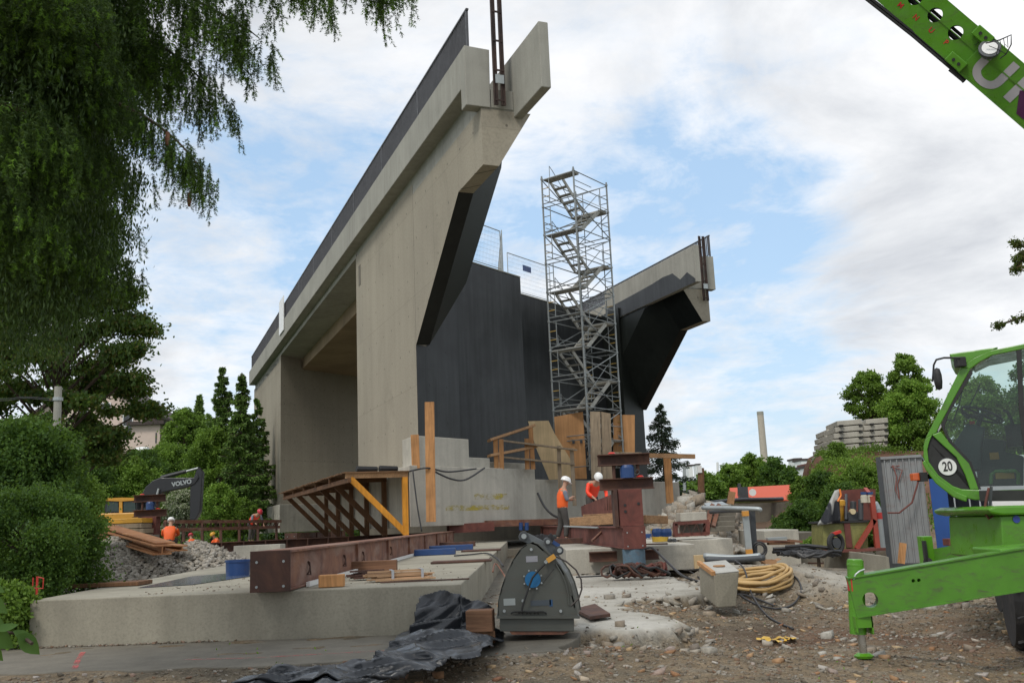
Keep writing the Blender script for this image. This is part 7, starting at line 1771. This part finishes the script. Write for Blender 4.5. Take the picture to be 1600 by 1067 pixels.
for i, (x, y) in enumerate(((130,640),(165,640),(200,655),(130,685),(165,685),(205,672))):
    c_ = hp(x,y,-.05); q = MB(); q.box(tuple(c_), (1.1,.1,1.5)); f_ = TH_('window', q, M_WHITE); q = MB(); q.box(tuple(c_-Vector((0,.06,0))-Vector(T.location)), (.9,.03,1.3)); q.build('pane', M_STEELD, f_)
T = thing('house_annex', 'low flat roofed annex with brown roof edge right of the pink house', 'house', tuple(at(230,700,92))[:2]+(gp(at(230,700,92).x,92)-.5,))
xa_, xb_ = at(205,680,92).x, at(250,680,92).x; zb = at(230,705,92).z-1.5; zt_ = at(230,664,92).z
q = MB(); q.boxb(xa_,xb_,92,98,zb,zt_); TH_('wall', q, M_PLAST)
q = MB(); q.boxb(xa_-.3,xb_+.5,91.5,98.3,zt_,zt_+.35); TH_('roof', q, M_ROOF)
q = MB(); q.boxb(at(243,680,92).x,at(245,680,92).x,91.95,92.02,at(245,692,92).z,at(245,676,92).z); TH_('window', q, M_STEELD)
q = MB(); q.bar(at(224,655,95), at(245,657,95), .8, .3); TH_('eaves', q, M_ROOF)
q = MB(); q.boxb(at(250,660,108).x, at(259,660,108).x, 108, 112, at(255,672,108).z-3, at(255,649,108).z); one('house_block', q, M_WHITE, 'white corner of another house right of the annex on the hill', 'house')
c_ = at(222,708,80); q = MB(); q.lathe([(0,-.6),(.5,-.5),(.55,0),(.5,.5),(0,.6)], tuple(c_), 'X', 14); one('white_tank', q, M_WHITE, 'small white tank half hidden by bushes under the annex', 'tank')
# right: concrete panel stack on the mound
PY_ = 42
T = thing('panel_stack', 'stack of pale concrete panels on top of the brown mound', 'panel stack', tuple(at(1340,705,PY_)))
for (x0,x1,yb,n,dy,yw) in ((1290,1326,712,5,2.2,2.6),(1302,1352,708,6,.4,2.4),(1350,1392,696,5,1.2,2.6)):
    for k in range(n):
        a, b_ = at(x0+k*2.0+rnd.uniform(-1,1), yb-k*9.4, PY_+dy), at(x1+rnd.uniform(-1,1), yb-k*9.9, PY_+dy)
        q = MB(); L = (b_-a).length; q.box(tuple((a+b_)/2+Vector((0,yw/2,0))), (L, yw, .225), R(-6), (0, R(-2))); q.build('panel', M_CONC_F, T, world=True, bevel=.02)
    q = MB()
    for xs_ in (x0+12, x1-8):
        for k in range(n-1): q.box(tuple(at(xs_, yb-4.8-k*9.6, PY_+dy)+Vector((0,.3,0))), (.16,.8,.06))
    q.build('spacers', M_BLACK, T, world=True)
# building with orange roof
T = thing('orange_roofed_building', 'low building whose bright orange roof shows beyond the earth ramp', 'building', tuple(at(1190,782,80)))
a = [at(1141,782,80), at(1238,780,80), at(1237,757,86), at(1140,762,86)]
q = MB(); q.prism([p-Vector((0,0,.1)) for p in a], a)
mo, no, bo = newmat('orange_tiles'); to = N(no,'ShaderNodeTexCoord').outputs['Object']; wv = N(no,'ShaderNodeTexWave'); wv.bands_direction = 'Z'; wv.inputs['Scale'].default_value = 4.5; wv.inputs['Distortion'].default_value = .3; no.links.new(to, wv.inputs[0]); no.links.new(ramp(no, wv.outputs[0], [(0,(.48,.07,.03)),(1,(.62,.11,.045))]), bo.inputs['Base Color']); bo.inputs['Roughness'].default_value = .7
q.build('roof', mo, T, world=True)
q = MB(); xl, xr = at(1142,780,81).x, at(1236,780,81).x; q.boxb(xl,xr,81,90,gp(xl,82)-1,at(1190,783,81).z); q.build('wall', M_PLAST, T, world=True)
q = MB(); q.box(tuple(at(1161,770,80.6)), (.75,.5,1.0)); q.build('roof_hatch', M_STEELD, T, world=True)
q = MB(); q.cyl(at(1155,775,81), at(1155,755,81), .14, n=8); q.build('vent_pipe', M_STEELD, T, world=True)
c_ = at(1176,769,79.5); q = MB(); q.cyl(c_, c_+Vector((0,.12,0)), .29, .22, 18); q.build('dish', M_WHITE, T, world=True)
cable([at(1105,786,50), at(1150,781,52), at(1195,780,54), at(1222,779,56)], .12, M_STEELD, 'dark pipe lying along the top of the earth ramp', 'pipe')
q = MB(); q.bar(at(1141,787,46), at(1144,768,46), .28, .28, (0,1,0)); one('rusty_bollard', q, M_WOODX, 'brown post leaning at the left end of the orange roof', 'post')
for x, y0, y1, Yp, r_, lb, mm in ((1069,729,800,88,.14,'grey lamp pole beside the bluish spruce',M_STEEL),(1095,731,800,84,.28,'brown mast with white box right of the lamp pole',M_WOODD),(1121,722,760,120,.14,'thin white pole among the trees left of the chimney',M_WHITE),(1075,765,800,84,.08,'thin short pole left of the brown mast',M_STEEL)):
    q = MB(); q.cyl(at(x+1,y1,Yp), at(x,y0,Yp), r_*1.1, r_, 10)
    if 'white box' in lb: pass
    one('pole', q, mm, lb, 'pole')
q = MB(); q.box(tuple(at(1093,733,83.8)), (.35,.3,.6)); one('switch_cabinet', q, M_WHITE, 'small white box on the brown mast', 'box')
T = thing('chimney', 'tall slender pale factory chimney on the horizon', 'chimney', (at(1193,760,900).x, 900, gp(at(1193,760,900).x, 900)))
zt_ = at(1188,648,900).z; q = MB(); x_ = at(1188,648,900).x; q.cyl((x_,900,T.location.z-2), (x_,900,zt_), 3.6, 3.0, 24); q.build('shaft', concrete('chimney_concrete',(.45,.4,.33),.1,.2,.02), T, world=True)
q = MB(); q.cyl((x_,900,zt_), (x_,900,zt_+3), 3.1, 3.1, 24); q.build('rim', M_CONC_P, T, world=True)
for i, (x0,x1,y0,y1,Yb,lb) in enumerate(((1253,1267,719,731,560,'white long block on the slope right of the tree row'),(1242,1252,718,724,640,'small white house left of the long block'),(1262,1275,727,735,500,'red brown roofed shed below the long white block'),(1258,1268,731,741,450,'pale low building below the brown shed'),(1076,1082,728,733,700,'tiny white house on the hill slope left'),(1088,1094,726,730,900,'tiny pale house right of the brown mast top'))):
    a, b_ = at(x0,y1,Yb), at(x1,y0,Yb); q = MB(); q.boxb(a.x,b_.x,Yb,Yb+15,a.z-8,b_.z)
    o = one('far_building', q, M_WHITE if i not in (2,) else M_REDOX, lb, 'building', 'buildings on the far slope')
    q = MB(); q.boxb(a.x-o.location.x-.5,b_.x-o.location.x+.5,-8,9,b_.z-o.location.z,b_.z-o.location.z+1.2); q.build('roof', M_ROOF if i != 2 else M_REDOX, o)
# ------------------------------------------------------------------ black tarpaulin crumpled against the slab
def inpoly(x, y, poly):
    c = False; n = len(poly)
    for i in range(n):
        x1_, y1_ = poly[i]; x2_, y2_ = poly[(i+1) % n]
        if (y1_ > y) != (y2_ > y) and x < (x2_-x1_)*(y-y1_)/(y2_-y1_)+x1_: c = not c
    return c
mtarp = paint('tarpaulin', (.022,.025,.03), .3, .1, 0, .0, spec=.6)
ntp = mtarp.node_tree; bp_ = ntp.nodes['Principled BSDF']; tcp = N(ntp,'ShaderNodeTexCoord').outputs['Object']
bump(ntp, bp_, noise_(ntp, tcp, 5, 2, .5, 1.5).outputs[0], .25, .02)
def ridge(x, y, s, sd): 
    v = noise.noise(Vector((x/s, y/s, sd))); return 1-abs(v)*3.2
def tri(x): x = x-math.floor(x); return 1-abs(2*x-1)
def fold(u_, v_):
    w1_ = noise.noise(Vector((u_*1.1, v_*1.1, 4)))*.9; w2_ = noise.noise(Vector((u_*.9, v_*.9, 9)))*1.0
    a = tri(u_*1.5+v_*.9+w1_)**1.3; b_ = tri(u_*.9-v_*1.9+w2_)**1.3; c_ = tri(u_*3.1+v_*1.7+w2_*2); d_ = tri(v_*4.3-u_*2.2+w1_*2)
    m1 = min(1, max(0, .6+noise.noise(Vector((u_*1.6, v_*1.6, 1)))*1.5))
    return a*.55*m1 + b_*.6*(1.1-m1) + c_*.16*m1 + d_*.13
SF = FR.y   # slab front
tp_ = [(600,1030),(622,1000),(640,985),(655,940),(690,932),(745,945),(772,960),(776,990),(790,992),(786,1006),(768,1012),(768,1022),(755,1036),(715,1042),(690,1052),(640,1067),(560,1085),(380,1085),(350,1072),(430,1050),(520,1045),(580,1047)]
gpoly = [atz(x, y, .42) for x, y in tp_]
NXt, NYt = 210, 150; vs = []; ok = []
px0, px1, py0, py1 = 340, 800, 925, 1090
mound = lambda x, y: .0
for j in range(NYt):
    for i in range(NXt):
        px_ = px0+(px1-px0)*i/(NXt-1); py_ = py0+(py1-py0)*j/(NYt-1)
        jx = px_+9*noise.noise(Vector((px_*.03,py_*.03,2)))+4*noise.noise(Vector((px_*.1,py_*.1,5)))
        inside = inpoly(jx, py_, tp_)
        # hanging part on the slab face above the floor line, mound in front of it
        floor_y = 1003.0
        if py_ < floor_y:
            t = (floor_y-py_)/(floor_y-932); zz = .43+.44*t; t = min(1, t); depth = SF-.06-.55*(1-t)**1.6*(1 if px_ > 640 else .6)
            if px_ > 722: depth = SF-.25-.35*(1-t)
            p = at(px_, py_, depth)
        else:
            t = (py_-floor_y)/(1067-floor_y); depth = SF-.62-1.05*t
            p = at(px_, py_, depth)
            zg = .42 if depth > 8.55 else gp(p.x, depth)
            if p.z < zg+.02: p = atz(px_, py_, zg+.03)
        f_ = fold(p.x, (p.y+p.z)) + .55*math.exp(-((px_-700)/60)**2-((py_-1005)/28)**2) + .35*math.exp(-((px_-600)/70)**2-((py_-1042)/16)**2)
        ed = min(1, max(0, (px_-345)/60, 0))*min(1, max(0, (796-px_)/30)); d_e = f_*.3*ed
        p = p + (EYE-p).normalized()*d_e*.8 + Vector((0,0,d_e*.35))
        vs.append(p); ok.append(inside)
fcs = [(j*NXt+i, j*NXt+i+1, (j+1)*NXt+i+1, (j+1)*NXt+i) for j in range(NYt-1) for i in range(NXt-1) if ok[j*NXt+i] and ok[j*NXt+i+1] and ok[(j+1)*NXt+i] and ok[(j+1)*NXt+i+1]]
q = MB(); used = sorted({k for f_ in fcs for k in f_}); mp = {k: i for i, k in enumerate(used)}
q.add([vs[k] for k in used], [tuple(mp[k] for k in f_) for f_ in fcs])
o = one('tarpaulin', q, mtarp, 'crumpled black plastic tarpaulin heaped against the right end of the near slab', 'tarpaulin', smooth=True)
md = o.modifiers.new('thick','SOLIDIFY'); md.thickness = .008
# black fleece on the middle slab behind the bucket
q = MB(); NX_ = 40; vs = []
for j in range(14):
    for i in range(NX_):
        u_ = i/(NX_-1); v_ = j/13; a = at(824+u_*50, 838-10*v_, 27+v_*1.5); a.z = .93+.28*max(0,math.sin(math.pi*v_))**.5*max(0,math.sin(math.pi*u_))**.4*(.8+.4*noise.noise(Vector((u_*6,v_*3,2))))+.05*noise.noise(Vector((u_*25,v_*8,5))); vs.append(a)
q.add(vs, [(j*NX_+i,j*NX_+i+1,(j+1)*NX_+i+1,(j+1)*NX_+i) for j in range(13) for i in range(NX_-1)]); one('black_fleece', q, paint('black_fleece',(.008,.008,.009),.9,.1), 'matt black fleece heap on the slab behind the grey bucket', 'fleece', smooth=True)
